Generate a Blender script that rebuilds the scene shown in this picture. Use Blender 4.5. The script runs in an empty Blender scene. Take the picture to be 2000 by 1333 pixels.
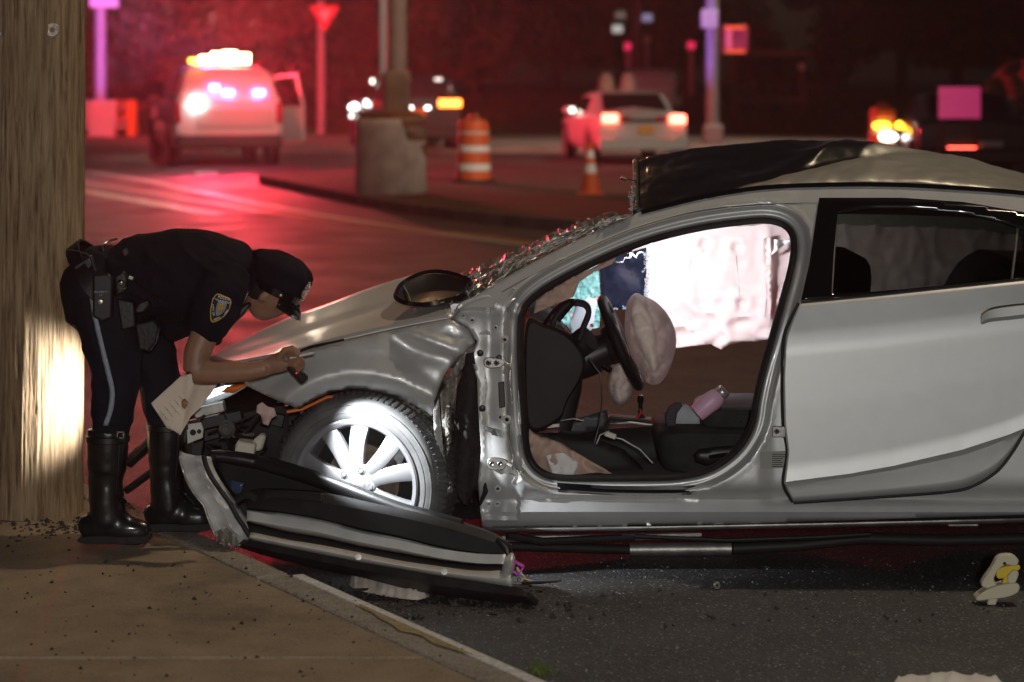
import bpy, bmesh, math, random
import numpy as np
from mathutils import Vector as V, Matrix, noise as mnoise
from mathutils.geometry import delaunay_2d_cdt
from mathutils.bvhtree import BVHTree
R = math.radians
random.seed(7)
SC = bpy.context.scene
COL = SC.collection
# ---------------------------------------------------------------- camera
# level camera at eye height, view shifted down: a pixel (px,py) of the 2000 px photograph at depth d is
# X=(px-1000)d/F, Z=CH-(py-HZ)d/F
F, HZ, CH = 4722.0, 146.0, 1.75
cam = bpy.data.cameras.new('camera'); cam_o = bpy.data.objects.new('camera', cam); COL.objects.link(cam_o)
cam_o.location = (0, 0, CH); cam_o.rotation_euler = (R(90), 0, 0)
cam.sensor_width = 36; cam.lens = 36 * F / 2000; cam.shift_y = -(666.5 - HZ) / 2000
cam.clip_start = .1; cam.clip_end = 600
cam.dof.use_dof = True; cam.dof.focus_distance = 8.4; cam.dof.aperture_fstop = 2.8; cam.dof.aperture_blades = 0
SC.camera = cam_o
# ---------------------------------------------------------------- world (night sky) and lights
w = bpy.data.worlds.new('World'); SC.world = w; w.use_nodes = True
nt = w.node_tree; bg = nt.nodes['Background']
sky = nt.nodes.new('ShaderNodeTexSky'); sky.sky_type = 'NISHITA'; sky.sun_disc = False
sky.sun_elevation = R(12); sky.sun_rotation = R(150); sky.air_density = 1.0; sky.dust_density = 1.5
nt.links.new(sky.outputs[0], bg.inputs[0]); bg.inputs[1].default_value = .0028
sl = bpy.data.lights.new('moon', 'SUN'); sl.energy = .02; sl.angle = R(.5); sl.color = (.8, .88, 1)
so = bpy.data.objects.new('moon', sl); COL.objects.link(so); so.rotation_euler = (R(70), 0, R(150))
SC.view_settings.view_transform = 'Standard'; SC.view_settings.look = 'None'
SC.view_settings.exposure = 0; SC.view_settings.gamma = 1; SC.view_settings.use_curve_mapping = False
cy = SC.cycles
cy.use_denoising = True
try: cy.denoiser = 'OPENIMAGEDENOISE'
except Exception: pass
cy.max_bounces = 6; cy.diffuse_bounces = 3; cy.glossy_bounces = 3; cy.transmission_bounces = 6; cy.volume_bounces = 0
cy.transparent_max_bounces = 8; cy.caustics_reflective = False; cy.caustics_refractive = False
cy.sample_clamp_indirect = 4; cy.sample_clamp_direct = 30; cy.use_light_tree = True

def P(px, py, d): return V(((px - 1000) * d / F, d, CH - (py - HZ) * d / F))
def gd(py, z=0.): return F * (CH - z) / (py - HZ)
def G(px, py, z=0.): return P(px, py, gd(py, z))

def look(o, target): o.rotation_euler = (V(target) - o.location).to_track_quat('-Z', 'Y').to_euler()
def light(name, kind, loc, power, col, size=.1, target=None, spot=60, blend=.5):
    l = bpy.data.lights.new(name, kind); l.energy = power; l.color = col
    if kind in ('POINT', 'SPOT'): l.shadow_soft_size = size
    if kind == 'AREA': l.size = size
    if kind == 'SPOT': l.spot_size = R(spot); l.spot_blend = blend
    o = bpy.data.objects.new(name, l); COL.objects.link(o); o.location = loc
    if target is not None: look(o, target)
    return o
# assumed street lamps and work light (their posts are built further down), torch, headlight, assumed dome light, emergency lights
ASSUMED_LAMP_NEAR = V((3.6, 10.3, 7.8)); ASSUMED_WORK = V((.2, -2.6, 2.4)); LAMP_MEDIAN = V((-1.2, 30.8, 9.3)); LAMP_FAR = V((-10.6, 70., 9.3)); LAMP_RIGHT = V((6.6, 55., 9.2))
RED_W, RED_F, BLUE_W = 5200, 14000, 120
light('assumed_street_lamp_light', 'SPOT', ASSUMED_LAMP_NEAR, 780, (1, .80, .56), .16, (1.6, 9.6, 0), 150, .5)
light('assumed_work_beam', 'SPOT', ASSUMED_WORK, 1250, (1, .98, .95), .14, (.6, 8.5, .6), 70, .6)  # assumed light, placed low in front to brighten the car side
light('assumed_street_lamp_light', 'SPOT', LAMP_MEDIAN, 750, (1, .55, .26), .18, (-1.0, 24., 0), 130, .7)
ASSUMED_LAMP_SIDE = V((8., 21., 9.))
light('assumed_street_lamp_light', 'SPOT', ASSUMED_LAMP_SIDE, 8500, (1, .82, .62), .18, (-2.6, 46., 0), 42, .8)
light('assumed_street_lamp_light', 'SPOT', LAMP_FAR, 2200, (1, .80, .60), .18, (-8.5, 58., 0), 100, .6)
light('assumed_street_lamp_light', 'SPOT', LAMP_RIGHT, 1500, (1, .80, .60), .18, (3., 55., 0), 100, .6)
TORCH_A, TORCH_B = P(572, 721, 8.24), P(600, 748, 8.27)
light('torch_light', 'SPOT', P(604, 752, 8.275), 78, (.90, .95, 1), .012, P(735, 890, 8.40), 70, .65)
light('headlight_beam', 'SPOT', P(350, 772, 8.76), 150, (.97, .98, .95), .03, P(152, 772, 8.84), 62, 1.)
light('assumed_dome_light', 'SPOT', P(1262, 486, 9.0), 95, (.93, .93, 1), .05, P(1350, 600, 9.75), 140, 1.)

# ---------------------------------------------------------------- materials
def _sock(b, *names):
    for n in names:
        if n in b.inputs: return b.inputs[n]
def mat(name, col, rough=.5, metal=0., var=0., vscale=8., bump=0., bscale=40., coat=0., emit=None, estr=0., trans=0., ior=1.45,
        stretch=(1, 1, 1), spec=.5, rvar=0., sub=0., col2=None, sheen=0.):
    m = bpy.data.materials.new(name); m.use_nodes = True
    n = m.node_tree.nodes; L = m.node_tree.links; b = n['Principled BSDF']
    c4 = (*col, 1)
    b.inputs['Base Color'].default_value = c4; b.inputs['Roughness'].default_value = rough; b.inputs['Metallic'].default_value = metal
    _sock(b, 'Specular IOR Level', 'Specular').default_value = spec; b.inputs['IOR'].default_value = ior
    if coat: _sock(b, 'Coat Weight').default_value = coat; _sock(b, 'Coat Roughness').default_value = .08
    if trans: _sock(b, 'Transmission Weight').default_value = trans
    if sheen: _sock(b, 'Sheen Weight').default_value = sheen
    if emit: _sock(b, 'Emission Color').default_value = (*emit, 1); b.inputs['Emission Strength'].default_value = estr
    tc = n.new('ShaderNodeTexCoord'); mp = n.new('ShaderNodeMapping'); mp.inputs['Scale'].default_value = stretch
    L.new(tc.outputs['Object'], mp.inputs[0])
    if var or rvar:
        nz = n.new('ShaderNodeTexNoise'); nz.inputs['Scale'].default_value = vscale; nz.inputs['Detail'].default_value = 6
        L.new(mp.outputs[0], nz.inputs['Vector'])
        if var:
            mx = n.new('ShaderNodeMix'); mx.data_type = 'RGBA'
            rp = n.new('ShaderNodeValToRGB'); rp.color_ramp.elements[0].position = .32; rp.color_ramp.elements[1].position = .68
            L.new(nz.outputs[0], rp.inputs[0]); L.new(rp.outputs[0], mx.inputs[0])
            a = [max(0, x * (1 - var)) for x in col]; c = col2 if col2 else [min(1, x * (1 + var)) for x in col]
            mx.inputs[6].default_value = (*a, 1); mx.inputs[7].default_value = (*c, 1)
            L.new(mx.outputs[2], b.inputs['Base Color'])
        if rvar:
            mr = n.new('ShaderNodeMapRange'); mr.inputs[3].default_value = max(.02, rough - rvar); mr.inputs[4].default_value = min(1, rough + rvar)
            mr.inputs[1].default_value = .3; mr.inputs[2].default_value = .7
            L.new(nz.outputs[0], mr.inputs[0]); L.new(mr.outputs[0], b.inputs['Roughness'])
    if bump:
        nb = n.new('ShaderNodeTexNoise'); nb.inputs['Scale'].default_value = bscale; nb.inputs['Detail'].default_value = 5
        L.new(mp.outputs[0], nb.inputs['Vector'])
        bp = n.new('ShaderNodeBump'); bp.inputs['Strength'].default_value = bump; bp.inputs['Distance'].default_value = .02
        L.new(nb.outputs[0], bp.inputs['Height']); L.new(bp.outputs[0], b.inputs['Normal'])
    return m
def emitter(name, col, s):
    m = mat(name, (.02, .02, .02), .3, emit=col, estr=s); return m

# ---------------------------------------------------------------- objects
WL = {}
def tag(o, label=None, cat=None, group=None, kind=None):
    if label: o['label'] = label
    if cat: o['category'] = cat
    if group: o['group'] = group
    if kind: o['kind'] = kind
    return o
def thing(name, loc, label, cat, group=None, rz=0.):
    o = bpy.data.objects.new(name, None); COL.objects.link(o); o.location = loc; o.rotation_euler = (0, 0, rz)
    o.empty_display_size = .1; WL[o] = V(loc)
    return tag(o, label, cat, group)
def mk(name, verts, faces, m, parent=None, smooth=True, local=False, solid=0., bevel=0., bseg=2, angle=40, sub=0, solid_off=0.):
    me = bpy.data.meshes.new(name)
    off = V((0, 0, 0)) if (local or parent is None) else WL.get(parent, V((0, 0, 0)))
    me.from_pydata([tuple(V(v) - off) for v in verts], [], [tuple(f) for f in faces])
    me.validate(); bm = bmesh.new(); bm.from_mesh(me)
    bmesh.ops.recalc_face_normals(bm, faces=bm.faces); bm.to_mesh(me); bm.free()
    if smooth:
        me.polygons.foreach_set('use_smooth', [True] * len(me.polygons))
        try: me.set_sharp_from_angle(angle=R(angle))
        except Exception: pass
    me.materials.append(m)
    o = bpy.data.objects.new(name, me); COL.objects.link(o)
    if parent is not None: o.parent = parent
    WL[o] = V(off) if not local else V((0, 0, 0))
    if solid: s = o.modifiers.new('solid', 'SOLIDIFY'); s.thickness = solid; s.offset = solid_off
    if bevel: b = o.modifiers.new('bevel', 'BEVEL'); b.width = bevel; b.segments = bseg; b.limit_method = 'ANGLE'; b.angle_limit = R(35)
    if sub: s = o.modifiers.new('sub', 'SUBSURF'); s.levels = sub; s.render_levels = sub
    return o
def frame_of(t, up=V((0, 0, 1))):
    t = t.normalized()
    if abs(t.dot(up)) > .95: up = V((0, 1, 0))
    a = t.cross(up).normalized(); b = a.cross(t).normalized()
    return a, b
class MB:
    def __init__(s): s.v = []; s.f = []
    def add(s, vs, fs):
        k = len(s.v); s.v += [V(x) for x in vs]; s.f += [tuple(i + k for i in f) for f in fs]; return s
    def tube(s, pts, rad, seg=10, cap=True, flat=1., up=V((0, 1, 0))):
        # flat: ratio of the radius along 'up' to the other radius
        pts = [V(p) for p in pts]; n = len(pts)
        if not hasattr(rad, '__len__'): rad = [rad] * n
        if not hasattr(flat, '__len__'): flat = [flat] * n
        vs = []; fs = []
        for i, p in enumerate(pts):
            t = (pts[min(i + 1, n - 1)] - pts[max(i - 1, 0)])
            u = up - t.normalized() * up.dot(t.normalized())
            if u.length < 1e-3: u = frame_of(t)[1]
            u.normalize(); a = t.normalized().cross(u).normalized()
            for k in range(seg):
                q = 2 * math.pi * k / seg
                vs.append(p + a * (rad[i] * math.cos(q)) + u * (rad[i] * flat[i] * math.sin(q)))
        for i in range(n - 1):
            for k in range(seg):
                k2 = (k + 1) % seg
                fs.append((i * seg + k, i * seg + k2, (i + 1) * seg + k2, (i + 1) * seg + k))
        if cap:
            fs.append(tuple(range(seg))[::-1]); fs.append(tuple((n - 1) * seg + k for k in range(seg)))
        return s.add(vs, fs)
    def box(s, c, size, rot=None):
        c = V(c); h = V(size) / 2; rot = rot or Matrix.Identity(3)
        vs = [c + rot @ V((h.x * i, h.y * j, h.z * k)) for i in (-1, 1) for j in (-1, 1) for k in (-1, 1)]
        return s.add(vs, [(0, 1, 3, 2), (4, 6, 7, 5), (0, 4, 5, 1), (2, 3, 7, 6), (0, 2, 6, 4), (1, 5, 7, 3)])
    def lathe(s, prof, c, axis=V((0, 0, 1)), seg=24, close=False):
        c = V(c); axis = V(axis).normalized(); a, b = frame_of(axis); vs = []; fs = []; n = len(prof)
        for r, h in prof:
            for k in range(seg):
                q = 2 * math.pi * k / seg
                vs.append(c + axis * h + (a * math.cos(q) + b * math.sin(q)) * r)
        for i in range(n - 1 + (1 if close else 0)):
            for k in range(seg):
                k2 = (k + 1) % seg; i2 = (i + 1) % n
                fs.append((i * seg + k, i * seg + k2, i2 * seg + k2, i2 * seg + k))
        if not close:
            if prof[0][0] > 1e-5: fs.append(tuple(range(seg)))
            if prof[-1][0] > 1e-5: fs.append(tuple((n - 1) * seg + k for k in range(seg)))
        return s.add(vs, fs)
    def ball(s, c, rad, rot=None, nu=20, nv=12, fn=None):
        c = V(c); rad = V(rad) if hasattr(rad, '__len__') else V((rad,) * 3); rot = rot or Matrix.Identity(3); vs = []; fs = []
        for j in range(1, nv):
            t = math.pi * j / nv
            for i in range(nu):
                p = 2 * math.pi * i / nu
                d = V((math.sin(t) * math.cos(p), math.sin(t) * math.sin(p), math.cos(t)))
                k = fn(d) if fn else 1.
                vs.append(c + rot @ V((d.x * rad.x * k, d.y * rad.y * k, d.z * rad.z * k)))
        top = len(vs); vs.append(c + rot @ V((0, 0, rad.z * (fn(V((0, 0, 1))) if fn else 1.))))
        bot = len(vs); vs.append(c + rot @ V((0, 0, -rad.z * (fn(V((0, 0, -1))) if fn else 1.))))
        for j in range(nv - 2):
            for i in range(nu):
                i2 = (i + 1) % nu; fs.append((j * nu + i, (j + 1) * nu + i, (j + 1) * nu + i2, j * nu + i2))
        for i in range(nu):
            i2 = (i + 1) % nu; fs.append((top, i, i2)); fs.append((bot, (nv - 2) * nu + i2, (nv - 2) * nu + i))
        return s.add(vs, fs)
    def loft(s, curves, closed=False):
        n = len(curves[0]); vs = [V(p) for c in curves for p in c]; fs = []
        for i in range(len(curves) - 1):
            for k in range(n if closed else n - 1):
                k2 = (k + 1) % n; fs.append((i * n + k, i * n + k2, (i + 1) * n + k2, (i + 1) * n + k))
        return s.add(vs, fs)
    def prism(s, pts, vec):
        n = len(pts); pts = [V(p) for p in pts]; vec = V(vec)
        return s.add(pts + [p + vec for p in pts], [tuple(range(n))[::-1], tuple(range(n, 2 * n))] + [(k, (k + 1) % n, n + (k + 1) % n, n + k) for k in range(n)])
    def quad(s, *pts): return s.add(pts, [tuple(range(len(pts)))])
    def build(s, name, m, parent=None, **k): return mk(name, s.v, s.f, m, parent, **k)

def cr(pts, n=8, closed=False):
    """Catmull-Rom through 2-D or 3-D points"""
    pts = [np.array(p, float) for p in pts]; N = len(pts); out = []
    for i in range(N if closed else N - 1):
        p0 = pts[(i - 1) % N] if closed or i > 0 else pts[i] * 2 - pts[i + 1]
        p1 = pts[i]; p2 = pts[(i + 1) % N]
        p3 = pts[(i + 2) % N] if closed or i + 2 < N else p2 * 2 - p1
        for k in range(n):
            t = k / n
            out.append(.5 * ((2 * p1) + (-p0 + p2) * t + (2 * p0 - 5 * p1 + 4 * p2 - p3) * t * t + (-p0 + 3 * p1 - 3 * p2 + p3) * t ** 3))
    if not closed: out.append(pts[-1])
    return out
def resample(pts, n):
    pts = np.array(pts, float); s = np.r_[0, np.cumsum(np.linalg.norm(np.diff(pts, axis=0), axis=1))]
    t = np.linspace(0, s[-1], n); return np.stack([np.interp(t, s, pts[:, k]) for k in range(pts.shape[1])], 1)
def inside(q, poly):
    x, y = q[:, 0], q[:, 1]; r = np.zeros(len(q), bool); n = len(poly)
    for i in range(n):
        x1, y1 = poly[i]; x2, y2 = poly[(i + 1) % n]
        if y1 == y2: continue
        c = ((y1 > y) != (y2 > y)) & (x < (x2 - x1) * (y - y1) / (y2 - y1) + x1); r ^= c
    return r
def pdist(q, poly, closed=True):
    d = np.full(len(q), 1e9); n = len(poly)
    for i in range(n if closed else n - 1):
        a = np.array(poly[i]); b = np.array(poly[(i + 1) % n]); ab = b - a; L2 = max(1e-9, ab @ ab)
        t = np.clip(((q - a) @ ab) / L2, 0, 1); d = np.minimum(d, np.linalg.norm(q - (a + t[:, None] * ab), axis=1))
    return d
def offset_poly(poly, o):
    p = np.array(poly, float); a = np.roll(p, 1, 0); b = np.roll(p, -1, 0); t = b - a; t /= np.linalg.norm(t, axis=1)[:, None] + 1e-9
    n = np.stack([t[:, 1], -t[:, 0]], 1); area = .5 * np.sum(p[:, 0] * np.roll(p[:, 1], -1) - np.roll(p[:, 0], -1) * p[:, 1])
    return p + n * (o if area > 0 else -o)
def panel_mesh(outline, holes=(), step=10., rings=()):
    """triangulated patch inside a pixel outline; returns (points Nx2, tris)"""
    def dens(poly, closed=True):
        out = []; n = len(poly)
        for i in range(n if closed else n - 1):
            a = np.array(poly[i], float); b = np.array(poly[(i + 1) % n], float); k = max(1, int(np.linalg.norm(b - a) / step))
            out += [a + (b - a) * j / k for j in range(k)]
        return np.array(out)
    loops = [dens(outline)] + [dens(h) for h in holes]
    pts = []; edges = []
    for lp in loops:
        k = len(pts); n = len(lp); pts += list(lp); edges += [(k + i, k + (i + 1) % n) for i in range(n)]
    allp = np.array(outline, float); lo = allp.min(0); hi = allp.max(0)
    extra = []
    for rg in rings: extra += list(dens(rg, math.dist(tuple(rg[0]), tuple(rg[-1])) < 60))
    ext = np.array(extra) if extra else np.zeros((0, 2))
    gx, gy = np.meshgrid(np.arange(lo[0], hi[0], step), np.arange(lo[1], hi[1], step)); gx = gx + (np.arange(gx.shape[0]) % 2)[:, None] * step / 2
    q = np.stack([gx.ravel(), gy.ravel()], 1)
    def ok(q, m):
        if not len(q): return q
        k = inside(q, outline) & (pdist(q, outline) > m)
        for h in holes: k &= ~inside(q, h) & (pdist(q, h) > m)
        return q[k]
    q = ok(q, step * .45); ext = ok(ext, step * .2)
    if len(ext) and len(q):
        D = np.min(np.linalg.norm(q[:, None] - ext[None], axis=2), axis=1) if len(q) * len(ext) < 4e7 else np.full(len(q), 1e9)
        q = q[D > step * .45]
    pts = [V((float(a), float(b))) for a, b in pts] + [V((float(a), float(b))) for a, b in ext] + [V((float(a), float(b))) for a, b in q]
    r = delaunay_2d_cdt(pts, edges, [], 0, 1e-4)
    vv = np.array([(a.x, a.y) for a in r[0]]); tri = [t for t in r[2]]
    cen = np.array([vv[list(t)].mean(0) for t in tri]); k = inside(cen, outline)
    for h in holes: k &= ~inside(cen, h)
    return vv, [t for t, g in zip(tri, k) if g]
def panel(name, outline, dfn, m, parent, holes=(), step=10., rings=(), curl=0., curlw=7., solid=.004, **k):
    vv, tri = panel_mesh(outline, holes, step, rings)
    d = np.array([dfn(a, b) for a, b in vv])
    if curl:
        e = pdist(vv, outline)
        for h in holes: e = np.minimum(e, pdist(vv, h))
        d = d + curl * np.clip(1 - e / curlw, 0, 1) ** 2
    vs = [P(a, b, c) for (a, b), c in zip(vv, d)]
    return mk(name, vs, tri, m, parent, solid=solid, solid_off=0, angle=k.pop('angle', 60), **k)
def nz(x, y, z=0.): return mnoise.noise(V((x, y, z)))
def apply_mods(o):
    dg = bpy.context.evaluated_depsgraph_get(); dg.update()
    me = bpy.data.meshes.new_from_object(o.evaluated_get(dg)); o.modifiers.clear(); old = o.data; o.data = me; bpy.data.meshes.remove(old)
    return o
def blob(name, mb, m, parent, voxel=.008, smooth=6, disp=None, local=False):
    """one continuous skin over overlapping closed shapes"""
    o = mb.build(name, m, parent, local=local)
    r = o.modifiers.new('r', 'REMESH'); r.mode = 'VOXEL'; r.voxel_size = voxel; r.use_smooth_shade = True
    s = o.modifiers.new('s', 'SMOOTH'); s.iterations = smooth; s.factor = .5
    apply_mods(o)
    me = o.data
    if disp:
        off = WL[o]
        nn = [v.normal.copy() for v in me.vertices]
        for v, n in zip(me.vertices, nn): v.co += n * disp(v.co + off, n)
    me.polygons.foreach_set('use_smooth', [True] * len(me.polygons))
    if not me.materials: me.materials.append(m)
    return o
def bvh_of(o):
    off = WL[o]; return BVHTree.FromPolygons([v.co + off for v in o.data.vertices], [tuple(p.vertices) for p in o.data.polygons])
CAMP = V((0, 0, CH))
def on(bvh, px, py, lift=.004, d=8.3):
    t = P(px, py, d) - CAMP; hit = bvh.ray_cast(CAMP, t.normalized())
    return (hit[0] - t.normalized() * lift) if hit[0] is not None else P(px, py, d)
# ---------------------------------------------------------------- shared materials
M = {}
M['paint'] = mat('silver_paint', (.60, .60, .59), .46, .52, var=.03, vscale=16, coat=.22, rvar=.015, bump=.015, bscale=700)
M['inner_paint'] = mat('silver_inner_paint', (.66, .65, .63), .42, .25, var=.08, vscale=14, bump=.05, bscale=60)
M['bare'] = mat('torn_metal', (.42, .40, .36), .42, .55, var=.25, vscale=25, bump=.25, bscale=40)
M['black'] = mat('black_plastic', (.012, .012, .012), .42, var=.2, vscale=30, bump=.03, bscale=200)
M['gloss_black'] = mat('gloss_black', (.006, .006, .007), .12, coat=.6)
M['rubber'] = mat('rubber', (.016, .016, .016), .55, var=.25, vscale=20, bump=.05, bscale=120)
M['tyre'] = mat('tyre_rubber', (.11, .11, .108), .6, var=.3, vscale=12, bump=.06, bscale=160)
M['trim'] = mat('interior_trim', (.012, .012, .0125), .65, var=.25, vscale=14, bump=.08, bscale=500)
M['dark'] = mat('dark_underbody', (.010, .010, .010), .7, var=.4, vscale=20, bump=.2, bscale=40)
M['carpet'] = mat('grey_carpet', (.03, .029, .028), .95, var=.4, vscale=60, bump=.5, bscale=300)
M['steel'] = mat('dull_steel', (.32, .31, .29), .45, .8, var=.25, vscale=16, bump=.06, bscale=60)
M['chrome'] = mat('chrome', (.75, .75, .74), .12, 1.)
M['alloy'] = mat('alloy_rim', (.34, .34, .35), .38, .5, var=.06, vscale=12, coat=.3)
M['rust'] = mat('brake_iron', (.22, .17, .13), .55, .7, var=.4, vscale=30)
M['bag'] = mat('airbag_cloth', (.88, .76, .74), .85, var=.07, vscale=5, bump=.10, bscale=45, sheen=.2)
M['bagpeach'] = mat('peach_airbag_cloth', (.72, .52, .42), .85, var=.16, vscale=6, bump=.12, bscale=60)
M['bagwhite'] = mat('white_cloth', (.80, .77, .74), .85, var=.06, vscale=6, bump=.12, bscale=50)
M['liner'] = mat('headliner', (.34, .33, .27), .9, var=.12, vscale=30, bump=.1, bscale=300)
M['white'] = mat('white_plastic', (.62, .60, .54), .45, var=.08, vscale=10)
M['cream'] = mat('cream_plastic', (.60, .56, .44), .5, var=.1, vscale=10)
M['orange'] = mat('orange_reflector', (.75, .16, .02), .25, coat=.4)
M['concrete'] = mat('concrete', (.30, .285, .26), .85, var=.22, vscale=9, bump=.25, bscale=70)
M['greypaint'] = mat('grey_steel_paint', (.36, .36, .36), .5, .1, var=.1, vscale=5)
M['bark'] = mat('bark', (.06, .045, .03), .9, var=.4, vscale=8, bump=.5, bscale=20)
M['leaf'] = mat('foliage', (.04, .055, .018), .7, var=.5, vscale=1.2)
M['cloth_navy'] = mat('navy_cloth', (.006, .0065, .012), .88, var=.3, vscale=9, bump=.12, bscale=60, spec=.25)
M['cloth_navy2'] = mat('navy_trousers', (.008, .0088, .015), .85, var=.3, vscale=9, bump=.12, bscale=50, spec=.3)
M['leather'] = mat('black_leather', (.012, .012, .012), .30, var=.3, vscale=16, bump=.05, bscale=90, coat=.3)
M['leather_dull'] = mat('black_belt_leather', (.010, .010, .010), .42, bump=.06, bscale=90)
M['skin'] = mat('skin', (.30, .155, .095), .48, var=.12, vscale=14, bump=.05, bscale=150)
M['paper'] = mat('paper', (.88, .76, .62), .8, var=.06, vscale=10)
def windscreen_glass(name, tint, rough=.08, trans=.85):
    m = mat(name, tint, rough, trans=trans, ior=1.5, bump=.0); return m
def tinted(name, dark):
    """thin tinted pane: mostly straight-through transparency plus a glossy coat"""
    m = bpy.data.materials.new(name); m.use_nodes = True; n = m.node_tree.nodes; L = m.node_tree.links
    for x in list(n): n.remove(x)
    o = n.new('ShaderNodeOutputMaterial'); t = n.new('ShaderNodeBsdfTransparent'); g = n.new('ShaderNodeBsdfGlossy'); mx = n.new('ShaderNodeMixShader')
    fr = n.new('ShaderNodeFresnel'); fr.inputs[0].default_value = 1.5
    t.inputs[0].default_value = (*dark, 1); g.inputs['Roughness'].default_value = .03
    L.new(fr.outputs[0], mx.inputs[0]); L.new(t.outputs[0], mx.inputs[1]); L.new(g.outputs[0], mx.inputs[2]); L.new(mx.outputs[0], o.inputs[0]); return m
M['tint'] = tinted('tinted_window_glass', (.11, .115, .10))
M['tint_dark'] = tinted('dark_tinted_glass', (.02, .025, .04))

def translucent(m, col, f):
    """thin cloth or paper that also lets light through"""
    n = m.node_tree.nodes; L = m.node_tree.links; b = n['Principled BSDF']; o = [x for x in n if x.type == 'OUTPUT_MATERIAL'][0]
    t = n.new('ShaderNodeBsdfTranslucent'); t.inputs[0].default_value = (*col, 1); mx = n.new('ShaderNodeMixShader'); mx.inputs[0].default_value = f
    L.new(b.outputs[0], mx.inputs[1]); L.new(t.outputs[0], mx.inputs[2]); L.new(mx.outputs[0], o.inputs[0])
translucent(M['bag'], (.92, .70, .68), .42); translucent(M['bagpeach'], (.8, .55, .45), .3); translucent(M['paper'], (.85, .68, .52), .2)
# ---------------------------------------------------------------- ground materials
def ground_mat(name, c1, c2, rough, grit, gscale, bstr, bdist=.004, speck=None, patch=1.2, rlow=None, stain=0.):
    m = bpy.data.materials.new(name); m.use_nodes = True; n = m.node_tree.nodes; L = m.node_tree.links; b = n['Principled BSDF']
    tc = n.new('ShaderNodeTexCoord')
    def noise(s, d=5, rough=.55):
        t = n.new('ShaderNodeTexNoise'); t.inputs['Scale'].default_value = s; t.inputs['Detail'].default_value = d; t.inputs['Roughness'].default_value = rough
        L.new(tc.outputs['Object'], t.inputs['Vector']); return t
    def mix(f, a, c, blend='MIX'):
        x = n.new('ShaderNodeMix'); x.data_type = 'RGBA'; x.blend_type = blend
        for sock, val in ((0, f), (6, a), (7, c)):
            if isinstance(val, (int, float)): x.inputs[sock].default_value = val
            elif isinstance(val, tuple): x.inputs[sock].default_value = (*val, 1)
            else: L.new(val, x.inputs[sock])
        return x.outputs[2]
    def ramp(src, p0, p1):
        r = n.new('ShaderNodeValToRGB'); r.color_ramp.elements[0].position = p0; r.color_ramp.elements[1].position = p1; L.new(src, r.inputs[0]); return r.outputs[0]
    big = ramp(noise(patch, 4).outputs[0], .35, .65)
    mid = ramp(noise(patch * 9, 5).outputs[0], .3, .7)
    col = mix(big, c1, c2)
    col = mix(.35, col, mix(mid, tuple(x * .6 for x in c1), tuple(x * 1.35 for x in c2)))
    vo = n.new('ShaderNodeTexVoronoi'); vo.inputs['Scale'].default_value = gscale; L.new(tc.outputs['Object'], vo.inputs['Vector'])
    cellv = n.new('ShaderNodeSeparateColor'); L.new(vo.outputs['Color'], cellv.inputs[0])
    g = ramp(cellv.outputs[0], .1, .95)
    col = mix(grit, col, mix(g, tuple(x * .45 for x in c1), tuple(min(1, x * 1.9) for x in c2)))
    if stain:
        st = ramp(noise(1.7, 7, .62).outputs[0], .53, .66); sm = n.new('ShaderNodeMath'); sm.operation = 'MULTIPLY'; L.new(st, sm.inputs[0]); sm.inputs[1].default_value = stain
        col = mix(sm.outputs[0], col, tuple(x * .38 for x in c1))
    if speck:
        v2 = n.new('ShaderNodeTexVoronoi'); v2.inputs['Scale'].default_value = gscale * 1.1; L.new(tc.outputs['Object'], v2.inputs['Vector'])
        s2 = n.new('ShaderNodeSeparateColor'); L.new(v2.outputs['Color'], s2.inputs[0]); f = ramp(s2.outputs[1], .955, .97); col = mix(f, col, speck)
    L.new(col, b.inputs['Base Color'])
    mr = n.new('ShaderNodeMapRange'); mr.inputs[1].default_value = .3; mr.inputs[2].default_value = .7
    mr.inputs[3].default_value = rlow if rlow else rough - .12; mr.inputs[4].default_value = rough + .1; L.new(noise(patch * 2.3, 5).outputs[0], mr.inputs[0]); L.new(mr.outputs[0], b.inputs['Roughness'])
    bp = n.new('ShaderNodeBump'); bp.inputs['Strength'].default_value = bstr; bp.inputs['Distance'].default_value = bdist
    ad = n.new('ShaderNodeMath'); ad.operation = 'ADD'; L.new(vo.outputs['Distance'], ad.inputs[0]); L.new(noise(gscale * .35, 6).outputs[0], ad.inputs[1])
    L.new(ad.outputs[0], bp.inputs['Height']); L.new(bp.outputs[0], b.inputs['Normal'])
    return m
M['asphalt'] = ground_mat('asphalt', (.024, .0235, .0245), (.044, .0425, .043), .62, .6, 150, .75, .006, (.26, .255, .25), .5, .46, .5)
M['walk'] = ground_mat('sidewalk_concrete', (.215, .155, .100), (.325, .240, .160), .86, .18, 230, .35, .003, (.31, .25, .17), .8, None, .55)
M['kerbmat'] = ground_mat('kerb_stone', (.20, .17, .14), (.31, .27, .22), .8, .3, 160, .5, .004, None, 3.)
M['kerb_edge'] = ground_mat('kerb_edge_pale', (.55, .53, .50), (.75, .73, .70), .7, .25, 120, .4, .004, None, 5.)
M['yellow_paint'] = ground_mat('worn_yellow_paint', (.27, .20, .09), (.33, .25, .12), .75, .35, 120, .4, .004, None, 6.)
M['dirt'] = ground_mat('median_dirt', (.050, .034, .022), (.10, .070, .045), .9, .4, 60, .8, .02, None, .6)
M['apron'] = ground_mat('far_concrete', (.30, .26, .22), (.40, .35, .30), .8, .15, 40, .3, .01, None, .3)
M['grassm'] = ground_mat('grass', (.045, .058, .016), (.085, .10, .030), .9, .5, 18, .9, .05, None, .4)
M['white_line'] = ground_mat('white_road_paint', (.40, .38, .36), (.55, .53, .50), .55, .4, 60, .4, .004, None, 2., .3)
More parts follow.
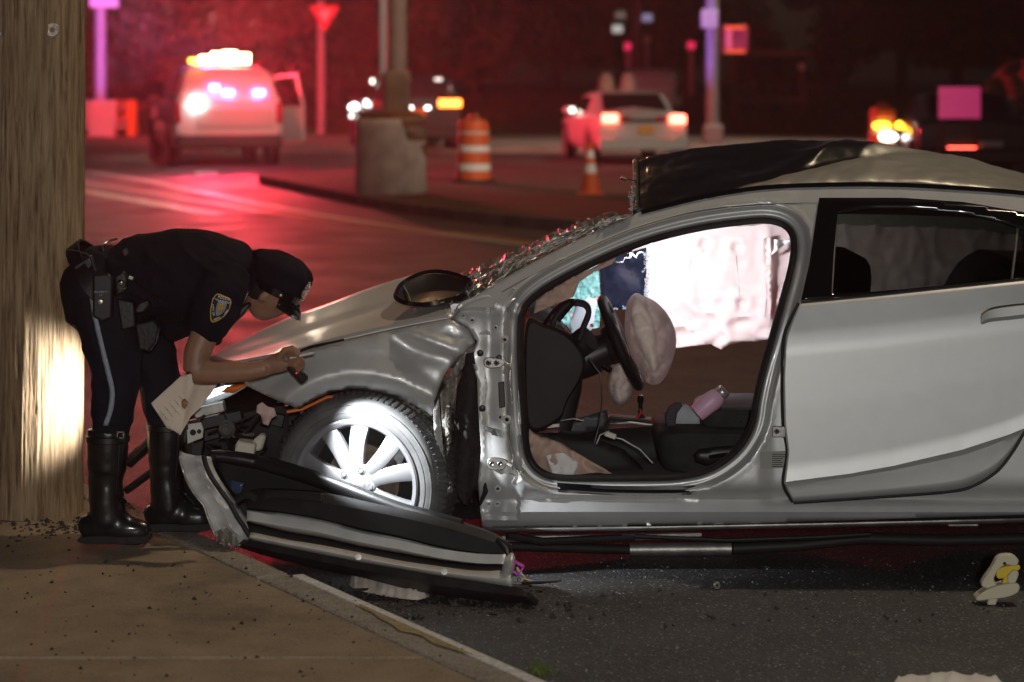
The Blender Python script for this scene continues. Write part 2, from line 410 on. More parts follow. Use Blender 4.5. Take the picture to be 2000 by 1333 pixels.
M['orange_line_and_glow'] = ground_mat('orange_paint_and_glow', (.42, .16, .03), (.55, .24, .05), .55, .4, 60, .4, .004, None, 2., .3)
# ---------------------------------------------------------------- road
def struct(o): o['kind'] = 'structure'; return o
S = 145.
mb = MB(); mb.quad((-S, -30, 0), (S, -30, 0), (S, 200, 0), (-S, 200, 0))
struct(mb.build('road', M['asphalt'], smooth=False))
# ---------------------------------------------------------------- near sidewalk: slabs and kerb stones
KZ = .12
kA, kB = G(1080, 1333, KZ), G(612, 1127, KZ)
kd = (kB - kA); kd.z = 0; kdir = kd.normalized()
kn = V((kdir.y, -kdir.x, 0))                               # towards the road
def kline(Y, off=0.):                                       # x of the kerb's road edge at depth Y, moved 'off' metres into the walk
    t = (Y - kA.y) / kdir.y; p = kA + kdir * t - kn * off; return p.x + (Y - p.y) * kdir.x / kdir.y
KW = .16
mb = MB()
mb.prism([(-40, 1.5, -.3), (kline(1.5, KW), 1.5, -.3), (kline(60, KW), 60, -.3), (-70, 60, -.3)], (0, 0, KZ + .3 - .02))
side = struct(mb.build('sidewalk', M['dirt'], smooth=False))
rows = [3.2, 5.05, 6.757, 8.80, 10.7, 12.6]
for a, b in zip(rows[:-1], rows[1:]):
    g = .011
    for x0, x1 in ((None, -2.9), (-2.9, -5.2)):
        ra = (lambda Y: kline(Y, KW + .012)) if x0 is None else (lambda Y: -2.9 - g)
        pts = [(x1 + g, a + g, KZ - .05), (ra(a + g), a + g, KZ - .05), (ra(b - g), b - g, KZ - .05), (x1 + g, b - g, KZ - .05)]
        if pts[0][0] > pts[2][0]: continue
        s = MB(); s.prism(pts, (0, 0, .05 + random.uniform(-.002, .002))); s.build('slab', M['walk'], side, smooth=False, bevel=.006)
kerb = MB(); kerb.prism([tuple(V((kline(1.5, KW - .01), 1.5, -.28))), tuple(V((kline(1.5, .02), 1.5, -.28))), (kline(60, .02), 60, -.28), (kline(60, KW - .01), 60, -.28)], (0, 0, .36))
kerbo = struct(kerb.build('kerb', M['kerbmat'], smooth=False))
L0 = 2.0
while L0 < 16:
    L1 = L0 + 1.48
    def kp(Y, off): p = kA + kdir * ((Y - kA.y) / kdir.y) - kn * off; return V((p.x, p.y, 0))
    a, b = L0 + .004, L1 - .004
    yel = L0 < 7.1 < L1
    s = MB(); s.prism([kp(a, .045) - V((0, 0, .2)), kp(b, .045) - V((0, 0, .2)), kp(b, KW) - V((0, 0, .2)), kp(a, KW) - V((0, 0, .2))], (0, 0, .2 + KZ + random.uniform(-.002, .001)))
    s.build('kerb_stone', M['kerbmat'], kerbo, smooth=False, bevel=.012)
    if L0 < 7.7:                                            # paler strip along the edge
        s = MB(); s.prism([kp(a, 0) - V((0, 0, .2)), kp(b, 0) - V((0, 0, .2)), kp(b, .042) - V((0, 0, .2)), kp(a, .042) - V((0, 0, .2))], (0, 0, .2 + KZ - .004))
        s.build('kerb_edge', M['kerb_edge'], kerbo, smooth=False, bevel=.005)
    L0 = L1
# worn yellow paint patch on the kerb top
mb = MB(); n = 14
ya, yb = 6.78, 7.45
lo = []; hi = []
for i in range(n + 1):
    Y = ya + (yb - ya) * i / n
    lo.append(kp(Y, .047) + V((0, 0, KZ + .004))); hi.append(kp(Y, .085 + .04 * nz(Y * 9, 3.3) - .05 * abs(i / n - .5)) + V((0, 0, KZ + .004)))
mb.loft([lo, hi]); mb.build('paint_patch', M['yellow_paint'], kerbo, smooth=False)
# grit: small crumbs of glass and rubble on sidewalk and asphalt
def crumbs(name, spots, m, label, cat):
    mb = MB()
    for p, r in spots:
        q = [V((random.gauss(0, 1), random.gauss(0, 1), random.gauss(0, .6))).normalized() * r * random.uniform(.6, 1.2) for _ in range(6)]
        base = [V((r, 0, 0)), V((0, r, 0)), V((-r, 0, 0)), V((0, -r, 0)), V((0, 0, r * .9)), V((0, 0, -r * .5))]
        c, s_ = math.cos(r * 9999), math.sin(r * 9999)
        vs = [p + V((b.x * c - b.y * s_, b.x * s_ + b.y * c, b.z)) + x * .35 for b, x in zip(base, q)]
        mb.add(vs, [(0, 1, 4), (1, 2, 4), (2, 3, 4), (3, 0, 4), (1, 0, 5), (2, 1, 5), (3, 2, 5), (0, 3, 5)])
    o = mb.build(name, m, smooth=False); return tag(o, label, cat, kind='stuff')
sp = []
for i in range(520):
    Y = random.uniform(5.6, 9.3); X = random.uniform(-2.4, kline(Y, .03))
    sp.append((V((X, Y, KZ + .002)), random.choice((.003, .003, .004, .004, .005, .006, .008)) * random.uniform(.6, 1.2)))
for i in range(160):
    q = G(random.gauss(120, 70), random.gauss(1030, 12), KZ); sp.append((q, random.uniform(.004, .012)))
crumbs('debris_grit', sp, mat('dark_grit', (.03, .025, .02), .8), 'dark crumbs of grit scattered over the brown sidewalk', 'grit')
sp = []
for i in range(500):
    px, py = random.uniform(640, 2000), random.uniform(1090, 1333); q = G(px, py)
    if q.x > kline(q.y) + .02: sp.append((q + V((0, 0, .002)), random.uniform(.0015, .0045)))
crumbs('glass_crumbs', sp, mat('pale_glass_crumb', (.30, .31, .31), .4), 'tiny pale glass crumbs strewn on the asphalt beside the wreck', 'glass crumbs')
# ---------------------------------------------------------------- far roadway: markings, median, apron, bank
def strip(name, pts, w, m, z=.004):
    pts = [V(p) for p in pts]; a = []; b = []
    for i, p in enumerate(pts):
        t = (pts[min(i + 1, len(pts) - 1)] - pts[max(0, i - 1)]).normalized(); nn = V((-t.y, t.x, 0))
        a.append(p + nn * w / 2 + V((0, 0, z))); b.append(p - nn * w / 2 + V((0, 0, z)))
    mb = MB(); mb.loft([a, b]); return struct(mb.build(name, m, smooth=False))
strip('lane_line', [G(x, y) for x, y in ((170, 335), (300, 356), (440, 386), (620, 420), (800, 449), (1000, 476), (1250, 500))], .22, M['white_line'])
strip('centre_line_and_glow', [G(x, y) for x, y in ((130, 352), (300, 378), (500, 412), (760, 445), (950, 462), (1060, 478), (1300, 505))], .16, M['orange_line_and_glow'], .005)
strip('centre_line_and_glow', [G(x, y) for x, y in ((150, 372), (300, 398), (420, 420))], .3, M['orange_line_and_glow'], .005)  # not a marking: orange reflection on the road put in as colour
mb = MB(); a, b = G(380, 336), G(425, 343); mb.quad(a + V((0, 0, .006)), G(424, 336) + V((0, 0, .006)), b + V((0, 0, .006)), G(384, 343) + V((0, 0, .006))); struct(mb.build('lane_dash', M['white_line'], smooth=False))
near = [(505, 360), (560, 371), (640, 389), (760, 413), (900, 433), (1100, 453), (1300, 466), (1600, 480), (2100, 492)]
farl = [(508, 356), (560, 352), (640, 347), (760, 345), (900, 344), (1100, 346), (1300, 349), (1600, 352), (2100, 355)]
nn_ = [G(x, y) for x, y in cr(near, 4)]; ff_ = [G(x, y) for x, y in cr(farl, 4)]
mb = MB(); kz = V((0, 0, .14))
mb.loft([nn_, [p + kz for p in nn_], [p + kz + V((0, .16, 0)) for p in nn_]])
medk = struct(mb.build('median_kerb', mat('median_kerb_stone', (.22, .19, .17), .8, var=.3, vscale=3, bump=.3, bscale=30), smooth=False))
mb = MB(); mids = []
for k in range(9):
    t = k / 8; mids.append([p + V((0, .16, .132)) + (q - p - V((0, .16, 0))) * t + V((0, 0, .03 * math.sin(math.pi * t) + .02 * nz(p.x * .6, t * 9))) for p, q in zip(nn_, ff_)])
mids.append([q + V((0, .05, -.01)) for q in ff_]); mb.loft(mids); struct(mb.build('median_island', M['dirt']))
# far concrete apron and the grassy bank behind
mb = MB(); mb.loft([[V((x, 53.5 + .004 * x * x * .2, .01)) for x in range(-40, 41, 4)], [V((x, 54.0 + .004 * x * x * .2, .13)) for x in range(-40, 41, 4)], [V((x, 64, .14)) for x in range(-40, 41, 4)]])
struct(mb.build('far_sidewalk', M['apron'], smooth=False))
mb = MB(); prof = [(64, .13), (66, .3), (70, .62), (75, .85), (84, 1.0), (110, 1.2), (195, 1.2)]
mb.loft([[V((x, y, z + .06 * nz(x * .3, y * .3))) for x in range(-140, 141, 4)] for y, z in prof])
struct(mb.build('grass_bank', M['grassm']))
def tufts(name, spots, m, label, blades, h, spread):
    mb = MB()
    for p in spots:
        for _ in range(blades):
            a = random.uniform(0, 6.28); r = random.uniform(0, spread); b = p + V((math.cos(a) * r, math.sin(a) * r, -.005)); lean = V((random.gauss(0, .4), random.gauss(0, .4), 1)).normalized() * h * random.uniform(.5, 1.2)
            wv = V((math.cos(a + 1.5), math.sin(a + 1.5), 0)) * h * .05
            mb.add([b - wv, b + wv, b + lean * .6 + wv * .7, b + lean + V((lean.x, lean.y, 0)) * .5, b + lean * .6 - wv * .7], [(0, 1, 2, 3, 4)])
    return tag(mb.build(name, m, smooth=False), label, 'grass', kind='stuff')
tufts('grass_tuft', [G(1048, 1308), G(1060, 1314), G(1072, 1318), G(1055, 1318)], mat('weed', (.12, .16, .03), .7, var=.4, vscale=30), 'small green weed tuft growing at the kerb edge', 34, .035, .035)
sp = [V((random.uniform(-22, 22), random.uniform(64.2, 80), 0)) for _ in range(900)]
for p in sp: p.z = float(np.interp(p.y, [a for a, _ in prof], [b for _, b in prof]))
tufts('bank_grass', sp, M['grassm'], 'rough grass growing on the far bank behind the police cars', 5, .38, .3)
# ================================================================= the wrecked saloon
D0 = 8.45
car = thing('wrecked_car', (1.3, 9.3, 0), 'silver saloon wreck with missing driver door, buckled roof and deployed airbags', 'car')
beltx = lambda x: float(np.interp(x, [400, 770, 900, 1040, 1562, 2000, 2300], [690, 645, 612, 606, 592, 547, 520]))
def side_d(px, py):
    """depth of the near body side at a pixel"""
    yb = beltx(px); h = (yb - py) / 559.
    if h >= 0: d = .055 + .60 * h + .12 * h * h
    else:
        z = CH - (py - HZ) / 559.
        d = float(np.interp(-h, [0, .06, .16, .3, .6], [.055, .03, .006, 0, .004]))
        if z < .33: d += (.33 - z) * .22
    if px < 700: d += ((700 - px) / 300.) ** 2 * .20
    return D0 + d
# ---- door aperture outline (inner edge of the seal)
APER = [(1022, 640), (1026, 612), (1040, 590), (1081, 560), (1162, 518), (1259, 478), (1364, 451), (1466, 437), (1512, 438), (1538, 452), (1546, 478), (1541, 521), (1522, 592),
        (1502, 663), (1482, 736), (1472, 784), (1466, 822), (1450, 857), (1425, 886), (1387, 911), (1344, 924), (1290, 929), (1162, 930), (1090, 928), (1060, 918), (1041, 898), (1032, 865), (1026, 784), (1022, 700)]
APER = [tuple(p) for p in cr(APER, 4, True)]
aper_o = [tuple(p) for p in offset_poly(APER, 11)]
if pdist(np.array([[1290., 940.]]), aper_o)[0] > pdist(np.array([[1290., 940.]]), APER)[0]: aper_o = [tuple(p) for p in offset_poly(APER, -11)]; SG = -1
else: SG = 1
def aper_off(o): return [tuple(p) for p in offset_poly(APER, SG * o)]
ring_prof_x = [0, 11, 15, 19, 24, 29, 33, 38, 46, 60]
ring_prof_d = [.060, .050, .034, .030, .031, .022, .004, -.002, .001, 0]
frame_out = [(896, 604), (925, 581), (956, 562), (1040, 514), (1119, 474), (1184, 444), (1252, 415), (1360, 387), (1480, 367), (1600, 361), (1720, 360), (1840, 365), (2000, 377), (2140, 402), (2140, 460),
             (2000, 434), (1880, 412), (1760, 402), (1622, 402), (1596, 470), (1575, 575), (1553, 640), (1548, 760), (1552, 880), (1556, 968), (1640, 966), (1760, 958), (1870, 940), (1930, 905), (1965, 865), (1990, 825), (2050, 700), (2066, 690), (2090, 850), (2076, 920), (2062, 970), (2050, 1004), (1900, 1008), (1745, 1013), (1522, 1020), (1300, 1026), (1000, 1033), (944, 1034), (938, 1000), (934, 940), (940, 880), (934, 800), (932, 740), (918, 700), (932, 668), (915, 640), (884, 622)]
_A = np.array(APER); _B = np.roll(_A, -1, 0) - _A; _L = np.maximum(1e-9, (_B ** 2).sum(1))
def pd_ap(px, py):
    q = np.array([px, py]) - _A; t = np.clip((q * _B).sum(1) / _L, 0, 1); return float(np.sqrt(((q - t[:, None] * _B) ** 2).sum(1).min()))
def frame_d(px, py):
    d = side_d(px, py); e = pd_ap(px, py)
    w = 1. if px > 1015 or py > 950 else max(.25, (px - 905) / 110.)
    d += float(np.interp(e, ring_prof_x, ring_prof_d)) * w
    d += .018 * max(0, min(1, (px - 1480) / 30.)) * max(0, min(1, (py - 540) / 40.)) * max(0, min(1, (985 - py) / 20.))
    if py > 955:                                       # sill step and rocker roll
        d += float(np.interp(py, [955, 966, 972, 985, 1000, 1015, 1034], [0, .012, .028, .012, -.008, 0, .035]))
    if px < 1015 and 600 < py < 1010:                  # dented hinge pillar
        d += .022 + .007 * nz(px * .03, py * .02) + .004 * max(0, nz(px * .06, py * .05, 4))
        d += .010 * math.exp(-((px - 985) / 12.) ** 2) * -1 + .008 * math.exp(-((px - 955) / 9.) ** 2)
    return d
fo = panel('side_frame', frame_out, frame_d, M['paint'], car, holes=[aper_off(35)], step=8., rings=[aper_off(o) for o in (40, 46)], solid=.006, angle=50)
mb = MB(); mb.loft([[P(a, b, frame_d(a, b)) for a, b in aper_off(o)] for o in (11, 13, 15, 17, 19, 21.5, 24, 26.5, 29, 31, 33, 35.2)], closed=True); mb.build('aperture_frame', M['paint'], car, angle=80)
# seal
pts = [P(a, b, side_d(a, b) + .052) for a, b in aper_off(5)]
mb = MB()
sec = [(-7, .004), (-5, -.010), (0, -.017), (4, -.012), (6.5, .002), (4, .03), (-5, .03)]
mb.loft([[P(a, b, side_d(a, b) + .052 + dd) for a, b in aper_off(5 + oo)] for oo, dd in sec + [sec[0]]], closed=True)
mb.build('door_seal', M['rubber'], car, angle=60)
# inner aperture wall, so that pillars have depth
mb = MB(); mb.loft([[P(a, b, side_d(a, b) + .06) for a, b in aper_off(9)], [P(a, b, side_d(a, b) + .13) for a, b in aper_off(12)]], closed=True); mb.build('aperture_flange', M['black'], car)
# sill scuff plate
mb = MB()
sp_ = [(1088, 944), (1200, 950), (1330, 950), (1395, 941), (1440, 922), (1470, 900)]
a = [P(x, y, side_d(x, y) + .030) for x, y in cr(sp_, 5)]; b = [P(x + 2, y + 12, side_d(x, y) + .008) for x, y in cr(sp_, 5)]; c = [P(x + 2, y + 17, side_d(x, y) + .018) for x, y in cr(sp_, 5)]
mb.loft([a, b, c]); mb.build('sill_plate', M['gloss_black'], car, solid=.004)
# drip moulding highlight along rail
mb = MB(); rl = [(980, 572), (1060, 528), (1150, 485), (1240, 447), (1360, 414), (1480, 401), (1596, 398)]
mb.tube([P(x, y, side_d(x, y) - .001) for x, y in cr(rl, 6)], .0035, 6); mb.build('rail_moulding', M['chrome'], car)
mb = MB(); rl = [(1252, 417), (1360, 390), (1480, 370), (1600, 364), (1720, 363), (1840, 368), (2000, 380), (2140, 404)]
mb.tube([P(x, y - 1, side_d(x, y) + .002) for x, y in cr(rl, 6)], .0105, 8); mb.build('roof_ditch_trim', M['gloss_black'], car)
# ---- hinge pillar fittings
def disc(parent, name, px, py, r, h, m, d=None, ring=False):
    d = d if d else frame_d(px, py) - .004; c = P(px, py, d); ax = V((0, -1, 0)); k = D0 / F
    mb = MB()
    if ring: mb.lathe([(r * .35, 0), (r * .4, h * .7), (r * .65, h), (r * .95, h * .6), (r, 0)], c, ax, 14)
    else: mb.lathe([(r, 0), (r, h * .7), (r * .85, h), (.0001, h)], c, ax, 12)
    return mb.build(name, m, parent)
for x, y, r in ((977, 815, .011), (990, 820, .017), (986, 664, .014), (922, 626, .013), (905, 617, .009), (935, 604, .008), (972, 955, .013), (972, 985, .013), (955, 985, .007), (968, 640, .010), (1003, 566, .008)):
    disc(fo, 'bolt', x, y, r, .007, M['inner_paint'], ring=True)
for x, y in ((942, 798), (975, 700), (938, 690)): disc(fo, 'plug', x, y, .012, .004, M['black'])
for x, y, w_, h_ in ((966, 708, 44, 20), (972, 905, 42, 24)):          # sheared hinges
    hg = MB(); pts = cr([(x - w_ / 2, y), (x - w_ / 3, y - h_ / 2), (x + w_ / 4, y - h_ / 2 + 2), (x + w_ / 2, y - 3), (x + w_ / 2 - 4, y + 5), (x + w_ / 5, y + h_ / 2), (x - w_ / 3, y + h_ / 2)], 3, True)
    hg.prism([P(a, b, frame_d(x, y) - .004) for a, b in pts], (0, -.014, 0)); ho = hg.build('hinge', M['steel'], fo, bevel=.003)
    for q in (-12, 4): disc(ho, 'bolt', x + q, y + 1, .010, .007, M['steel'], frame_d(x, y) - .018, True)
    t = MB(); t.tube([P(x + w_ / 2 - 4, y, frame_d(x, y) - .012), P(x + w_ / 2 + 6, y + 6, frame_d(x, y) - .02), P(x + w_ / 2 + 9, y + 14, frame_d(x, y) - .016)], [.006, .005, .002], 6); t.build('torn_tab', M['bare'], ho)
mb = MB(); mb.prism([P(a, b, frame_d(981, 780) - .003) for a, b in ((973, 747), (985, 745), (987, 795), (975, 797))], (0, -.012, 0)); mb.build('door_check_slot', M['black'], fo, bevel=.003)
mb = MB(); mb.tube([P(948, 836, D0 + .01), P(962, 842, D0), P(970, 852, D0 + .005), P(960, 848, D0 - .004)], [.007, .010, .008, .003], 8); mb.build('torn_bracket', M['bare'], fo)
for k, pl in enumerate(([(1000, 690), (996, 740), (1001, 790)], [(988, 835), (997, 870), (1002, 893), (1000, 905)], [(1005, 935), (1016, 926), (1024, 920)], [(994, 925), (1006, 930), (1000, 944)], [(945, 720), (950, 760), (944, 790)])):
    mb = MB(); mb.tube([P(x, y, frame_d(x, y) - .003) for x, y in cr(pl, 4)], .003, 6); mb.build('torn_seam', M['bare'], fo)
# pressed ribs at pillar top
for pl, r in (([(886, 620), (897, 600), (920, 588), (948, 580), (965, 584)], .010), ([(955, 640), (962, 610), (975, 588), (1000, 572)], .009), ([(985, 640), (988, 605), (1000, 588), (1020, 574)], .007), ([(930, 655), (950, 650), (962, 660)], .009)):
    mb = MB(); q = cr(pl, 6); mb.tube([P(x, y, frame_d(x, y) + .002) for x, y in q], [r * (.3 + .7 * math.sin(math.pi * (i + .5) / len(q))) for i in range(len(q))], 8); mb.build('pressed_rib', M['paint'], fo)
for px, py, w_, h_ in ((1521, 843, 13, 22),):
    mb = MB(); mb.prism([P(px - w_, py - h_ * .5, frame_d(px, py) - .002), P(px + w_, py - h_ * .5, frame_d(px, py) - .002), P(px + w_, py + h_ * .5, frame_d(px, py) - .002), P(px - w_, py + h_ * .5, frame_d(px, py) - .002)], (0, -.012, 0)); st = mb.build('door_striker', M['steel'], fo, bevel=.003)
    disc(st, 'bolt', px - 4, py, .009, .006, M['steel'], frame_d(px, py) - .014, True)
# certification label on the B-pillar
lab = MB(); lab.quad(*[P(a, b, frame_d(a, b) - .006) for a, b in ((1485, 883), (1534, 881), (1534, 914), (1485, 916))]); lo = lab.build('label_sticker', mat('label_film', (.34, .34, .31), .35), fo, smooth=False, solid=.001)
for k in range(7):
    y = 887 + k * 4; l = random.randint(16, 26) if k > 1 else 30
    q = MB(); q.quad(*[P(a, b, frame_d(1500, y) - .0085) for a, b in ((1504, y), (1504 + l, y), (1504 + l, y + 1.5), (1504, y + 1.5))]); q.build('print_line', M['black'], lo, smooth=False)
q = MB(); q.quad(*[P(a, b, frame_d(1495, 890) - .0085) for a, b in ((1488, 886), (1494, 886), (1494, 892), (1488, 892))]); q.build('print_mark', M['black'], lo, smooth=False)

# ---- rear door
dy1 = lambda x: np.interp(x, [1530, 1720, 1920, 2060], [658, 641, 616, 598]); dy2 = lambda x: np.interp(x, [1530, 1656, 1745, 1878, 1967, 2060], [941, 925, 909, 878, 849, 812])
def door_d(px, py):
    yb = beltx(px); a = dy1(px); b = dy2(px)
    if py < yb: return side_d(px, py) - .004
    if py < b: d = float(np.interp(py, [yb, a, a + 30, (a + b) / 2, b - 22, b], [.048, .010, -.002, -.010, -.016, -.024]))
    else: d = float(np.interp(py, [b, b + 8, b + 30, 980], [-.024, -.015, -.011, -.006]))
    return D0 + d - .004
rd_out = [(1562, 591), (1700, 578), (1850, 562), (2000, 546), (2062, 540), (2062, 700), (2040, 780), (2000, 838), (1976, 878), (1945, 918), (1900, 945), (1856, 957), (1745, 966), (1611, 975), (1549, 979), (1531, 943), (1539, 884), (1532, 830), (1530, 740), (1534, 662), (1548, 624)]
xl_ = lambda y: float(np.interp(y, [591, 624, 662, 740, 830, 884, 943, 979], [1562, 1548, 1534, 1530, 1532, 1539, 1531, 1549]))
_bt = resample(cr([(1549, 979), (1611, 975), (1745, 966), (1856, 957), (1900, 945), (1945, 918), (1976, 878), (2000, 838), (2040, 778), (2062, 700)], 8), 200)
bot_ = lambda x: float(np.interp(x, _bt[:, 0], _bt[:, 1])); NU = 110
vrow = [('s', t) for t in np.linspace(0, 1, 7)] + [('m', t) for t in np.linspace(.06, 1, 22)] + [('l', t) for t in (.14, .3, .5, .75, 1.)]
gr = []
for kind_, t in vrow:
    row = []
    for u in np.linspace(0, 1, NU):
        x = 1545 + u * 517
        for _ in range(3):
            yb, a, b_, bo = beltx(x) - 1, dy1(x), dy2(x), bot_(x)
            y = yb + (a - yb) * t if kind_ == 's' else a + (b_ - a) * t if kind_ == 'm' else b_ + (max(bo, b_) - b_) * t
            y = min(y, bo); x = xl_(y) + u * (2062 - xl_(y))
        row.append(P(x, y, door_d(x, y)))
    gr.append(row)
mb = MB(); mb.loft(gr); rd = mb.build('rear_door', M['paint'], car, solid=.012, angle=16)
gp = cr([(1549, 981), (1611, 977), (1745, 968), (1856, 959), (1900, 948), (1946, 920), (1978, 880), (2002, 840), (2042, 782), (2065, 700)], 6)
mb = MB(); mb.tube([P(x + 1, y + 1.5, D0 + .012) for x, y in gp], .0055, 8); mb.build('door_gap_line', M['rubber'], rd)  # dark of the panel gap put in as a black tube
gp = cr([(1549, 981), (1530, 944), (1538, 884), (1530, 830), (1528, 740), (1532, 662), (1546, 622), (1561, 592)], 6)
mb = MB(); mb.tube([P(x - 1, y, D0 + .014) for x, y in gp], .005, 8); mb.build('door_gap_line', M['rubber'], rd)
# handle in its scooped bowl
mb = MB(); hp = cr([(1916, 618), (1935, 606), (1975, 599), (2030, 594), (2058, 594)], 6)
mb.loft([[P(x, y - 1, door_d(x, y) + .002) for x, y in hp], [P(x, y + 1, door_d(x, y) - .022) for x, y in hp], [P(x, y + 10 + 8 * math.sin(math.pi * i / len(hp)), door_d(x, y) - .028) for i, (x, y) in enumerate(hp)], [P(x, y + 18 + 16 * math.sin(math.pi * i / len(hp)), door_d(x, y) - .004) for i, (x, y) in enumerate(hp)]])
mb.build('handle', mat('handle_paint', (.55, .55, .53), .35, .5, coat=.3), rd, solid=.004)
mb = MB(); mb.tube([P(x, y - 3, door_d(x, y) - .014) for x, y in hp], .0028, 6); mb.build('handle_chrome', M['chrome'], rd)
# black window surround + glass + chrome belt strip
win = [(1636, 418), (1700, 408), (1780, 408), (1880, 418), (1960, 436), (2020, 458), (2040, 540), (1900, 554), (1760, 567), (1624, 577), (1628, 500)]
sur = [(1600, 388), (1760, 388), (1880, 396), (2000, 416), (2080, 436), (2080, 538), (2000, 545), (1850, 561), (1700, 577), (1564, 590), (1580, 520)]
panel('window_surround', sur, lambda x, y: side_d(x, y) - .008, M['gloss_black'], rd, holes=[win], step=10, solid=.01)
panel('window_glass', [tuple(p) for p in offset_poly(win, 0)], lambda x, y: side_d(x, y) + .004, M['tint'], rd, step=14, solid=0)
for pl in ([(1634, 416), (1630, 480), (1624, 576)], [(1988, 440), (1983, 490), (1976, 548)]):
    mb = MB(); mb.tube([P(x, y, side_d(x, y) - .002) for x, y in pl], .0048, 6); mb.build('window_channel', M['steel'], rd)
mb = MB(); mb.tube([P(x, y, side_d(x, y) - .026) for x, y in cr([(1564, 591), (1700, 578), (1850, 562), (2000, 546), (2075, 538)], 5)], .0062, 8); mb.build('belt_strip', M['chrome'], rd)
mb = MB(); mb.quad(*[P(a, b, side_d(a, b) + .011) for a, b in ((1933, 535), (1957, 532), (1957, 540), (1933, 543))]); mb.build('glass_etching', mat('etched_print', (.3, .3, .28), .5), rd, smooth=False)
# ---- rear quarter, boot and rear wheel (the tail runs out of the frame)
rq = [(2066, 541), (2200, 535), (2330, 560), (2440, 600), (2540, 640), (2600, 700), (2610, 860), (2560, 930), (2395, 960), (2385, 880), (2340, 800), (2270, 762), (2190, 758), (2110, 790), (2092, 850), (2078, 900), (2084, 840), (2066, 690)]
panel('rear_quarter', rq, lambda x, y: D0 + .0 + (.05 * np.clip((600 - y) / 60, 0, 1)) + max(0, (x - 2350) / 260) ** 2 * .25, M['paint'], car, step=16, solid=.006)
mb = MB()
prof = [(2000, 381, .33), (2140, 405, .36), (2230, 470, .30), (2330, 545, .20), (2460, 560, .2), (2580, 590, .24), (2612, 700, .26), (2610, 880, .26), (2560, 960, .2)]
lft = []
for u in np.linspace(0, 1, 9):
    row = []
    for x, y, ins in prof:
        d = D0 + ins + u * (1.78 - 2 * ins); p = P(x, y, D0 + ins); row.append(V((p.x, d, p.z + .05 * math.sin(math.pi * u))))
    lft.append(row)
mb.loft(lft); mb.build('boot_shell', M['paint'], car, solid=.006)
# ---- roof skin: buckled tent, torn open at the front
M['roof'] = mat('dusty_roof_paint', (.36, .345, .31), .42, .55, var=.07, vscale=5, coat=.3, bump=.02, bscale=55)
xs = np.linspace(1248, 2150, 240); us = np.linspace(0, 1, 70)
sil = lambda x: np.interp(x, [1248, 1265, 1350, 1450, 1530, 1700, 1780, 1900, 2000, 2150], [318, 308, 292, 281, 275, 279, 290, 312, 342, 385])
nearl = lambda x: np.interp(x, [1248, 1300, 1360, 1480, 1600, 1720, 1840, 2000, 2150], [416, 401, 388, 368, 362, 361, 366, 379, 404])
ridx = [1530, 1700]
rows_ = []
for x in xs:
    dn = side_d(x, nearl(x)) + .012; pn = P(x, nearl(x), dn); dm = D0 + .86; pm = P(x, sil(x), dm); row = []
    for u in us:
        d = dn + (D0 + 1.76 - (dn - D0) - dn) * u                     # across the car
        t = (d - dn) / (dm - dn)
        if t <= 1: z = pn.z + (pm.z - pn.z) * (t ** np.interp(x, [1250, 1500, 1750, 2000], [.95, .8, .62, .5]))
        else: z = pm.z - (pm.z - pn.z) * .8 * ((t - 1) / (1.0)) ** 2
        # creases: a fold runs from the near rail up to the ridge, a dent beside it
        f = np.interp(t, [0, .35, 1.], [1430, 1560, 1790]); k = (x - f)
        z += -.035 * math.exp(-(k / 42.) ** 2) * math.sin(math.pi * min(1, max(0, t))) ** .7
        k2 = x - np.interp(t, [0, .5, 1], [1530, 1650, 1715]); z += .028 * math.exp(-abs(k2 + 60) / 40.) * math.sin(math.pi * min(1, max(0, t * .9)))
        z -= .03 * math.exp(-((x - 1490) / 80.) ** 2) * math.exp(-((t - .5) / .28) ** 2)
        z += .006 * nz(x * .012, t * 3.) + .003 * nz(x * .04, t * 8.)
        row.append(V((pn.x + (x - 1000) * (d - dn) / F * .94, d, z)))
    rows_.append(row)
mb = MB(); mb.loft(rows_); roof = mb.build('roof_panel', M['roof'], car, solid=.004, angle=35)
at = roof.data.attributes.new('dark_gloss', 'FLOAT', 'POINT')           # dark reflection put in as glossier paint; dusty rear left matt
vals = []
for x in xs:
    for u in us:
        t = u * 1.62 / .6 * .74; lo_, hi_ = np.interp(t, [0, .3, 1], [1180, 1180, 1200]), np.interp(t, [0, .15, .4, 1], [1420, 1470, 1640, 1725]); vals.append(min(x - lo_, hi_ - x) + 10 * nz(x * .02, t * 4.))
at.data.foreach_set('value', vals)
_n = M['roof'].node_tree.nodes; _L = M['roof'].node_tree.links; _b = _n['Principled BSDF']; _a = _n.new('ShaderNodeAttribute'); _a.attribute_name = 'dark_gloss'
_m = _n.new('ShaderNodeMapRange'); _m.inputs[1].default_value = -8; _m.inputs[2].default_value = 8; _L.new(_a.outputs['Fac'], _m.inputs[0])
def _mixf(sock, dusty, dark_gloss):
    r = _n.new('ShaderNodeMapRange'); r.inputs[3].default_value = dusty; r.inputs[4].default_value = dark_gloss; _L.new(_m.outputs[0], r.inputs[0]); _L.new(r.outputs[0], sock)
_mixf(_b.inputs['Roughness'], .40, .12); _mixf(_b.inputs['Metallic'], .5, .98)
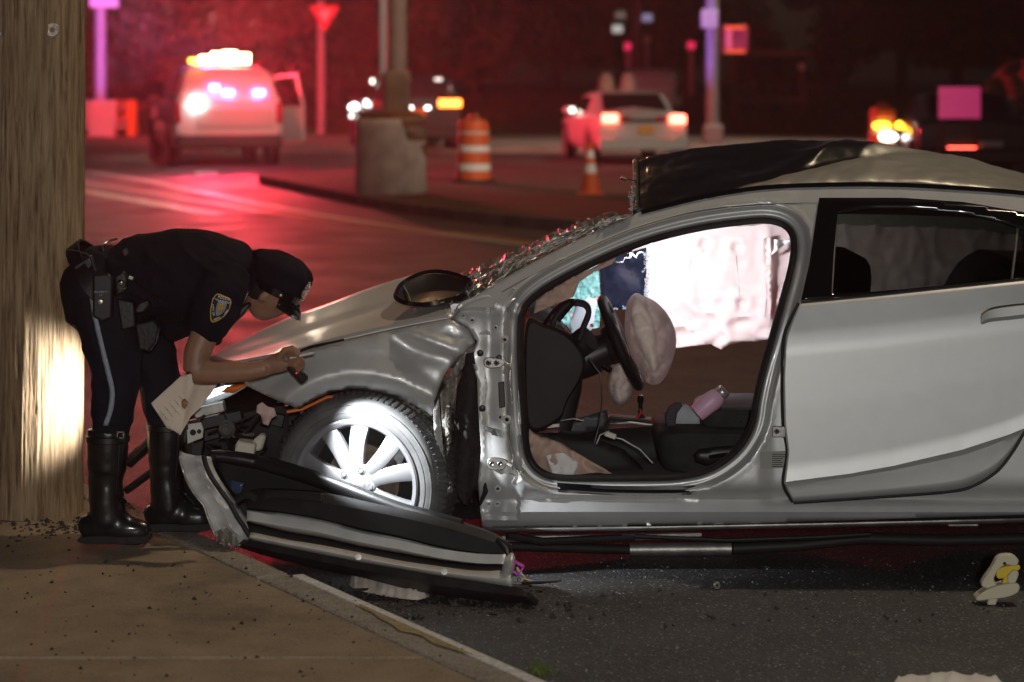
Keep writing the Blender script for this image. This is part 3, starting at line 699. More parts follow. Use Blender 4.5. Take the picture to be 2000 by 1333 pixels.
# torn front edge of the roof, with glass beads and a dangling connector
mb = MB(); e = rows_[0]; mb.tube([p + V((-.012 + .004 * nz(i * .9, 1), -.004, 0)) for i, p in enumerate(e)], [.012 + .004 * nz(i * .7, 5) for i in range(len(e))], 8); mb.build('roof_edge_flange', M['black'], roof)
mb = MB()
for i in range(150):
    p = e[random.randint(0, 16)].lerp(e[random.randint(0, 16)], random.random() * .2) + V((-.022 + random.gauss(0, .008), -.01, random.gauss(0, .006))); mb.ball(p, random.uniform(.0018, .004), nu=5, nv=3)
o = mb.build('glass_beads', mat('bead_glass', (.5, .55, .52), .05, spec=1.), roof, smooth=False); o['kind'] = 'stuff'
mb = MB(); mb.tube([P(1243, 354, 8.66), P(1232, 352, 8.64), P(1222, 350, 8.63)], .0016, 6); mb.tube([P(1223, 351, 8.63), P(1212, 347, 8.63)], [.006, .007], 4); mb.build('dangling_connector', M['black'], roof)
# windscreen header under the roof edge
mb = MB(); mb.tube([P(1252, 420, 8.72), P(1245, 405, 9.0), P(1243, 398, 9.3), P(1246, 398, 9.9)], .02, 8); mb.build('windscreen_header', M['black'], car)
# headliner and far roof rail
mb = MB(); hl = []
for x in np.linspace(1262, 2140, 14):
    dn = side_d(x, nearl(x)) + .06; pn = P(x, nearl(x) + 30, dn); hl.append([V((pn.x, d, pn.z + .05 * math.sin(math.pi * (d - dn) / (9.95 - dn)))) for d in np.linspace(dn, 9.95, 9)])
mb.loft(hl); mb.build('headliner', M['liner'], car)
mb = MB(); rp = [(1235, 470), (1300, 454), (1400, 441), (1520, 434), (1700, 433), (1900, 440), (2050, 455)]
mb.loft([[P(x, y - 14, 9.80) for x, y in cr(rp, 4)], [P(x, y + 10, 9.86) for x, y in cr(rp, 4)], [P(x, y + 26, 9.93) for x, y in cr(rp, 4)], [P(x, y + 20, 10.02) for x, y in cr(rp, 4)], [P(x, y - 20, 10.0) for x, y in cr(rp, 4)]])
mb.build('far_roof_rail', M['liner'], car)
# ---------------------------------------------------------------- bonnet
hn = cr([(452, 709), (520, 699), (581, 688), (644, 670), (768, 642), (884, 620)], 8); hn = resample(hn, 40)
hs = resample(cr([(409, 702), (440, 682), (488, 658), (561, 623), (637, 596), (726, 563), (823, 534), (866, 529)], 8), 40)
crv = []
for u in np.linspace(0, 1, 15):
    row = []
    for i in range(40):
        a = hn[i]; b = hs[i]; d = side_d(a[0], a[1]) + .02; dd = d + (D0 + .98 - d) * u
        x = a[0] + (b[0] - a[0]) * u; t = u ** .92; y = a[1] + (b[1] - a[1]) * t
        g = i / 39.
        y += 3.0 * math.exp(-((u - .42 - .1 * g) / .06) ** 2) * math.sin(math.pi * g) ** .5          # character crease
        y += 2.0 * nz(i * .16, u * 3.) * math.sin(math.pi * u)
        row.append(P(x, y, dd))
    crv.append(row)
for u in np.linspace(.1, 1, 7):
    crv.append([p + V((.05 * u * (1 if i < 6 else 0), .76 * u, -.05 * u - .10 * u ** 3)) for i, p in enumerate(crv[14])])
mb = MB(); mb.loft(crv); hood = mb.build('bonnet', M['paint'], car, solid=.006, angle=60)
mb = MB(); mb.tube([p + V((-.004, 0, -.012)) for p in [c[0] for c in crv]], .012, 8); mb.build('bonnet_lip', M['black'], hood)
# torn slit beside the bonnet edge
mb = MB(); sl_ = [(586, 686), (610, 677), (650, 669), (672, 664)]
mb.loft([[P(x, y - 2.5, side_d(x, y) - .001) for x, y in cr(sl_, 4)], [P(x, y + 1.5 + 1.5 * (700 - x) / 100, side_d(x, y) - .006) for x, y in cr(sl_, 4)]]); mb.build('edge_tear', M['black'], hood)
# ---------------------------------------------------------------- wing (fender)
ARCH = [(850, 818), (833, 803), (816, 794), (771, 775), (726, 763), (685, 760), (644, 767), (615, 779), (585, 799)]
fen = [(456, 713), (520, 702), (581, 691), (644, 673), (768, 645), (884, 623), (915, 641), (928, 668), (909, 688), (890, 705), (871, 729), (858, 757), (848, 784)] + ARCH + [(530, 777), (481, 753), (462, 730)]
_ar = np.array(ARCH, float)
def arch_e(px, py):
    a = _ar[:-1]; b = _ar[1:] - a; q = np.array([px, py]) - a; t = np.clip((q * b).sum(1) / (b ** 2).sum(1), 0, 1); return float(np.sqrt(((q - t[:, None] * b) ** 2).sum(1).min()))
def fen_d(px, py):
    d = side_d(px, py); e = arch_e(px, py)
    d += float(np.interp(e, [0, 4, 18, 33, 40, 70, 120], [.030, .010, -.012, -.030, -.026, -.006, 0]))
    # buckles
    ln = lambda x0, y0, x1, y1: ((px - x0) * (y1 - y0) - (py - y0) * (x1 - x0)) / math.hypot(x1 - x0, y1 - y0)
    k = ln(770, 640, 908, 690); m = max(0, min(1, (px - 740) / 60.)); d += m * (-.020 * max(0, 1 - abs(k) / 17.) + .020 * max(0, 1 - abs(k + 28) / 26.))
    k = ln(760, 650, 860, 760); m2 = max(0, min(1, (px - 730) / 80.)); d += m2 * .014 * max(0, 1 - abs(k) / 44.)
    d += .004 * nz(px * .010, py * .010, 2) + .0008 * nz(px * .04, py * .04, 7)
    if px > 850: d += .02 * ((px - 850) / 70.) * (1 + nz(px * .05, py * .05))
    return d
fd = panel('front_wing', fen, fen_d, M['paint'], car, step=8, curl=.006, curlw=6, solid=.004, rings=[[(x, np.interp(x, [590, 640, 685, 730, 790, 850], [765, 735, 727, 729, 746, 778])) for x in range(592, 850, 7)]], angle=70)
def flap(name, out, dfn, m, parent, step=6, amp=.006, sc=.06, **k):
    return panel(name, out, lambda x, y: dfn(x, y) + amp * nz(x * sc, y * sc, 3) + amp * .4 * nz(x * sc * 3, y * sc * 3, 8), m, parent, step=step, **k)
flap('torn_wing_strip', [(846, 802), (857, 778), (861, 830), (866, 880), (874, 922), (883, 948), (862, 968), (855, 930), (850, 880)], lambda x, y: D0 - .02 + (x - 846) * .0008, M['paint'], fd, amp=.004)
flap('torn_wing_edge', [(860, 770), (872, 746), (886, 719), (909, 689), (906, 715), (893, 742), (889, 772), (885, 802), (883, 860), (872, 893), (866, 862), (863, 810)], lambda x, y: D0 + .015 + .02 * math.sin(x * .35), M['bare'], fd, amp=.012, sc=.09, step=5)
flap('wing_liner_flap', [(909, 692), (925, 688), (932, 740), (936, 800), (938, 870), (948, 940), (953, 962), (938, 988), (928, 950), (915, 988), (905, 985), (890, 960), (880, 930), (872, 895), (884, 870), (890, 800), (894, 755), (905, 720)], lambda x, y: D0 + .05 + .03 * math.sin(x * .12 + y * .01), M['carpet'], car, amp=.02, sc=.05)
flap('wing_bolt_tab', [(858, 962), (882, 948), (885, 958), (868, 972)], lambda x, y: D0 - .015, M['steel'], fd, step=4, amp=.01)
# ---------------------------------------------------------------- cowl opening, wiper, windscreen
cow = cr([(768, 578), (776, 560), (800, 544), (830, 533), (862, 531), (896, 538), (925, 552), (912, 578), (870, 592), (830, 599), (795, 597), (776, 590)], 5, True)
mb = MB(); cc = [P(x, y, np.interp(y, [530, 600], [9.15, 8.62])) for x, y in cow]; ctr = sum(cc, V()) / len(cc)
mb.loft([cc, [c.lerp(ctr, .06) + V((0, 0, .012)) for c in cc], [c.lerp(ctr, .14) + V((0, 0, .002)) for c in cc]], closed=True); mb.build('cowl_rim', M['gloss_black'], car)
mb = MB(); mb.loft([[c.lerp(ctr, .12) for c in cc], [c.lerp(ctr, .3) - V((0, 0, .02)) for c in cc], [c.lerp(ctr, .97) - V((0, 0, .03)) for c in cc]], closed=True); mb.build('cowl_panel', M['black'], car)
mb = MB(); mb.tube([P(788, 560, 8.95), P(796, 574, 8.85), P(803, 595, 8.7)], [.006, .004, .005], 6); mb.build('wiper_arm', M['steel'], car)
# windscreen: crazed laminated glass, built from loose facets
lowr = resample(cr([(850, 596), (905, 590), (956, 560), (1040, 512), (1119, 472), (1184, 443), (1240, 420)], 8), 60)
topr = resample(cr([(842, 566), (900, 548), (960, 519), (1050, 481), (1130, 447), (1190, 428), (1216, 424)], 8), 60)
wr = []
for u in np.linspace(0, 1, 22):
    row = []
    for i in range(60):
        d = D0 + .22 + u * .75; a = lowr[i]; b = topr[i]; t = u ** .85
        p = P(a[0] + (b[0] - a[0]) * u, a[1] + (b[1] - a[1]) * t, d)
        row.append(p + V((random.gauss(0, .004), random.gauss(0, .005), random.gauss(0, .0018) + .006 * nz(i * .22, u * 6.))))
    wr.append(row)
for u in np.linspace(.12, 1, 8): wr.append([p + V((0, .62 * u, -.02 * u + random.gauss(0, .005))) for p in wr[21]])
vs = [p for r_ in wr for p in r_]; fs = []
for j in range(len(wr) - 1):
    for i in range(59):
        q = (j * 60 + i, j * 60 + i + 1, (j + 1) * 60 + i + 1, (j + 1) * 60 + i)
        fs += [(q[0], q[1], q[2]), (q[0], q[2], q[3])] if random.random() < .5 else [(q[0], q[1], q[3]), (q[1], q[2], q[3])]
M['crazed'] = mat('crazed_glass', (.20, .26, .23), .10, trans=.6, ior=1.5, var=.5, vscale=40, spec=.8)
mk('windscreen', vs, fs, M['crazed'], car, smooth=False)
mb = MB()
for i in range(260):                                       # crack lines standing proud as thin slivers
    j = random.randint(0, 19); k = random.randint(0, 57); a = wr[j][k] + V((0, 0, .004)); b = wr[j + random.randint(0, 2)][k + random.randint(0, 2)] + V((0, 0, .006))
    if (b - a).length > .004: mb.tube([a, b], .0012, 4)
o = mb.build('glass_slivers', mat('sliver_glass', (.6, .66, .62), .06, spec=1.), car, smooth=False); o['kind'] = 'stuff'
# ---------------------------------------------------------------- front wheel, steered inwards
def make_wheel(name, c, n, parent, Rt=.317, Rr=.222, W=.215, detail=True):
    n = V(n).normalized(); up = V((0, 0, 1)); t = n.cross(up).normalized()
    def at(r, a, h): return c + (t * math.cos(a) + up * math.sin(a)) * r + n * h
    wh = bpy.data.objects.new(name, None); COL.objects.link(wh); wh.parent = parent; WL[wh] = WL[parent]
    sg = 72; pr = [(Rr - .012, -W + .02), (Rr + .03, -W + .005), (Rt - .03, -W), (Rt - .006, -W + .02), (Rt, -W + .05), (Rt, -.05), (Rt - .005, -.026), (Rt - .016, -.010), (Rt - .022, -.004), (Rt - .030, .002), (Rt - .052, .006), (Rr + .028, .004), (Rr + .012, -.002), (Rr + .004, -.010), (Rr - .012, -.02)]
    mb = MB(); mb.loft([[at(r, 2 * math.pi * k / sg, h) for k in range(sg)] for r, h in pr], closed=True); ty = mb.build('tyre', M['tyre'], wh, angle=30)
    if detail:
        mb = MB()
        for k in range(84):                                # shoulder blocks and tread sipes
            a = 2 * math.pi * k / 84; da = .055 / 2
            for r0, h0, r1, h1 in ((Rt - .014, -.008, Rt + .004, -.05), (Rt + .004, -.062, Rt + .004, -.105), (Rt + .004, -.117, Rt + .004, -.165)):
                mb.loft([[at(r0, a - da, h0), at(r1, a - da * .8, h1)], [at(r0 + .004, a - da * .6, h0), at(r1 + .002, a - da * .6, h1)], [at(r0 + .004, a + da * .6, h0), at(r1 + .002, a + da * .6, h1)], [at(r0, a + da, h0), at(r1, a + da * .8, h1)]])
        o = mb.build('tread_blocks', M['tyre'], ty, smooth=False); o['kind'] = 'stuff'
        for rr in (Rt - .036, Rr + .035):
            mb = MB(); mb.loft([[at(rr + .0025 * math.cos(q), 2 * math.pi * k / sg, .005 + .0025 * math.sin(q)) for k in range(sg)] for q in np.linspace(0, 2 * math.pi, 7)], closed=True); mb.build('sidewall_ring', M['tyre'], ty)
    pr = [(Rr + .006, .000), (Rr + .010, .004), (Rr + .004, .008), (Rr - .008, .002), (Rr - .016, -.012), (Rr - .022, -.05), (Rr - .028, -.12), (Rr - .02, -.18)]
    rim = bpy.data.objects.new('rim', None); COL.objects.link(rim); rim.parent = wh; WL[rim] = WL[parent]
    mb = MB(); mb.loft([[at(r, 2 * math.pi * k / sg, h) for k in range(sg)] for r, h in pr], closed=True); mb.build('barrel', M['alloy'], rim, angle=45)
    for k in range(5):
        for sgn in (-1, 1):
            a0 = R(76) + 2 * math.pi * k / 5; mb = MB(); cs = []
            for q in np.linspace(0, 1, 8):
                r = .035 + (Rr - .012 - .035) * q; a = a0 + sgn * (.14 + .19 * q ** 1.3) * (.075 / max(.05, r) if q < .3 else 1); a = a0 + sgn * np.interp(q, [0, .25, .6, 1], [.34, .24, .25, .30])
                wd = np.interp(q, [0, .4, 1], [.024, .026, .032]); h = np.interp(q, [0, .3, .75, 1], [-.004, .002, .000, -.008]); tn = (-t * math.sin(a) + up * math.cos(a)); c0 = at(r, a, 0)
                cs.append([c0 - tn * wd + n * (h - .03), c0 - tn * wd + n * (h - .006), c0 - tn * wd * .55 + n * h, c0 + tn * wd * .55 + n * h, c0 + tn * wd + n * (h - .006), c0 + tn * wd + n * (h - .03)])
            mb.loft(cs); mb.build('spoke', M['alloy'], rim, angle=50)
    mb = MB(); mb.lathe([(.078, -.03), (.078, -.008), (.070, -.001), (.040, .0), (.033, .004), (.030, .006), (.0001, .007)], c, n, 32); mb.build('hub', M['alloy'], rim)
    for k in range(5):
        a = R(40) + 2 * math.pi * k / 5; mb = MB(); mb.lathe([(.016, -.001), (.015, .002), (.011, .003), (.011, .0), (.009, .001), (.008, .006), (.0001, .007)], at(.056, a, 0), n, 12); mb.build('lug_nut', M['alloy'], rim)
    mb = MB(); mb.lathe([(.06, -.07), (.135, -.07), (.135, -.095), (.06, -.095)], c, n, 40); mb.build('brake_disc', M['rust'], wh)
    mb = MB(); mb.lathe([(.0001, -.10), (.20, -.10), (.20, -.12), (.0001, -.12)], c, n, 32); mb.build('dust_shield', M['dark'], wh)
    return wh
STE = R(17); WC = P(695, 948, D0 + .015)
make_wheel('front_wheel', WC, (-math.sin(STE), -math.cos(STE), 0), car)
make_wheel('rear_wheel', V(((2204 - 1000) / 559., D0 + .03, .318)), (0, -1, 0), car, detail=False)
make_wheel('front_wheel', V((WC.x + .03, D0 + 1.74, .318)), (math.sin(STE), math.cos(STE), 0), car, detail=False)
make_wheel('rear_wheel', V(((2204 - 1000) / 559., D0 + 1.74, .318)), (0, 1, 0), car, detail=False)
# wheel-arch liner and strut
mb = MB(); al = cr([(560, 1000), (560, 850), (600, 800), (650, 775), (700, 768), (770, 782), (830, 812), (900, 860), (930, 1000)], 5)
mb.loft([[P(x, y, D0 + .04) for x, y in al], [P(x, y, D0 + .30) for x, y in al], [P(x + (740 - x) * .9, y + (960 - y) * .9, D0 + .34) for x, y in al]]); mb.build('arch_liner', M['dark'], car)
mb = MB(); mb.tube([P(800, 790, D0 + .18), P(830, 830, D0 + .16), P(850, 840, D0 + .1)], [.012, .02, .008], 8); mb.build('liner_clip', M['white'], car)
mb = MB(); mb.tube([P(560, 805, D0 + .08), P(590, 800, D0 + .09), P(640, 776, D0 + .08), P(660, 775, D0 + .09)], .006, 6); mb.build('torn_liner_edge', M['orange'], car)
# ---------------------------------------------------------------- smashed front end
HDL = emitter('headlight_led', (.9, .96, 1), 5.)
hl_o = [(352, 800), (372, 780), (400, 764), (440, 752), (486, 748), (480, 757), (455, 772), (425, 785), (392, 797), (365, 808)]
hd = panel('headlight', hl_o, lambda x, y: 8.72 + (486 - x) * .0006, mat('headlight_lens', (.55, .58, .60), .12, trans=.4, ior=1.45, spec=.8), car, step=7, solid=.03)
mb = MB(); mb.tube([P(372, 789, 8.70), P(405, 772, 8.69), P(440, 760, 8.68), P(468, 754, 8.67)], [.008, .013, .011, .004], 8); mb.build('led_strip', HDL, hd)
panel('side_reflector', [(430, 766), (450, 754), (490, 743), (524, 735), (512, 746), (480, 754), (456, 768)], lambda x, y: 8.64, M['orange'], hd, step=6, solid=.01)
def bx(name, px, py, w_, h_, d, dep, m, rot=0., bevel=.004):
    c = P(px, py, d); k = d / F; rm = Matrix.Rotation(R(rot), 3, 'Y'); mb = MB(); mb.box(c, (w_ * k, dep, h_ * k), rm); return mb.build(name, m, car, bevel=bevel)
def tb(name, pts, r, m, seg=8):
    mb = MB(); mb.tube([P(*p) for p in pts], r, seg); return mb.build(name, m, car)
bx('crash_beam', 410, 800, 60, 20, 8.70, .05, M['steel'], -14)
bx('bumper_bar', 420, 822, 110, 22, 8.85, .06, M['black'], -12)
bk = MB(); bk.prism([P(a, b, 8.60) for a, b in ((364, 830), (392, 826), (397, 838), (396, 856), (380, 862), (366, 868))], (0, .01, 0)); bo = bk.build('tow_bracket', M['white'], car, bevel=.003)
for x, y, r in ((377, 845, .011), (389, 843, .008)): mb = MB(); mb.lathe([(r, 0), (r, .003), (.0001, .003)], P(x, y, 8.598), (0, -1, 0), 14); mb.build('bracket_hole', M['dark'], bo)
mb = MB(); mb.lathe([(.026, -.03), (.030, -.01), (.030, .008), (.022, .014), (.019, .011), (.012, .011), (.010, .016), (.0001, .016)], P(444, 838, 8.63), (-.15, -1, 0), 24); mb.build('horn', mat('horn_metal', (.10, .10, .09), .5, .4), car)
tb('horn_bracket', [(440, 850, 8.64), (446, 870, 8.66), (458, 882, 8.7)], .006, M['dark'])
bt = MB(); bt.prism([P(a, b, 8.58) for a, b in ((462, 862), (500, 868), (494, 902), (455, 896))], (0, .09, 0)); bt.build('washer_bottle', M['cream'], car, bevel=.008)
bt = MB(); bt.prism([P(a, b, 8.62) for a, b in ((492, 862), (510, 848), (520, 852), (512, 880), (498, 884))], (0, .06, 0)); bt.build('filler_neck', M['cream'], car, bevel=.01)
flap('torn_bracket_plate', [(502, 792), (512, 786), (522, 794), (536, 798), (540, 812), (530, 818), (524, 832), (514, 828), (510, 812), (501, 806)], lambda x, y: 8.6, mat('pinkish_plastic', (.60, .42, .38), .5), car, step=5, amp=.02)  # plate in an even pinkish plastic
for k in range(26):
    x = random.uniform(385, 585); y = random.uniform(805, 1000); bx('engine_bay_block', x, y, random.uniform(14, 46), random.uniform(10, 36), random.uniform(8.78, 9.2), random.uniform(.04, .12), random.choice((M['dark'], M['dark'], M['black'], M['steel'] if k % 9 == 0 else M['dark'])), random.uniform(-30, 30))
for k in range(18):
    x = random.uniform(385, 570); y = random.uniform(800, 900); tb('hose', [(x, y, 8.7), (x + random.uniform(-30, 30), y + random.uniform(-20, 25), 8.66), (x + random.uniform(-50, 50), y + random.uniform(5, 50), 8.72)], random.uniform(.003, .009), random.choice((M['black'], M['dark'], M['steel'])))
tb('radiator_support', [(250, 905, 8.95), (300, 860, 8.92), (345, 822, 8.85), (380, 800, 8.8)], .022, M['black'])
tb('radiator_support', [(245, 960, 9.0), (300, 920, 8.98), (345, 885, 8.9)], .014, M['black'])
mb = MB(); mb.loft([[P(x, y, 9.0) for x, y in ((330, 1010), (400, 1010), (520, 1010), (600, 1010))], [P(x, y, 9.05) for x, y in ((345, 900), (400, 830), (520, 800), (600, 790))], [P(x, y, 9.6) for x, y in ((380, 800), (420, 730), (520, 720), (600, 715))]]); mb.build('radiator', M['dark'], car, solid=.02)
for x, y in ((590, 805), (578, 800), (560, 790), (545, 783)): mb = MB(); mb.box(P(x, y, 8.6), (.012, .02, .012)); mb.build('clip', M['orange'] if x == 560 else M['black'], car)
# far wing closes the front
mb = MB(); mb.loft([[V((x, 10.16, z)) for x, z in ((-1.15, .62), (-.6, .8), (.0, .88))], [V((x, 10.22, z)) for x, z in ((-1.2, .35), (-.6, .66), (.0, .4))]]); mb.build('far_wing', M['paint'], car, solid=.006)
# ---------------------------------------------------------------- underbody
mb = MB(); mb.loft([[P(x, y, D0 + .06) for x, y in ((940, 1040), (1300, 1036), (1600, 1030), (1850, 1024), (2200, 1018))], [P(x, y, D0 + .05) for x, y in ((940, 1032), (1300, 1028), (1600, 1022), (1850, 1016), (2200, 1008))]])
mb.build('pinch_weld', M['steel'], car, solid=.006)
mb = MB(); mb.loft([[V((x, D0 + .08, z)) for x in (-.3, .8, 2.3)] for z in (.19,)] + [[V((x, 10.1, .19)) for x in (-.3, .8, 2.3)]]); mb.build('floor_pan', M['dark'], car, solid=.02)
tb('exhaust_pipe', [(960, 1066, 8.8), (1100, 1070, 8.8), (1232, 1074, 8.8)], .018, M['dark'], 12)
tb('exhaust_sleeve', [(1230, 1074, 8.8), (1330, 1073, 8.8), (1428, 1072, 8.8)], .025, M['steel'], 14)
tb('exhaust_pipe', [(1430, 1072, 8.82), (1560, 1066, 8.86), (1680, 1052, 8.9), (1850, 1056, 8.95), (2100, 1050, 9)], .022, mat('dark_pipe', (.05, .048, .045), .45, .6), 12)
tb('heat_shield', [(980, 1052, 8.66), (1200, 1050, 8.66), (1370, 1046, 8.66)], .013, M['steel'], 8)
tb('brake_line', [(1240, 1048, 8.62), (1420, 1056, 8.62), (1600, 1050, 8.63), (1700, 1044, 8.64)], .008, M['black'])
tb('rocker_bracket', [(990, 1046, 8.6), (1060, 1058, 8.64), (1240, 1050, 8.66)], .014, M['dark'])
bx('jack_point', 1880, 1024, 60, 8, D0 + .08, .03, M['steel'])

mb = MB(); mb.box((-.62, 9.45, .14), (.85, 1.25, .13)); mb.build('front_light_block', M['dark'], car, bevel=.02)  # added box, keeps red light from passing under the car
mb = MB(); mb.box((1.1, 9.3, .13), (2.6, .22, .12)); mb.build('mid_light_block', M['dark'], car, bevel=.03)  # second added box, blocks more of the low red light
# ---------------------------------------------------------------- cabin
dp = cr([(1026, 632), (1060, 630), (1104, 648), (1134, 680), (1143, 710), (1132, 745), (1108, 785), (1092, 822), (1040, 846), (1024, 800)], 5, True)
def xf(p, dd): return V((p.x, p.y + dd, p.z))
base = [P(a, b, D0 + .26) for a, b in dp]; cen = sum(base, V()) / len(base)
mb = MB(); mb.loft([[p.lerp(cen, .985) for p in base], [p.lerp(cen, .06) + V((0, -.014, 0)) for p in base], [p.lerp(cen, .10) + V((0, -.020, 0)) for p in base], [p.lerp(cen, .02) for p in base]][::-1] + [], closed=True)
mb.loft([[p.lerp(cen, .10) + V((0, -.020, 0)) for p in base], [p.lerp(cen, .6) + V((0, -.024, 0)) for p in base], [p.lerp(cen, .99) + V((0, -.024, 0)) for p in base]], closed=True)
dash = mb.build('dash_end_panel', M['trim'], car, angle=30)
mb = MB(); mb.loft([[p for p in base], [p + V((-.03, .5, .0)) for p in base], [p + V((-.06, 1.30, .0)) for p in base]], closed=True); mb.build('dashboard', M['trim'], car)
# dash top with instrument hood
mb = MB(); ih = cr([(1076, 650), (1085, 622), (1110, 596), (1140, 596), (1150, 612), (1140, 640), (1130, 668)], 5)
mb.loft([[P(a, b, 8.72) for a, b in ih], [P(a, b - 4, 8.86) for a, b in ih], [P(a, b, 9.05) for a, b in ih]]); mb.build('instrument_hood', M['trim'], car, solid=.02)
mb = MB(); mb.tube([P(a, b, 8.715) for a, b in cr([(1062, 636), (1078, 612), (1100, 592), (1122, 588), (1108, 606), (1090, 628)], 5)], .007, 8); mb.build('trim_strip', M['gloss_black'], car)
panel('demister_trim', [(1112, 636), (1126, 592), (1150, 580), (1166, 590), (1158, 640), (1140, 662), (1120, 660)], lambda x, y: 9.3, mat('pale_trim', (.20, .22, .24), .7), car, step=8, solid=.01)
# far part of windscreen seen from inside, with dark window beside it
vv, tri = panel_mesh([(1085, 560), (1172, 505), (1174, 600), (1170, 640), (1120, 650), (1090, 620)], step=6)
mk('windscreen_inner_face', [P(a, b, 9.75) + V((0, random.gauss(0, .006), 0)) for a, b in vv], tri, mat('teal_crazed_glass', (.20, .42, .40), .2, trans=.25, var=.4, vscale=60), car, smooth=False)
pw = panel('passenger_quarter_glass', [(1172, 512), (1262, 484), (1262, 540), (1256, 590), (1240, 604), (1178, 606)], lambda x, y: 9.72, mat('dark_glass', (.008, .010, .02), .06, var=.4, vscale=20), car, step=10, solid=.006)
mb = MB()
for i in range(90):
    t = random.random(); x, y = (1262, 484 + 105 * t) if i % 3 else (1180 + 70 * t, 606 - 8 * t); mb.ball(P(x + random.gauss(0, 2.5), y + random.gauss(0, 2), 9.70), random.uniform(.002, .0045), nu=5, nv=3)
o = mb.build('glass_crumbs_edge', mat('crumb_glass', (.25, .30, .33), .08, spec=1.), pw, smooth=False); o['kind'] = 'stuff'
# ---- airbags
def wrinkle(x, y, s=1.): return .5 * (1 - abs(nz(x * s, y * s, 1.7))) ** 3 + .25 * nz(x * s * 2.3, y * s * 2.3, 9.)
cur = [(1232, 478), (1330, 452), (1450, 436), (1580, 430), (1760, 434), (1900, 446), (2000, 462), (2000, 560), (1900, 600), (1700, 640), (1560, 662), (1520, 664), (1497, 663), (1470, 668), (1450, 668), (1425, 673), (1408, 683), (1388, 672), (1350, 676), (1318, 680), (1280, 686), (1262, 640), (1250, 560)]
def cur_d(x, y):
    d = 9.86 + .012 * nz(x * .008, y * .008)
    low = max(0, (y - 560) / 120.)
    d -= .075 * wrinkle(x * .012, y * .03, 1.) * (.25 + low) + .03 * wrinkle(x * .03, y * .012, 1.) * .6
    for bx_, by_ in ((1438, 484), (1448, 593), (1375, 478)):
        r = math.hypot(x - bx_, y - by_); d += .03 * math.exp(-(r / 9.) ** 2) - .012 * math.exp(-((r - 16) / 9.) ** 2)
    d -= .03 * math.exp(-((x - 1500) / 14.) ** 2) * .6
    return d
cb = panel('curtain_airbag', [tuple(p) for p in cur], cur_d, M['bag'], car, step=6.5, solid=.004, angle=70)
for bx_, by_ in ((1438, 484), (1448, 593)):
    mb = MB(); mb.lathe([(.009, 0), (.009, .004), (.0001, .006)], P(bx_, by_, cur_d(bx_, by_) - .006), (0, -1, 0), 10); mb.build('tether_button', mat('tether_pink', (.55, .38, .38), .7), cb)
for pl in ([(1438, 500), (1441, 540), (1445, 580)], [(1500, 470), (1502, 520), (1498, 570), (1494, 620)], [(1375, 490), (1352, 505), (1345, 530)]):
    mb = MB(); mb.tube([P(x, y, cur_d(x, y) - .006) for x, y in cr(pl, 5)], .0012, 5); mb.build('stitch_line', mat('stitch', (.35, .18, .22), .7) if pl[0][0] == 1500 else M['steel'], cb)
panel('curtain_fold', [(1484, 470), (1504, 462), (1510, 560), (1502, 640), (1496, 560)], lambda x, y: 9.80 + .01 * math.sin(x * .4), M['bag'], cb, step=7, solid=.003)
panel('torn_webbing', [(1512, 468), (1545, 470), (1530, 480), (1505, 500), (1512, 486)], lambda x, y: 9.78 - .02 * math.sin(x * .2), M['bagwhite'], cb, step=5, solid=.002)
# driver airbag
def crumple(d):
    q = d * 1.25; r = 1 - .10 * abs(mnoise.noise(q + V((3, 1, 2)))) - .07 * (1 - abs(mnoise.noise(q * 1.9 + V((8, 3, 1))))) ** 6 - .035 * (1 - abs(mnoise.noise(q * 3.7))) ** 6
    return r
def puffed(name, out, d, depth, m, parent, amp=.02, sc=.035, step=4.5):
    """a slack bag: front and back skins swelling from one outline, with sharp fabric creases"""
    o = [tuple(p) for p in cr(out, 4, True)]; vv, tri = panel_mesh(o, step=step); e = pdist(vv, o); em = e.max(); vs = []; n = len(vv)
    for sgn in (-1, 1):
        for (x, y), q in zip(vv, e):
            t = min(1, q / em); f = math.sqrt(max(0, 1 - (1 - t) ** 2)); rid = (1 - abs(nz(x * sc + y * .012, y * sc * .8, 4.2 + sgn))) ** 5 + .5 * (1 - abs(nz(x * sc * 2.3, y * sc * 2., 1.1))) ** 6
            vs.append(P(x, y, d + sgn * depth * f + (amp * (rid - .25) * min(1, q / 6.) if sgn < 0 else 0)))
    return mk(name, vs, tri + [tuple(a + n for a in t)[::-1] for t in tri], m, parent, angle=180)
da = puffed('driver_airbag', [(1222, 604), (1229, 584), (1242, 573), (1258, 579), (1281, 590), (1303, 613), (1317, 641), (1321, 668), (1315, 701), (1303, 731), (1289, 749), (1272, 752), (1261, 744), (1249, 722), (1235, 700), (1225, 670), (1220, 640)], 8.93, .15, M['bag'], car, .034, .024)
puffed('airbag_fold', [(1232, 600), (1246, 584), (1262, 600), (1276, 630), (1284, 668), (1286, 705), (1278, 728), (1264, 706), (1248, 676), (1236, 640)], 8.80, .035, mat('inner_airbag_cloth', (.86, .70, .62), .85, bump=.1, bscale=50), da, .018, .035)
puffed('knee_airbag', [(1191, 722), (1205, 705), (1226, 708), (1237, 735), (1235, 766), (1222, 789), (1205, 793), (1192, 776), (1187, 748)], 8.93, .09, mat('knee_airbag_cloth', (.66, .52, .48), .85, bump=.12, bscale=50), car, .022, .04)
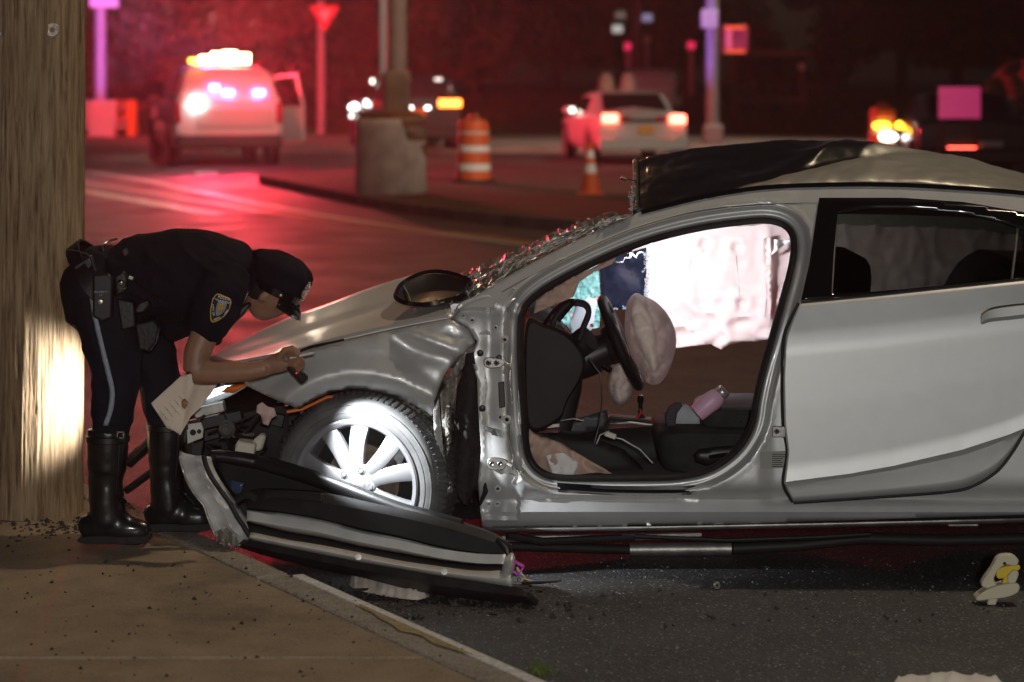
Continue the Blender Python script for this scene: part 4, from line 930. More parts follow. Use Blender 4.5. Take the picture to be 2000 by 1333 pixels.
# steering wheel
sc_ = P(1212, 670, 8.93); nx = V((.919, -.06, .395)).normalized(); sv = V((0, 1, 0)); sv = (sv - nx * sv.dot(nx)).normalized(); su = nx.cross(sv)
mb = MB(); ring = []
for q in np.linspace(0, 2 * math.pi, 11)[:-1]: ring.append([sc_ + (su * math.cos(a) + sv * math.sin(a)) * (.172 + .018 * math.cos(q)) + nx * (.019 * math.sin(q)) for a in np.linspace(0, 2 * math.pi, 57)[:-1]])
mb.loft(ring + [ring[0]], closed=True); sw = mb.build('steering_wheel', M['black'], car)
mb = MB(); mb.lathe([(.075, -.05), (.085, -.02), (.07, .012), (.0001, .016)], sc_, nx, 24); mb.build('hub_cover', M['black'], sw)
for a in (0, 2.2, -2.2):
    mb = MB(); e = su * -math.cos(a) + sv * math.sin(a); mb.tube([sc_ + e * .06 - nx * .01, sc_ + e * .165], [.026, .016], 8); mb.build('wheel_spoke', M['black'], sw)
mb = MB(); mb.tube([sc_ - nx * .03, sc_ - nx * .12, sc_ - nx * .26], [.055, .075, .07], 16); mb.build('column_shroud', M['black'], car, angle=50)
disc(dash, 'warning_stud', 1156, 636, .007, .004, M['orange'], 8.85)
mb = MB(); mb.tube([P(1150, 660, 8.84), P(1110, 690, 8.88), P(1110, 760, 8.9), P(1092, 835, 8.9)], [.05, .06, .05, .05], 12); mb.build('knee_bolster', M['trim'], car)
tb('loose_wire', [(1150, 700, 8.68), (1172, 730, 8.66), (1176, 780, 8.66), (1170, 830, 8.68), (1160, 870, 8.66)], .0025, M['black'], 6)
tb('ignition_lock', [(1178, 716, 8.8), (1192, 724, 8.78)], .012, M['chrome'], 10)
# ---- floor, console, seats
mb = MB(); mb.loft([[P(x, 935, D0 + .12) for x in (1015, 1250, 1500)], [V((p.x, 9.95, .30)) for p in (P(1015, 930, D0), P(1250, 930, D0), P(1520, 930, D0))]]); mb.build('cabin_floor', M['carpet'], car, solid=.02)
mb = MB(); mb.loft([[V((x, y, z)) for x, z in ((-.05, .25), (-.10, .6), (-.13, .84))] for y in (8.75, 9.9)]); mb.build('firewall', M['trim'], car, solid=.02)
mb = MB(); mb.loft([[P(x, y, 9.02) for x, y in ((1100, 860), (1185, 838), (1192, 822), (1300, 832), (1420, 838), (1500, 838))], [P(x, y, 9.1) for x, y in ((1100, 850), (1185, 826), (1192, 815), (1300, 824), (1420, 832), (1500, 832))], [P(x, y, 9.30) for x, y in ((1100, 848), (1185, 822), (1192, 811), (1300, 820), (1420, 828), (1500, 828))]])
mb.loft([[P(x, y, 9.02) for x, y in ((1100, 860), (1185, 838), (1300, 832), (1420, 838), (1500, 838))], [P(x, 925, 9.0) for x in (1100, 1185, 1300, 1420, 1500)]]); cs_ = mb.build('centre_console', M['trim'], car, solid=.01, angle=30)
tb('console_trim', [(1190, 828, 9.02), (1230, 826, 9.02), (1280, 832, 9.02), (1335, 836, 9.02)], .005, M['chrome'], 6)
mb = MB(); mb.lathe([(.022, 0), (.018, .02), (.009, .03), (.008, .07), (.013, .08), (.011, .10), (.0001, .104)], P(1251, 825, 9.15), (0, 0, 1), 14); mb.build('gear_lever', M['gloss_black'], car)
mb = MB(); mb.tube([P(1240, 822, 9.1), P(1256, 803, 9.12)], .004, 6); mb.build('red_lever', mat('red_plastic', (.6, .02, .04), .3), car)
panel('pedal_box_trim', [(1090, 846), (1120, 822), (1185, 800), (1188, 815), (1180, 838), (1130, 848)], lambda x, y: 8.9, mat('slate_trim', (.035, .036, .045), .5), car, step=10, solid=.03)
def cushion(name, out, d, dep, m, puff=.05):
    pts = [P(a, b, d) for a, b in cr(out, 4, True)]; c = sum(pts, V()) / len(pts); mb = MB()
    mb.loft([[p.lerp(c, .97) + V((0, -puff, 0)) for p in pts], [p.lerp(c, .5) + V((0, -puff, 0)) for p in pts], [p.lerp(c, .16) + V((0, -puff * .9, 0)) for p in pts], [p.lerp(c, .05) + V((0, -puff * .5, 0)) for p in pts], pts, [p + V((0, dep, 0)) for p in pts], [p.lerp(c, .97) + V((0, dep, 0)) for p in pts]], closed=True)
    return mb.build(name, m, car, angle=50)
M['seat'] = mat('black_seat_cloth', (.016, .016, .017), .8, var=.3, vscale=20, bump=.15, bscale=120)
st_ = cushion('driver_seat', [(1286, 850), (1310, 838), (1390, 838), (1470, 842), (1490, 870), (1480, 920), (1400, 926), (1310, 922), (1288, 890)], 8.68, .42, M['seat'])
panel('seat_side_cover', [(1356, 888), (1366, 878), (1440, 872), (1470, 880), (1462, 905), (1380, 908), (1358, 902)], lambda x, y: 8.61, M['black'], st_, step=8, solid=.012, curl=.01)
mb = MB(); mb.tube([P(1385, 893, 8.60), P(1420, 888, 8.595), P(1432, 888, 8.595)], [.007, .008, .004], 8); mb.build('seat_adjuster', M['gloss_black'], st_)
cushion('seat_backrest', [(1368, 814), (1384, 798), (1430, 795), (1520, 797), (1560, 830), (1520, 850), (1400, 846), (1372, 836)], 8.78, .36, M['seat'])
cushion('seat_backrest', [(1530, 850), (1560, 700), (1605, 560), (1650, 500), (1700, 520), (1690, 640), (1660, 800), (1620, 900), (1550, 910)], 8.78, .40, M['seat'], .03)
mb = MB(); mb.loft([[P(x, 925, 8.70) for x in (1040, 1100, 1160, 1240)], [P(x, y, 8.74) for x, y in ((1050, 850), (1100, 846), (1170, 864), (1250, 925))]]); mb.build('lower_trim', M['trim'], car, solid=.02)
panel('kick_panel', [(1048, 846), (1100, 852), (1160, 860), (1215, 880), (1262, 925), (1150, 928), (1080, 890)], lambda x, y: 8.70 + .02 * math.sin(x * .02), M['trim'], car, step=10, solid=.02, curl=.02, curlw=10)
tb('seat_cable', [(1180, 850, 8.68), (1215, 858, 8.67), (1250, 878, 8.66), (1275, 905, 8.66)], .003, M['steel'], 6)
bx('seat_connector', 1192, 850, 22, 10, 8.68, .02, M['white'], 20, .002)
for pl in ([(1095, 822, 8.75), (1120, 818, 8.74), (1140, 822, 8.74)], [(1165, 868, 8.66), (1172, 850, 8.66), (1190, 842, 8.66)]): tb('loose_wire', pl, .003, M['steel'], 6)
bx('metal_tab', 1078, 832, 30, 8, 8.72, .01, M['steel'], -4, .002)
# deflated airbag spilling over the sill
db = [(1034, 838), (1046, 850), (1070, 856), (1100, 868), (1128, 886), (1160, 905), (1200, 928), (1090, 930), (1058, 920), (1040, 898), (1033, 868)]
panel('deflated_airbag', db, lambda x, y: 8.60 + .05 * wrinkle(x * .03, y * .03, 1.) + .02 * math.sin((x - y) * .06), M['bagpeach'], car, step=5, solid=.004, angle=80)
panel('deflated_airbag', [(1066, 890), (1100, 884), (1130, 905), (1120, 929), (1080, 929)], lambda x, y: 8.585 + .03 * wrinkle(x * .05, y * .03, 2.), M['bagwhite'], car, step=5, solid=.004, angle=80)
panel('pillar_airbag', [(1043, 613), (1047, 588), (1080, 562), (1130, 536), (1204, 503), (1196, 516), (1160, 532), (1132, 550), (1120, 580), (1098, 590), (1072, 600)], lambda x, y: side_d(x, y) + .13 + .03 * wrinkle(x * .02, y * .05, 1.5), M['bagpeach'], car, step=6, solid=.003, angle=80)
# far sill, far B-pillar
mb = MB(); mb.box((.6, 10.05, .20), (2.6, .12, .16)); mb.build('far_sill', M['paint'], car, bevel=.02)
mb = MB(); mb.tube([P(1565, 440, 9.95), P(1545, 620, 10.0), P(1535, 850, 10.05)], [.05, .06, .08], 10); mb.build('far_pillar', M['black'], car)
mb = MB(); mb.loft([[V((x, 10.10, z)) for x, z in ((1.2, .3), (1.2, .95), (1.25, 1.0))], [V((x, 10.14, z)) for x, z in ((2.4, .4), (2.4, .98), (2.4, 1.05))]]); mb.build('far_rear_door', M['trim'], car, solid=.02)
cushion('rear_bench', [(1680, 830), (1760, 820), (1900, 700), (1980, 560), (2060, 560), (2050, 900), (1700, 900)], 8.75, 1.2, M['seat'], .02)
# assumed dome light, added to brighten the curtain airbag
mb = MB(); mb.box(P(1255, 462, 9.0), (.10, .14, .02)); dl = mb.build('assumed_dome_lamp', M['white'], car, bevel=.004)
mb = MB(); mb.box(P(1255, 472, 9.0), (.07, .10, .012)); mb.build('lamp_lens', emitter('assumed_dome_glow', (.95, .95, 1), 8.), dl, bevel=.003)
# ---------------------------------------------------------------- loose things in the cabin
shoe = thing('sneaker', P(1335, 838, 8.80), 'grey sneaker lying on the console with its tread showing', 'shoe')
ax_ = (P(1300, 800, 8.98) - P(1365, 808, 8.98)).normalized()
blobm = MB(); blobm.tube([P(1318, 812, 8.82), P(1335, 812, 8.82), P(1352, 820, 8.82), P(1366, 830, 8.82)], [.042, .045, .036, .022], 14, flat=.8)
blobm.tube([P(1350, 800, 8.82), P(1362, 820, 8.82)], [.02, .03], 10)
blob('upper', blobm, mat('grey_knit', (.42, .43, .46), .8, bump=.2, bscale=120), shoe, .005, 4)
so_ = [(1302, 832), (1300, 815), (1306, 796), (1318, 786), (1328, 786), (1332, 792), (1322, 806), (1318, 824), (1320, 838)]
panel('sole', so_, lambda x, y: 8.775 - (1330 - x) * .0004, mat('dark_sole', (.05, .05, .055), .7), shoe, step=6, solid=.02)
mb = MB()
for i in range(7):
    for j in range(3):
        x = 1304 + j * 6 + 2.4 * (i % 2) + i * .8 * (1 if i > 3 else .2); y = 832 - i * 6.5; c = P(x, y, 8.756); k = 8.77 / F; mb.add([c + V((-2.6 * k, 0, 0)), c + V((0, -.006, -2.2 * k)), c + V((2.6 * k, 0, 0)), c + V((0, -.006, 2.2 * k)), c + V((0, -.009, 0))], [(0, 1, 4), (1, 2, 4), (2, 3, 4), (3, 0, 4)])
mb.build('tread_lugs', mat('lug_rubber', (.09, .09, .10), .6), shoe, smooth=False)
bot = thing('pink_bottle', P(1372, 815, 8.76), 'pink plastic bottle with patterned silver cap lying in the seat', 'bottle')
ba, bb = P(1362, 808, 8.76), P(1416, 762, 8.76); bd = bb - ba
mb = MB(); mb.lathe([(.0001, -.005), (.026, -.004), (.032, .0), (.037, .03), (.037, .075), (.033, .095), (.024, .108), (.0001, .109)], ba, bd, 20); mb.build('bottle_body', mat('pink_plastic', (.72, .42, .56), .4), bot)
mb = MB(); mb.lathe([(.0001, .106), (.024, .107), (.026, .110), (.026, .128), (.021, .134), (.0001, .135)], ba, bd, 16); mb.build('cap', mat('patterned_silver', (.45, .45, .45), .3, .6, var=.7, vscale=160), bot)
# ================================================================= the torn-off front door lying against the wheel
dr = thing('detached_door', G(760, 1130), 'torn-off car door lying trim side up against the front wheel', 'car door')
def lipd(x): return float(np.interp(x, [350, 461, 705, 1046], [8.36, 8.30, 8.12, 7.93]))
def dl3(pts, off, n=6): return [P(x, y, lipd(x) + (off(x) if callable(off) else off)) for x, y in resample(cr(pts, 6), 44)]
U0 = [(461, 1066), (517, 1085), (592, 1103), (667, 1120), (705, 1127), (817, 1155), (930, 1171), (1024, 1178), (1046, 1172)]
U1 = [(476, 1054), (517, 1060), (592, 1073), (667, 1087), (705, 1096), (817, 1115), (930, 1134), (1004, 1146), (1030, 1156)]
B1 = [(487, 1051), (555, 1065), (630, 1080), (705, 1095), (780, 1108), (855, 1121), (930, 1132), (1000, 1143)]
B2 = [(489, 1043), (555, 1056), (630, 1069), (705, 1084), (780, 1099), (855, 1110), (930, 1119), (997, 1118)]
S2 = [(482, 1021), (555, 1039), (630, 1052), (705, 1069), (780, 1082), (855, 1095), (930, 1103), (988, 1102)]
T1 = [(484, 994), (555, 1001), (630, 1014), (705, 1033), (780, 1048), (855, 1067), (930, 1080), (988, 1084)]
T2 = [(480, 986), (521, 978), (630, 984), (742, 1004), (817, 1020), (892, 1038), (967, 1062), (986, 1070)]
T3 = [(480, 966), (521, 960), (630, 967), (742, 990), (817, 1005), (892, 1024), (960, 1047), (984, 1064)]
mb = MB(); mb.loft([dl3(U1, .03), dl3(U1, .005), [p + V((0, -.012, 0)) for p in dl3([((a[0] + b[0]) / 2, (a[1] + b[1]) / 2) for a, b in zip(U0, U1)], -.004)], dl3(U0, .02), dl3([(x, y - 3) for x, y in U0], .10)])
sk = mb.build('outer_skin', mat('shaded_black_skin', (.030, .028, .026), .42, .2, var=.35, vscale=16, bump=.05, bscale=80), dr, solid=.003)  # silver skin coloured near black, its underside shade put into the paint
mb = MB(); mb.loft([dl3([(x, y + 3) for x, y in B1], -.004), [p + V((0, -.008, .0)) for p in dl3([((a[0] + b[0]) / 2, (a[1] + b[1]) / 2 + .5) for a, b in zip(B1, B2)], -.004)], dl3([(x, y - 3) for x, y in B2], .016)]); lb = mb.build('inner_panel', M['inner_paint'], dr, solid=.004)
mb = MB(); m_ = [((a[0] + b[0]) / 2, (a[1] + b[1]) / 2) for a, b in zip(B2, S2)]
mb.loft([dl3(B2, .024), dl3(m_, .030), dl3(S2, .05)]); mb.build('door_seal', M['rubber'], dr, solid=.006)
mb = MB(); m_ = [((a[0] + b[0]) / 2, (a[1] + b[1]) / 2) for a, b in zip(S2, T1)]
mb.loft([dl3(S2, .055), [p + V((0, -.010, .002)) for p in dl3([(x, y + 8) for x, y in m_], .045)], [p + V((0, -.006, .002)) for p in dl3([(x, y - 8) for x, y in m_], .058)], dl3(T1, .085)]); mb.build('inner_panel', M['inner_paint'], dr, solid=.004)
mb = MB(); mb.loft([dl3(T1, .08), dl3([(x, y - 3) for x, y in T1], .072), dl3(T2, .085), dl3(T3, .12), dl3([(x + 4, y - 3) for x, y in T3], .2), dl3([(x + 8, y + 10) for x, y in T3], .28)]); tr = mb.build('interior_trim', M['trim'], dr, solid=.01, angle=35)
# armrest scoop
mb = MB(); ar = [(457, 976), (468, 966), (482, 961), (498, 968), (508, 977), (514, 976), (521, 962), (560, 961), (630, 968)]
mb.loft([dl3([(x, y + 14) for x, y in ar], .082), dl3(ar, .10), dl3([(x + 6, y + 2) for x, y in ar], .16)]); mb.build('armrest', M['trim'], tr, solid=.01)
# window frame (upper part of the door), arching behind
WF = [(457, 978), (432, 945), (414, 912), (412, 897), (424, 891), (487, 900), (562, 919), (637, 943), (705, 969), (780, 997), (830, 1010), (900, 1030)]
wf = resample(cr(WF, 6), 60); wofs = lambda x: float(np.interp(x, [410, 500, 700, 850], [.12, .22, .19, .15]))
mb = MB(); c3 = [P(x, y, lipd(x) + wofs(x)) for x, y in wf]; mb.tube(c3, [.016 + .012 * min(1, i / 20) for i in range(60)], 10); mb.build('window_frame', M['black'], dr)
mb = MB(); mb.tube([p + V((.012, -.02, .010)) for p in c3], .005, 6); mb.build('glass_run', M['gloss_black'], dr)
# dark well between frame and trim
wl = [(424, 900), (487, 908), (562, 926), (637, 950), (705, 974), (780, 1000), (742, 996), (630, 972), (521, 966), (480, 970), (457, 980), (434, 945)]
panel('trim_well', wl, lambda x, y: lipd(x) + .21, M['trim'], tr, step=9, solid=.01)
panel('blue_film', [(450, 938), (476, 944), (470, 966), (448, 962)], lambda x, y: lipd(x) + .17, mat('blue_film', (.05, .07, .13), .3), tr, step=6, solid=.002)
# buckled front end of the door: painted flanges
E0 = [(353, 882), (352, 897), (358, 920), (368, 946), (382, 968), (398, 988), (404, 1006), (416, 1036), (428, 1062)]
E1 = [(362, 886), (364, 902), (374, 930), (390, 958), (406, 980), (418, 1004), (428, 1030), (444, 1050), (458, 1068)]
E2 = [(380, 890), (384, 908), (396, 935), (412, 962), (428, 988), (440, 1012), (452, 1034), (466, 1046), (484, 1056)]
E3 = [(398, 891), (402, 908), (414, 934), (432, 960), (450, 985), (462, 1008), (474, 1026), (480, 1036), (488, 1048)]
E4 = [(412, 893), (416, 910), (430, 938), (450, 966), (466, 990), (476, 1006), (482, 1016), (486, 1024), (490, 1040)]
def el(pts, off, amp=.0):
    q = resample(cr(pts, 5), 36); return [P(x, y, lipd(x) + off + amp * nz(i * .35, off * 60)) for i, (x, y) in enumerate(q)]
mb = MB(); mb.loft([el(E0, .02, .006), el(E0, .0, .012), el(E1, .035, .02), el(E2, .005, .02), el(E2, .012, .02), el(E3, .05, .016), el(E3, .045, .012), el(E4, .075, .01)]); mb.build('buckled_end', M['inner_paint'], dr, solid=.003, angle=30)
mb = MB(); mb.tube(el(E0, -.002, .012), .004, 6); mb.build('hem_edge', M['bare'], dr)
mb = MB(); mb.tube(el(E3, .03, .012), .009, 8); mb.build('end_seal', M['rubber'], dr)
flap('torn_corner', [(418, 1040), (440, 1030), (462, 1048), (470, 1066), (456, 1072), (448, 1058), (440, 1070), (430, 1058), (426, 1064)], lambda x, y: lipd(x) - .02 + .02 * math.sin(x * .3), M['bare'], dr, step=4, amp=.012)
for x, y in ((700, 1088), (868, 1117)): mb = MB(); mb.lathe([(.011, 0), (.011, .002), (.0001, .0025)], P(x, y, lipd(x) - .014), (0, -1, .3), 16); mb.build('panel_plug', M['steel'], lb)
# closed rear end of the door
mb = MB(); mb.ball(P(992, 1112, lipd(992) + .05), (.022, .06, .055), Matrix.Rotation(R(15), 3, 'Y'), 16, 10); mb.build('door_corner', M['paint'], dr)
mb = MB(); mb.tube([P(972, 1052, lipd(972) + .09), P(990, 1070, lipd(990) + .09), P(994, 1088, lipd(990) + .08)], [.012, .020, .014], 10); mb.build('trim_corner', M['black'], dr)
mb = MB()
for k in range(12):
    t = k / 11; c = P(1028 + 18 * t, 1160 + 14 * t, lipd(1030) - .004); mb.lathe([(.010, 0), (.013, .004), (.010, .008)], c + V((0, 0, -.004)), (1, 0, -.5), 8)
mb.build('cable_boot', M['rubber'], dr)
# ---------------------------------------------------------------- debris beside the door
wi = thing('wiring_plug', G(1030, 1135), 'magenta wiring plug with frayed coloured wires at the door end', 'connector')
mb = MB(); c = P(1010, 1110, 7.98); rm = Matrix.Rotation(R(30), 3, 'Y'); k = 8 / F
for a, b, ww, hh in ((0, -9, 20, 4), (0, 9, 20, 4), (-9, 0, 4, 22), (9, 0, 4, 22)): mb.box(c + rm @ V((a * k, 0, b * k)), (ww * k, .02, hh * k), rm)
mb.build('plug_shell', mat('magenta_plastic', (.62, .08, .55), .4), wi, bevel=.001)
for i, cl in enumerate(((.7, .65, .2), (.75, .75, .72), (.75, .75, .72), (.15, .25, .6), (.5, .1, .1), (.7, .65, .2))):
    mb = MB(); y0 = 1112 + i * 2; mb.tube([P(1010, y0 - 4, 7.99), P(1018, y0 + 6, 7.97), P(1026 + 3 * i, 1132 + i, 7.99), P(1046 + 5 * i, 1136 + (i % 3) * 2, 8.02)], .0022, 5); mb.build('wire', mat('wire_colour', cl, .5), wi)
mb = MB(); mb.tube([P(1020, 1139, 7.97), P(1060, 1138, 8.0), P(1090, 1136, 8.04)], [.006, .005, .002], 8); mb.build('sheath', M['rubber'], wi)
def rag(name, out, z, label, cat, m, parts=None, amp=.03, sc=.05, step=6):
    c = np.mean(np.array(out), 0); t = thing(name, G(c[0], c[1]), label, cat)
    vv, tri = panel_mesh([tuple(p) for p in cr(out, 3, True)], step=step); e = pdist(vv, [tuple(p) for p in cr(out, 3, True)])
    vs = []
    for (x, y), ee in zip(vv, e):
        p = G(x, y, .004); h = amp * (wrinkle(x * sc, y * sc, 1.) + .4) * min(1, ee / 9.); vs.append(p + V((0, 0, h)))
    mk('cloth', vs, tri, m, t, solid=.003, angle=70); return t
rg = rag('crumpled_airbag_rag', [(680, 1140), (694, 1130), (730, 1134), (765, 1138), (800, 1148), (840, 1162), (815, 1172), (760, 1166), (720, 1158), (694, 1152)], 0, 'crumpled white airbag cloth lying under the detached door', 'cloth', mat('dirty_white_cloth', (.60, .52, .45), .85, var=.2, vscale=20, bump=.2, bscale=60), amp=.06, sc=.08, step=5)
mb = MB(); mb.tube([G(690, 1153, .01), G(712, 1152, .012), G(735, 1150, .01)], [.006, .005, .003], 6); mb.build('black_strap', M['black'], rg)
rag('white_sheet', [(1750, 1332), (1790, 1322), (1850, 1318), (1905, 1322), (1955, 1332), (1975, 1375), (1740, 1375)], 0, 'white crumpled sheet corner lying on the asphalt', 'cloth', M['bagwhite'], amp=.03, sc=.03, step=7)
# splintered under-door grit pile
sp = []
for i in range(260):
    t = random.random(); px = 640 + 400 * t + random.gauss(0, 10); py = 1163 + 28 * t + random.gauss(0, 8); sp.append((G(px, py) + V((0, 0, .003)), random.uniform(.002, .008)))
for i in range(70): sp.append((G(random.uniform(640, 1120), random.uniform(1128, 1215)) + V((0, 0, .004)), random.uniform(.006, .016)))
for i in range(40): sp.append((G(random.uniform(1100, 1950), random.uniform(1140, 1230)) + V((0, 0, .003)), random.uniform(.004, .010)))
crumbs('rubble', sp, mat('dark_rubble', (.04, .035, .03), .8), 'dark rubble crumbs piled along the underside of the detached door', 'rubble')
# beige and yellow plastic clip standing on the asphalt
cl_ = thing('plastic_clip', G(1940, 1175), 'beige and yellow broken plastic bracket standing on the asphalt', 'bracket')
dC = gd(1180); bg_ = mat('beige_plastic', (.62, .56, .40), .45); yl = mat('yellow_plastic', (.70, .52, .05), .4)
def slab(name, out, d, th, m, parent, bevel=.004):
    mb = MB(); mb.prism([P(a, b, d) for a, b in cr(out, 4, True)], (0, th, 0)); return mb.build(name, m, parent, bevel=bevel)
slab('hook', [(1940, 1150), (1922, 1148), (1918, 1138), (1938, 1108), (1948, 1090), (1962, 1084), (1980, 1085), (1990, 1096), (1984, 1106), (1966, 1104), (1952, 1112), (1942, 1130), (1946, 1142)], dC, .035, bg_, cl_)
slab('jaw', [(1908, 1168), (1930, 1152), (1960, 1142), (1985, 1140), (1992, 1148), (1985, 1160), (1962, 1168), (1930, 1172), (1910, 1174)], dC - .02, .06, bg_, cl_)
slab('knuckle', [(1968, 1128), (1980, 1115), (1990, 1120), (1984, 1138), (1972, 1142)], dC - .01, .03, bg_, cl_)
slab('insert', [(1950, 1112), (1985, 1104), (1993, 1112), (1970, 1126), (1962, 1130), (1948, 1130)], dC + .005, .025, yl, cl_)
slab('insert_leg', [(1962, 1128), (1972, 1124), (1966, 1150), (1956, 1152)], dC + .002, .02, yl, cl_)
slab('foot_tab', [(1932, 1170), (1948, 1166), (1944, 1184), (1930, 1186)], dC - .01, .03, bg_, cl_)
mb = MB(); mb.lathe([(.0055, 0), (.0055, .002), (.0001, .002)], P(1962, 1101, dC - .001), (0, -1, 0), 10); mb.build('rivet_hole', M['black'], cl_)
# wheel nut on the road
nu_ = thing('wheel_nut', G(1400, 1152), 'small steel nut lying on the asphalt below the sill', 'nut')
mb = MB(); mb.lathe([(.005, -.006), (.012, -.006), (.014, -.003), (.014, .003), (.012, .006), (.005, .006)], G(1400, 1152) + V((0, 0, .014)), (.3, -1, .1), 6, True); mb.build('nut_body', M['steel'], nu_, bevel=.001)
# ================================================================= the officer bending over the wheel
NL, FL = 8.24, 8.46                                   # depth of near and far leg
ofc = thing('person', G(230, 1062, KZ), 'police officer in navy uniform, cap and tall boots bending over the wheel', 'person')
k_ = 8.3 / F
OD = .14
def pt(x, y, d): return P(x, y, d + OD)
def oslab(name, out, d, th, m, parent, bevel=.008):
    mb = MB(); mb.prism([P(a, b, d + OD) for a, b in out], (0, th, 0)); return mb.build(name, m, parent, bevel=bevel, bseg=3)
# ---- body: one continuous skin figure
bd_ = MB()
bd_.tube([pt(205, 560, 8.35), pt(260, 550, 8.35), pt(340, 545, 8.34), pt(420, 542, 8.33), pt(470, 540, 8.32)], [.10, .12, .14, .13, .08], 16, flat=1.2)
bd_.tube([pt(470, 540, 8.32), pt(500, 552, 8.31), pt(522, 566, 8.31)], [.06, .055, .06], 12)                    # neck
hd_r = Matrix.Rotation(R(48), 3, 'Y')
bd_.ball(pt(536, 562, 8.31), (.098, .076, .115), hd_r, 24, 16)                                                   # skull
bd_.ball(pt(522, 590, 8.31), (.062, .058, .070), hd_r, 18, 12)                                                   # jaw
bd_.ball(pt(546, 610, 8.31), (.014, .016, .026), Matrix.Rotation(R(50), 3, 'Y'), 10, 8)                          # nose
bd_.ball(pt(517, 578, 8.236), (.016, .010, .028), hd_r, 12, 8)                                                   # ear
bd_.tube([pt(436, 560, 8.20), pt(405, 640, 8.155), pt(385, 690, 8.14), pt(381, 728, 8.13)], [.055, .050, .047, .043], 14)
bd_.tube([pt(379, 726, 8.13), pt(410, 727, 8.125), pt(450, 728, 8.115), pt(490, 725, 8.105), pt(522, 719, 8.10)], [.041, .041, .038, .032, .027], 14)
# near hand: palm, four fingers curled round the torch, thumb along it
bd_.tube([pt(520, 718, 8.10), pt(538, 711, 8.10), pt(556, 704, 8.10)], [.027, .034, .036], 12, flat=.62)
fin = [((560, 688), (578, 686), (587, 697), (583, 707)), ((564, 694), (584, 694), (591, 706), (586, 715)), ((564, 702), (584, 704), (590, 716), (583, 723)), ((560, 710), (577, 714), (582, 724), (575, 729))]
for i, f_ in enumerate(fin):
    dd = 8.068 + i * .003; bd_.tube([pt(*f_[0], 8.095), pt(*f_[1], dd), pt(*f_[2], dd + .012), pt(*f_[3], dd + .04)], [.0115, .0105, .0098, .0082], 8)
bd_.tube([pt(544, 700, 8.085), pt(556, 684, 8.075), pt(572, 680, 8.075), pt(582, 686, 8.085)], [.013, .012, .011, .008], 8)
# far arm, reaching down to hold the sheet
bd_.tube([pt(430, 570, 8.46), pt(400, 640, 8.52), pt(385, 700, 8.52)], [.055, .05, .044], 12)
bd_.tube([pt(385, 700, 8.52), pt(382, 730, 8.44), pt(378, 750, 8.40)], [.041, .034, .028], 12)
bd_.tube([pt(378, 748, 8.40), pt(374, 764, 8.38), pt(370, 778, 8.37)], [.026, .033, .028], 10, flat=.6)
for i, (x, y) in enumerate(((358, 798), (366, 802), (374, 802), (381, 797))): bd_.tube([pt(366 + i * 4, 776, 8.37), pt(x, (y + 776) / 2, 8.35), pt(x, y, 8.36)], [.011, .0105, .008], 8)
bd_.tube([pt(384, 762, 8.37), pt(390, 774, 8.352), pt(388, 786, 8.35)], [.012, .011, .008], 8)
# hips and legs
bd_.ball(pt(205, 575, 8.35), (.13, .17, .15), None, 20, 14)
bd_.tube([pt(213, 600, NL + .02), pt(222, 690, NL), pt(222, 760, NL), pt(212, 850, NL), pt(208, 960, NL), pt(208, 1010, NL)], [.10, .078, .066, .055, .045, .04], 14)
bd_.tube([pt(255, 610, FL - .02), pt(300, 700, FL), pt(320, 770, FL), pt(326, 850, FL), pt(322, 960, FL), pt(322, 1000, FL)], [.10, .075, .064, .055, .045, .04], 14)
bd_.tube([pt(205, 1020, NL), pt(235, 1038, NL), pt(262, 1045, NL)], [.035, .034, .028], 10)
bd_.tube([pt(325, 1005, FL), pt(352, 1020, FL), pt(378, 1025, FL)], [.035, .034, .028], 10)
body = blob('body', bd_, M['skin'], ofc, .0055, 4)
# face details
mb = MB(); mb.ball(pt(541, 600, 8.262), (.010, .008, .008), None, 10, 8); mb.build('eye', mat('eye_white', (.5, .48, .45), .2), ofc)
mb = MB(); mb.ball(pt(514, 563, 8.31), (.062, .080, .062), hd_r, 22, 14, lambda d: 1 + .03 * mnoise.noise(d * 9)); mb.build('hair', mat('short_black_hair', (.010, .008, .007), .7, bump=.5, bscale=220), ofc)
# ---- shirt
sh = MB()
sh.tube([pt(196, 548, 8.35), pt(225, 552, 8.35), pt(262, 550, 8.35), pt(300, 548, 8.35), pt(345, 547, 8.345), pt(395, 545, 8.34), pt(440, 540, 8.335), pt(478, 537, 8.33), pt(498, 545, 8.325)],
        [.115, .138, .158, .168, .176, .172, .150, .105, .07], 22, flat=[1.35, 1.3, 1.2, 1.15, 1.15, 1.2, 1.3, 1.35, 1.1])
sh.tube([pt(436, 538, 8.24), pt(425, 580, 8.185), pt(408, 622, 8.155), pt(391, 655, 8.145)], [.105, .098, .080, .066], 18)
sh.tube([pt(436, 538, 8.44), pt(425, 590, 8.50), pt(400, 640, 8.52), pt(392, 660, 8.52)], [.10, .09, .075, .066], 16)
sh.tube([pt(330, 600, 8.35), pt(350, 622, 8.34), pt(380, 625, 8.33)], [.08, .085, .06], 14, flat=1.4)
def fold(p, n):
    a = mnoise.noise(V((p.x * 9 + p.z * 5, p.y * 5, p.z * 9))); b = mnoise.noise(V((p.x * 22, p.y * 14, p.z * 20 + p.x * 12)))
    return .010 * (1 - abs(a)) ** 4 - .004 + .0035 * b
shirt = blob('shirt', sh, M['cloth_navy'], ofc, .007, 4, fold)
mb = MB(); mb.tube([pt(x, y, d) for x, y, d in ((480, 575, 8.235), (490, 560, 8.23), (497, 545, 8.24), (500, 528, 8.28))], .010, 8); mb.build('collar', M['cloth_navy'], ofc)
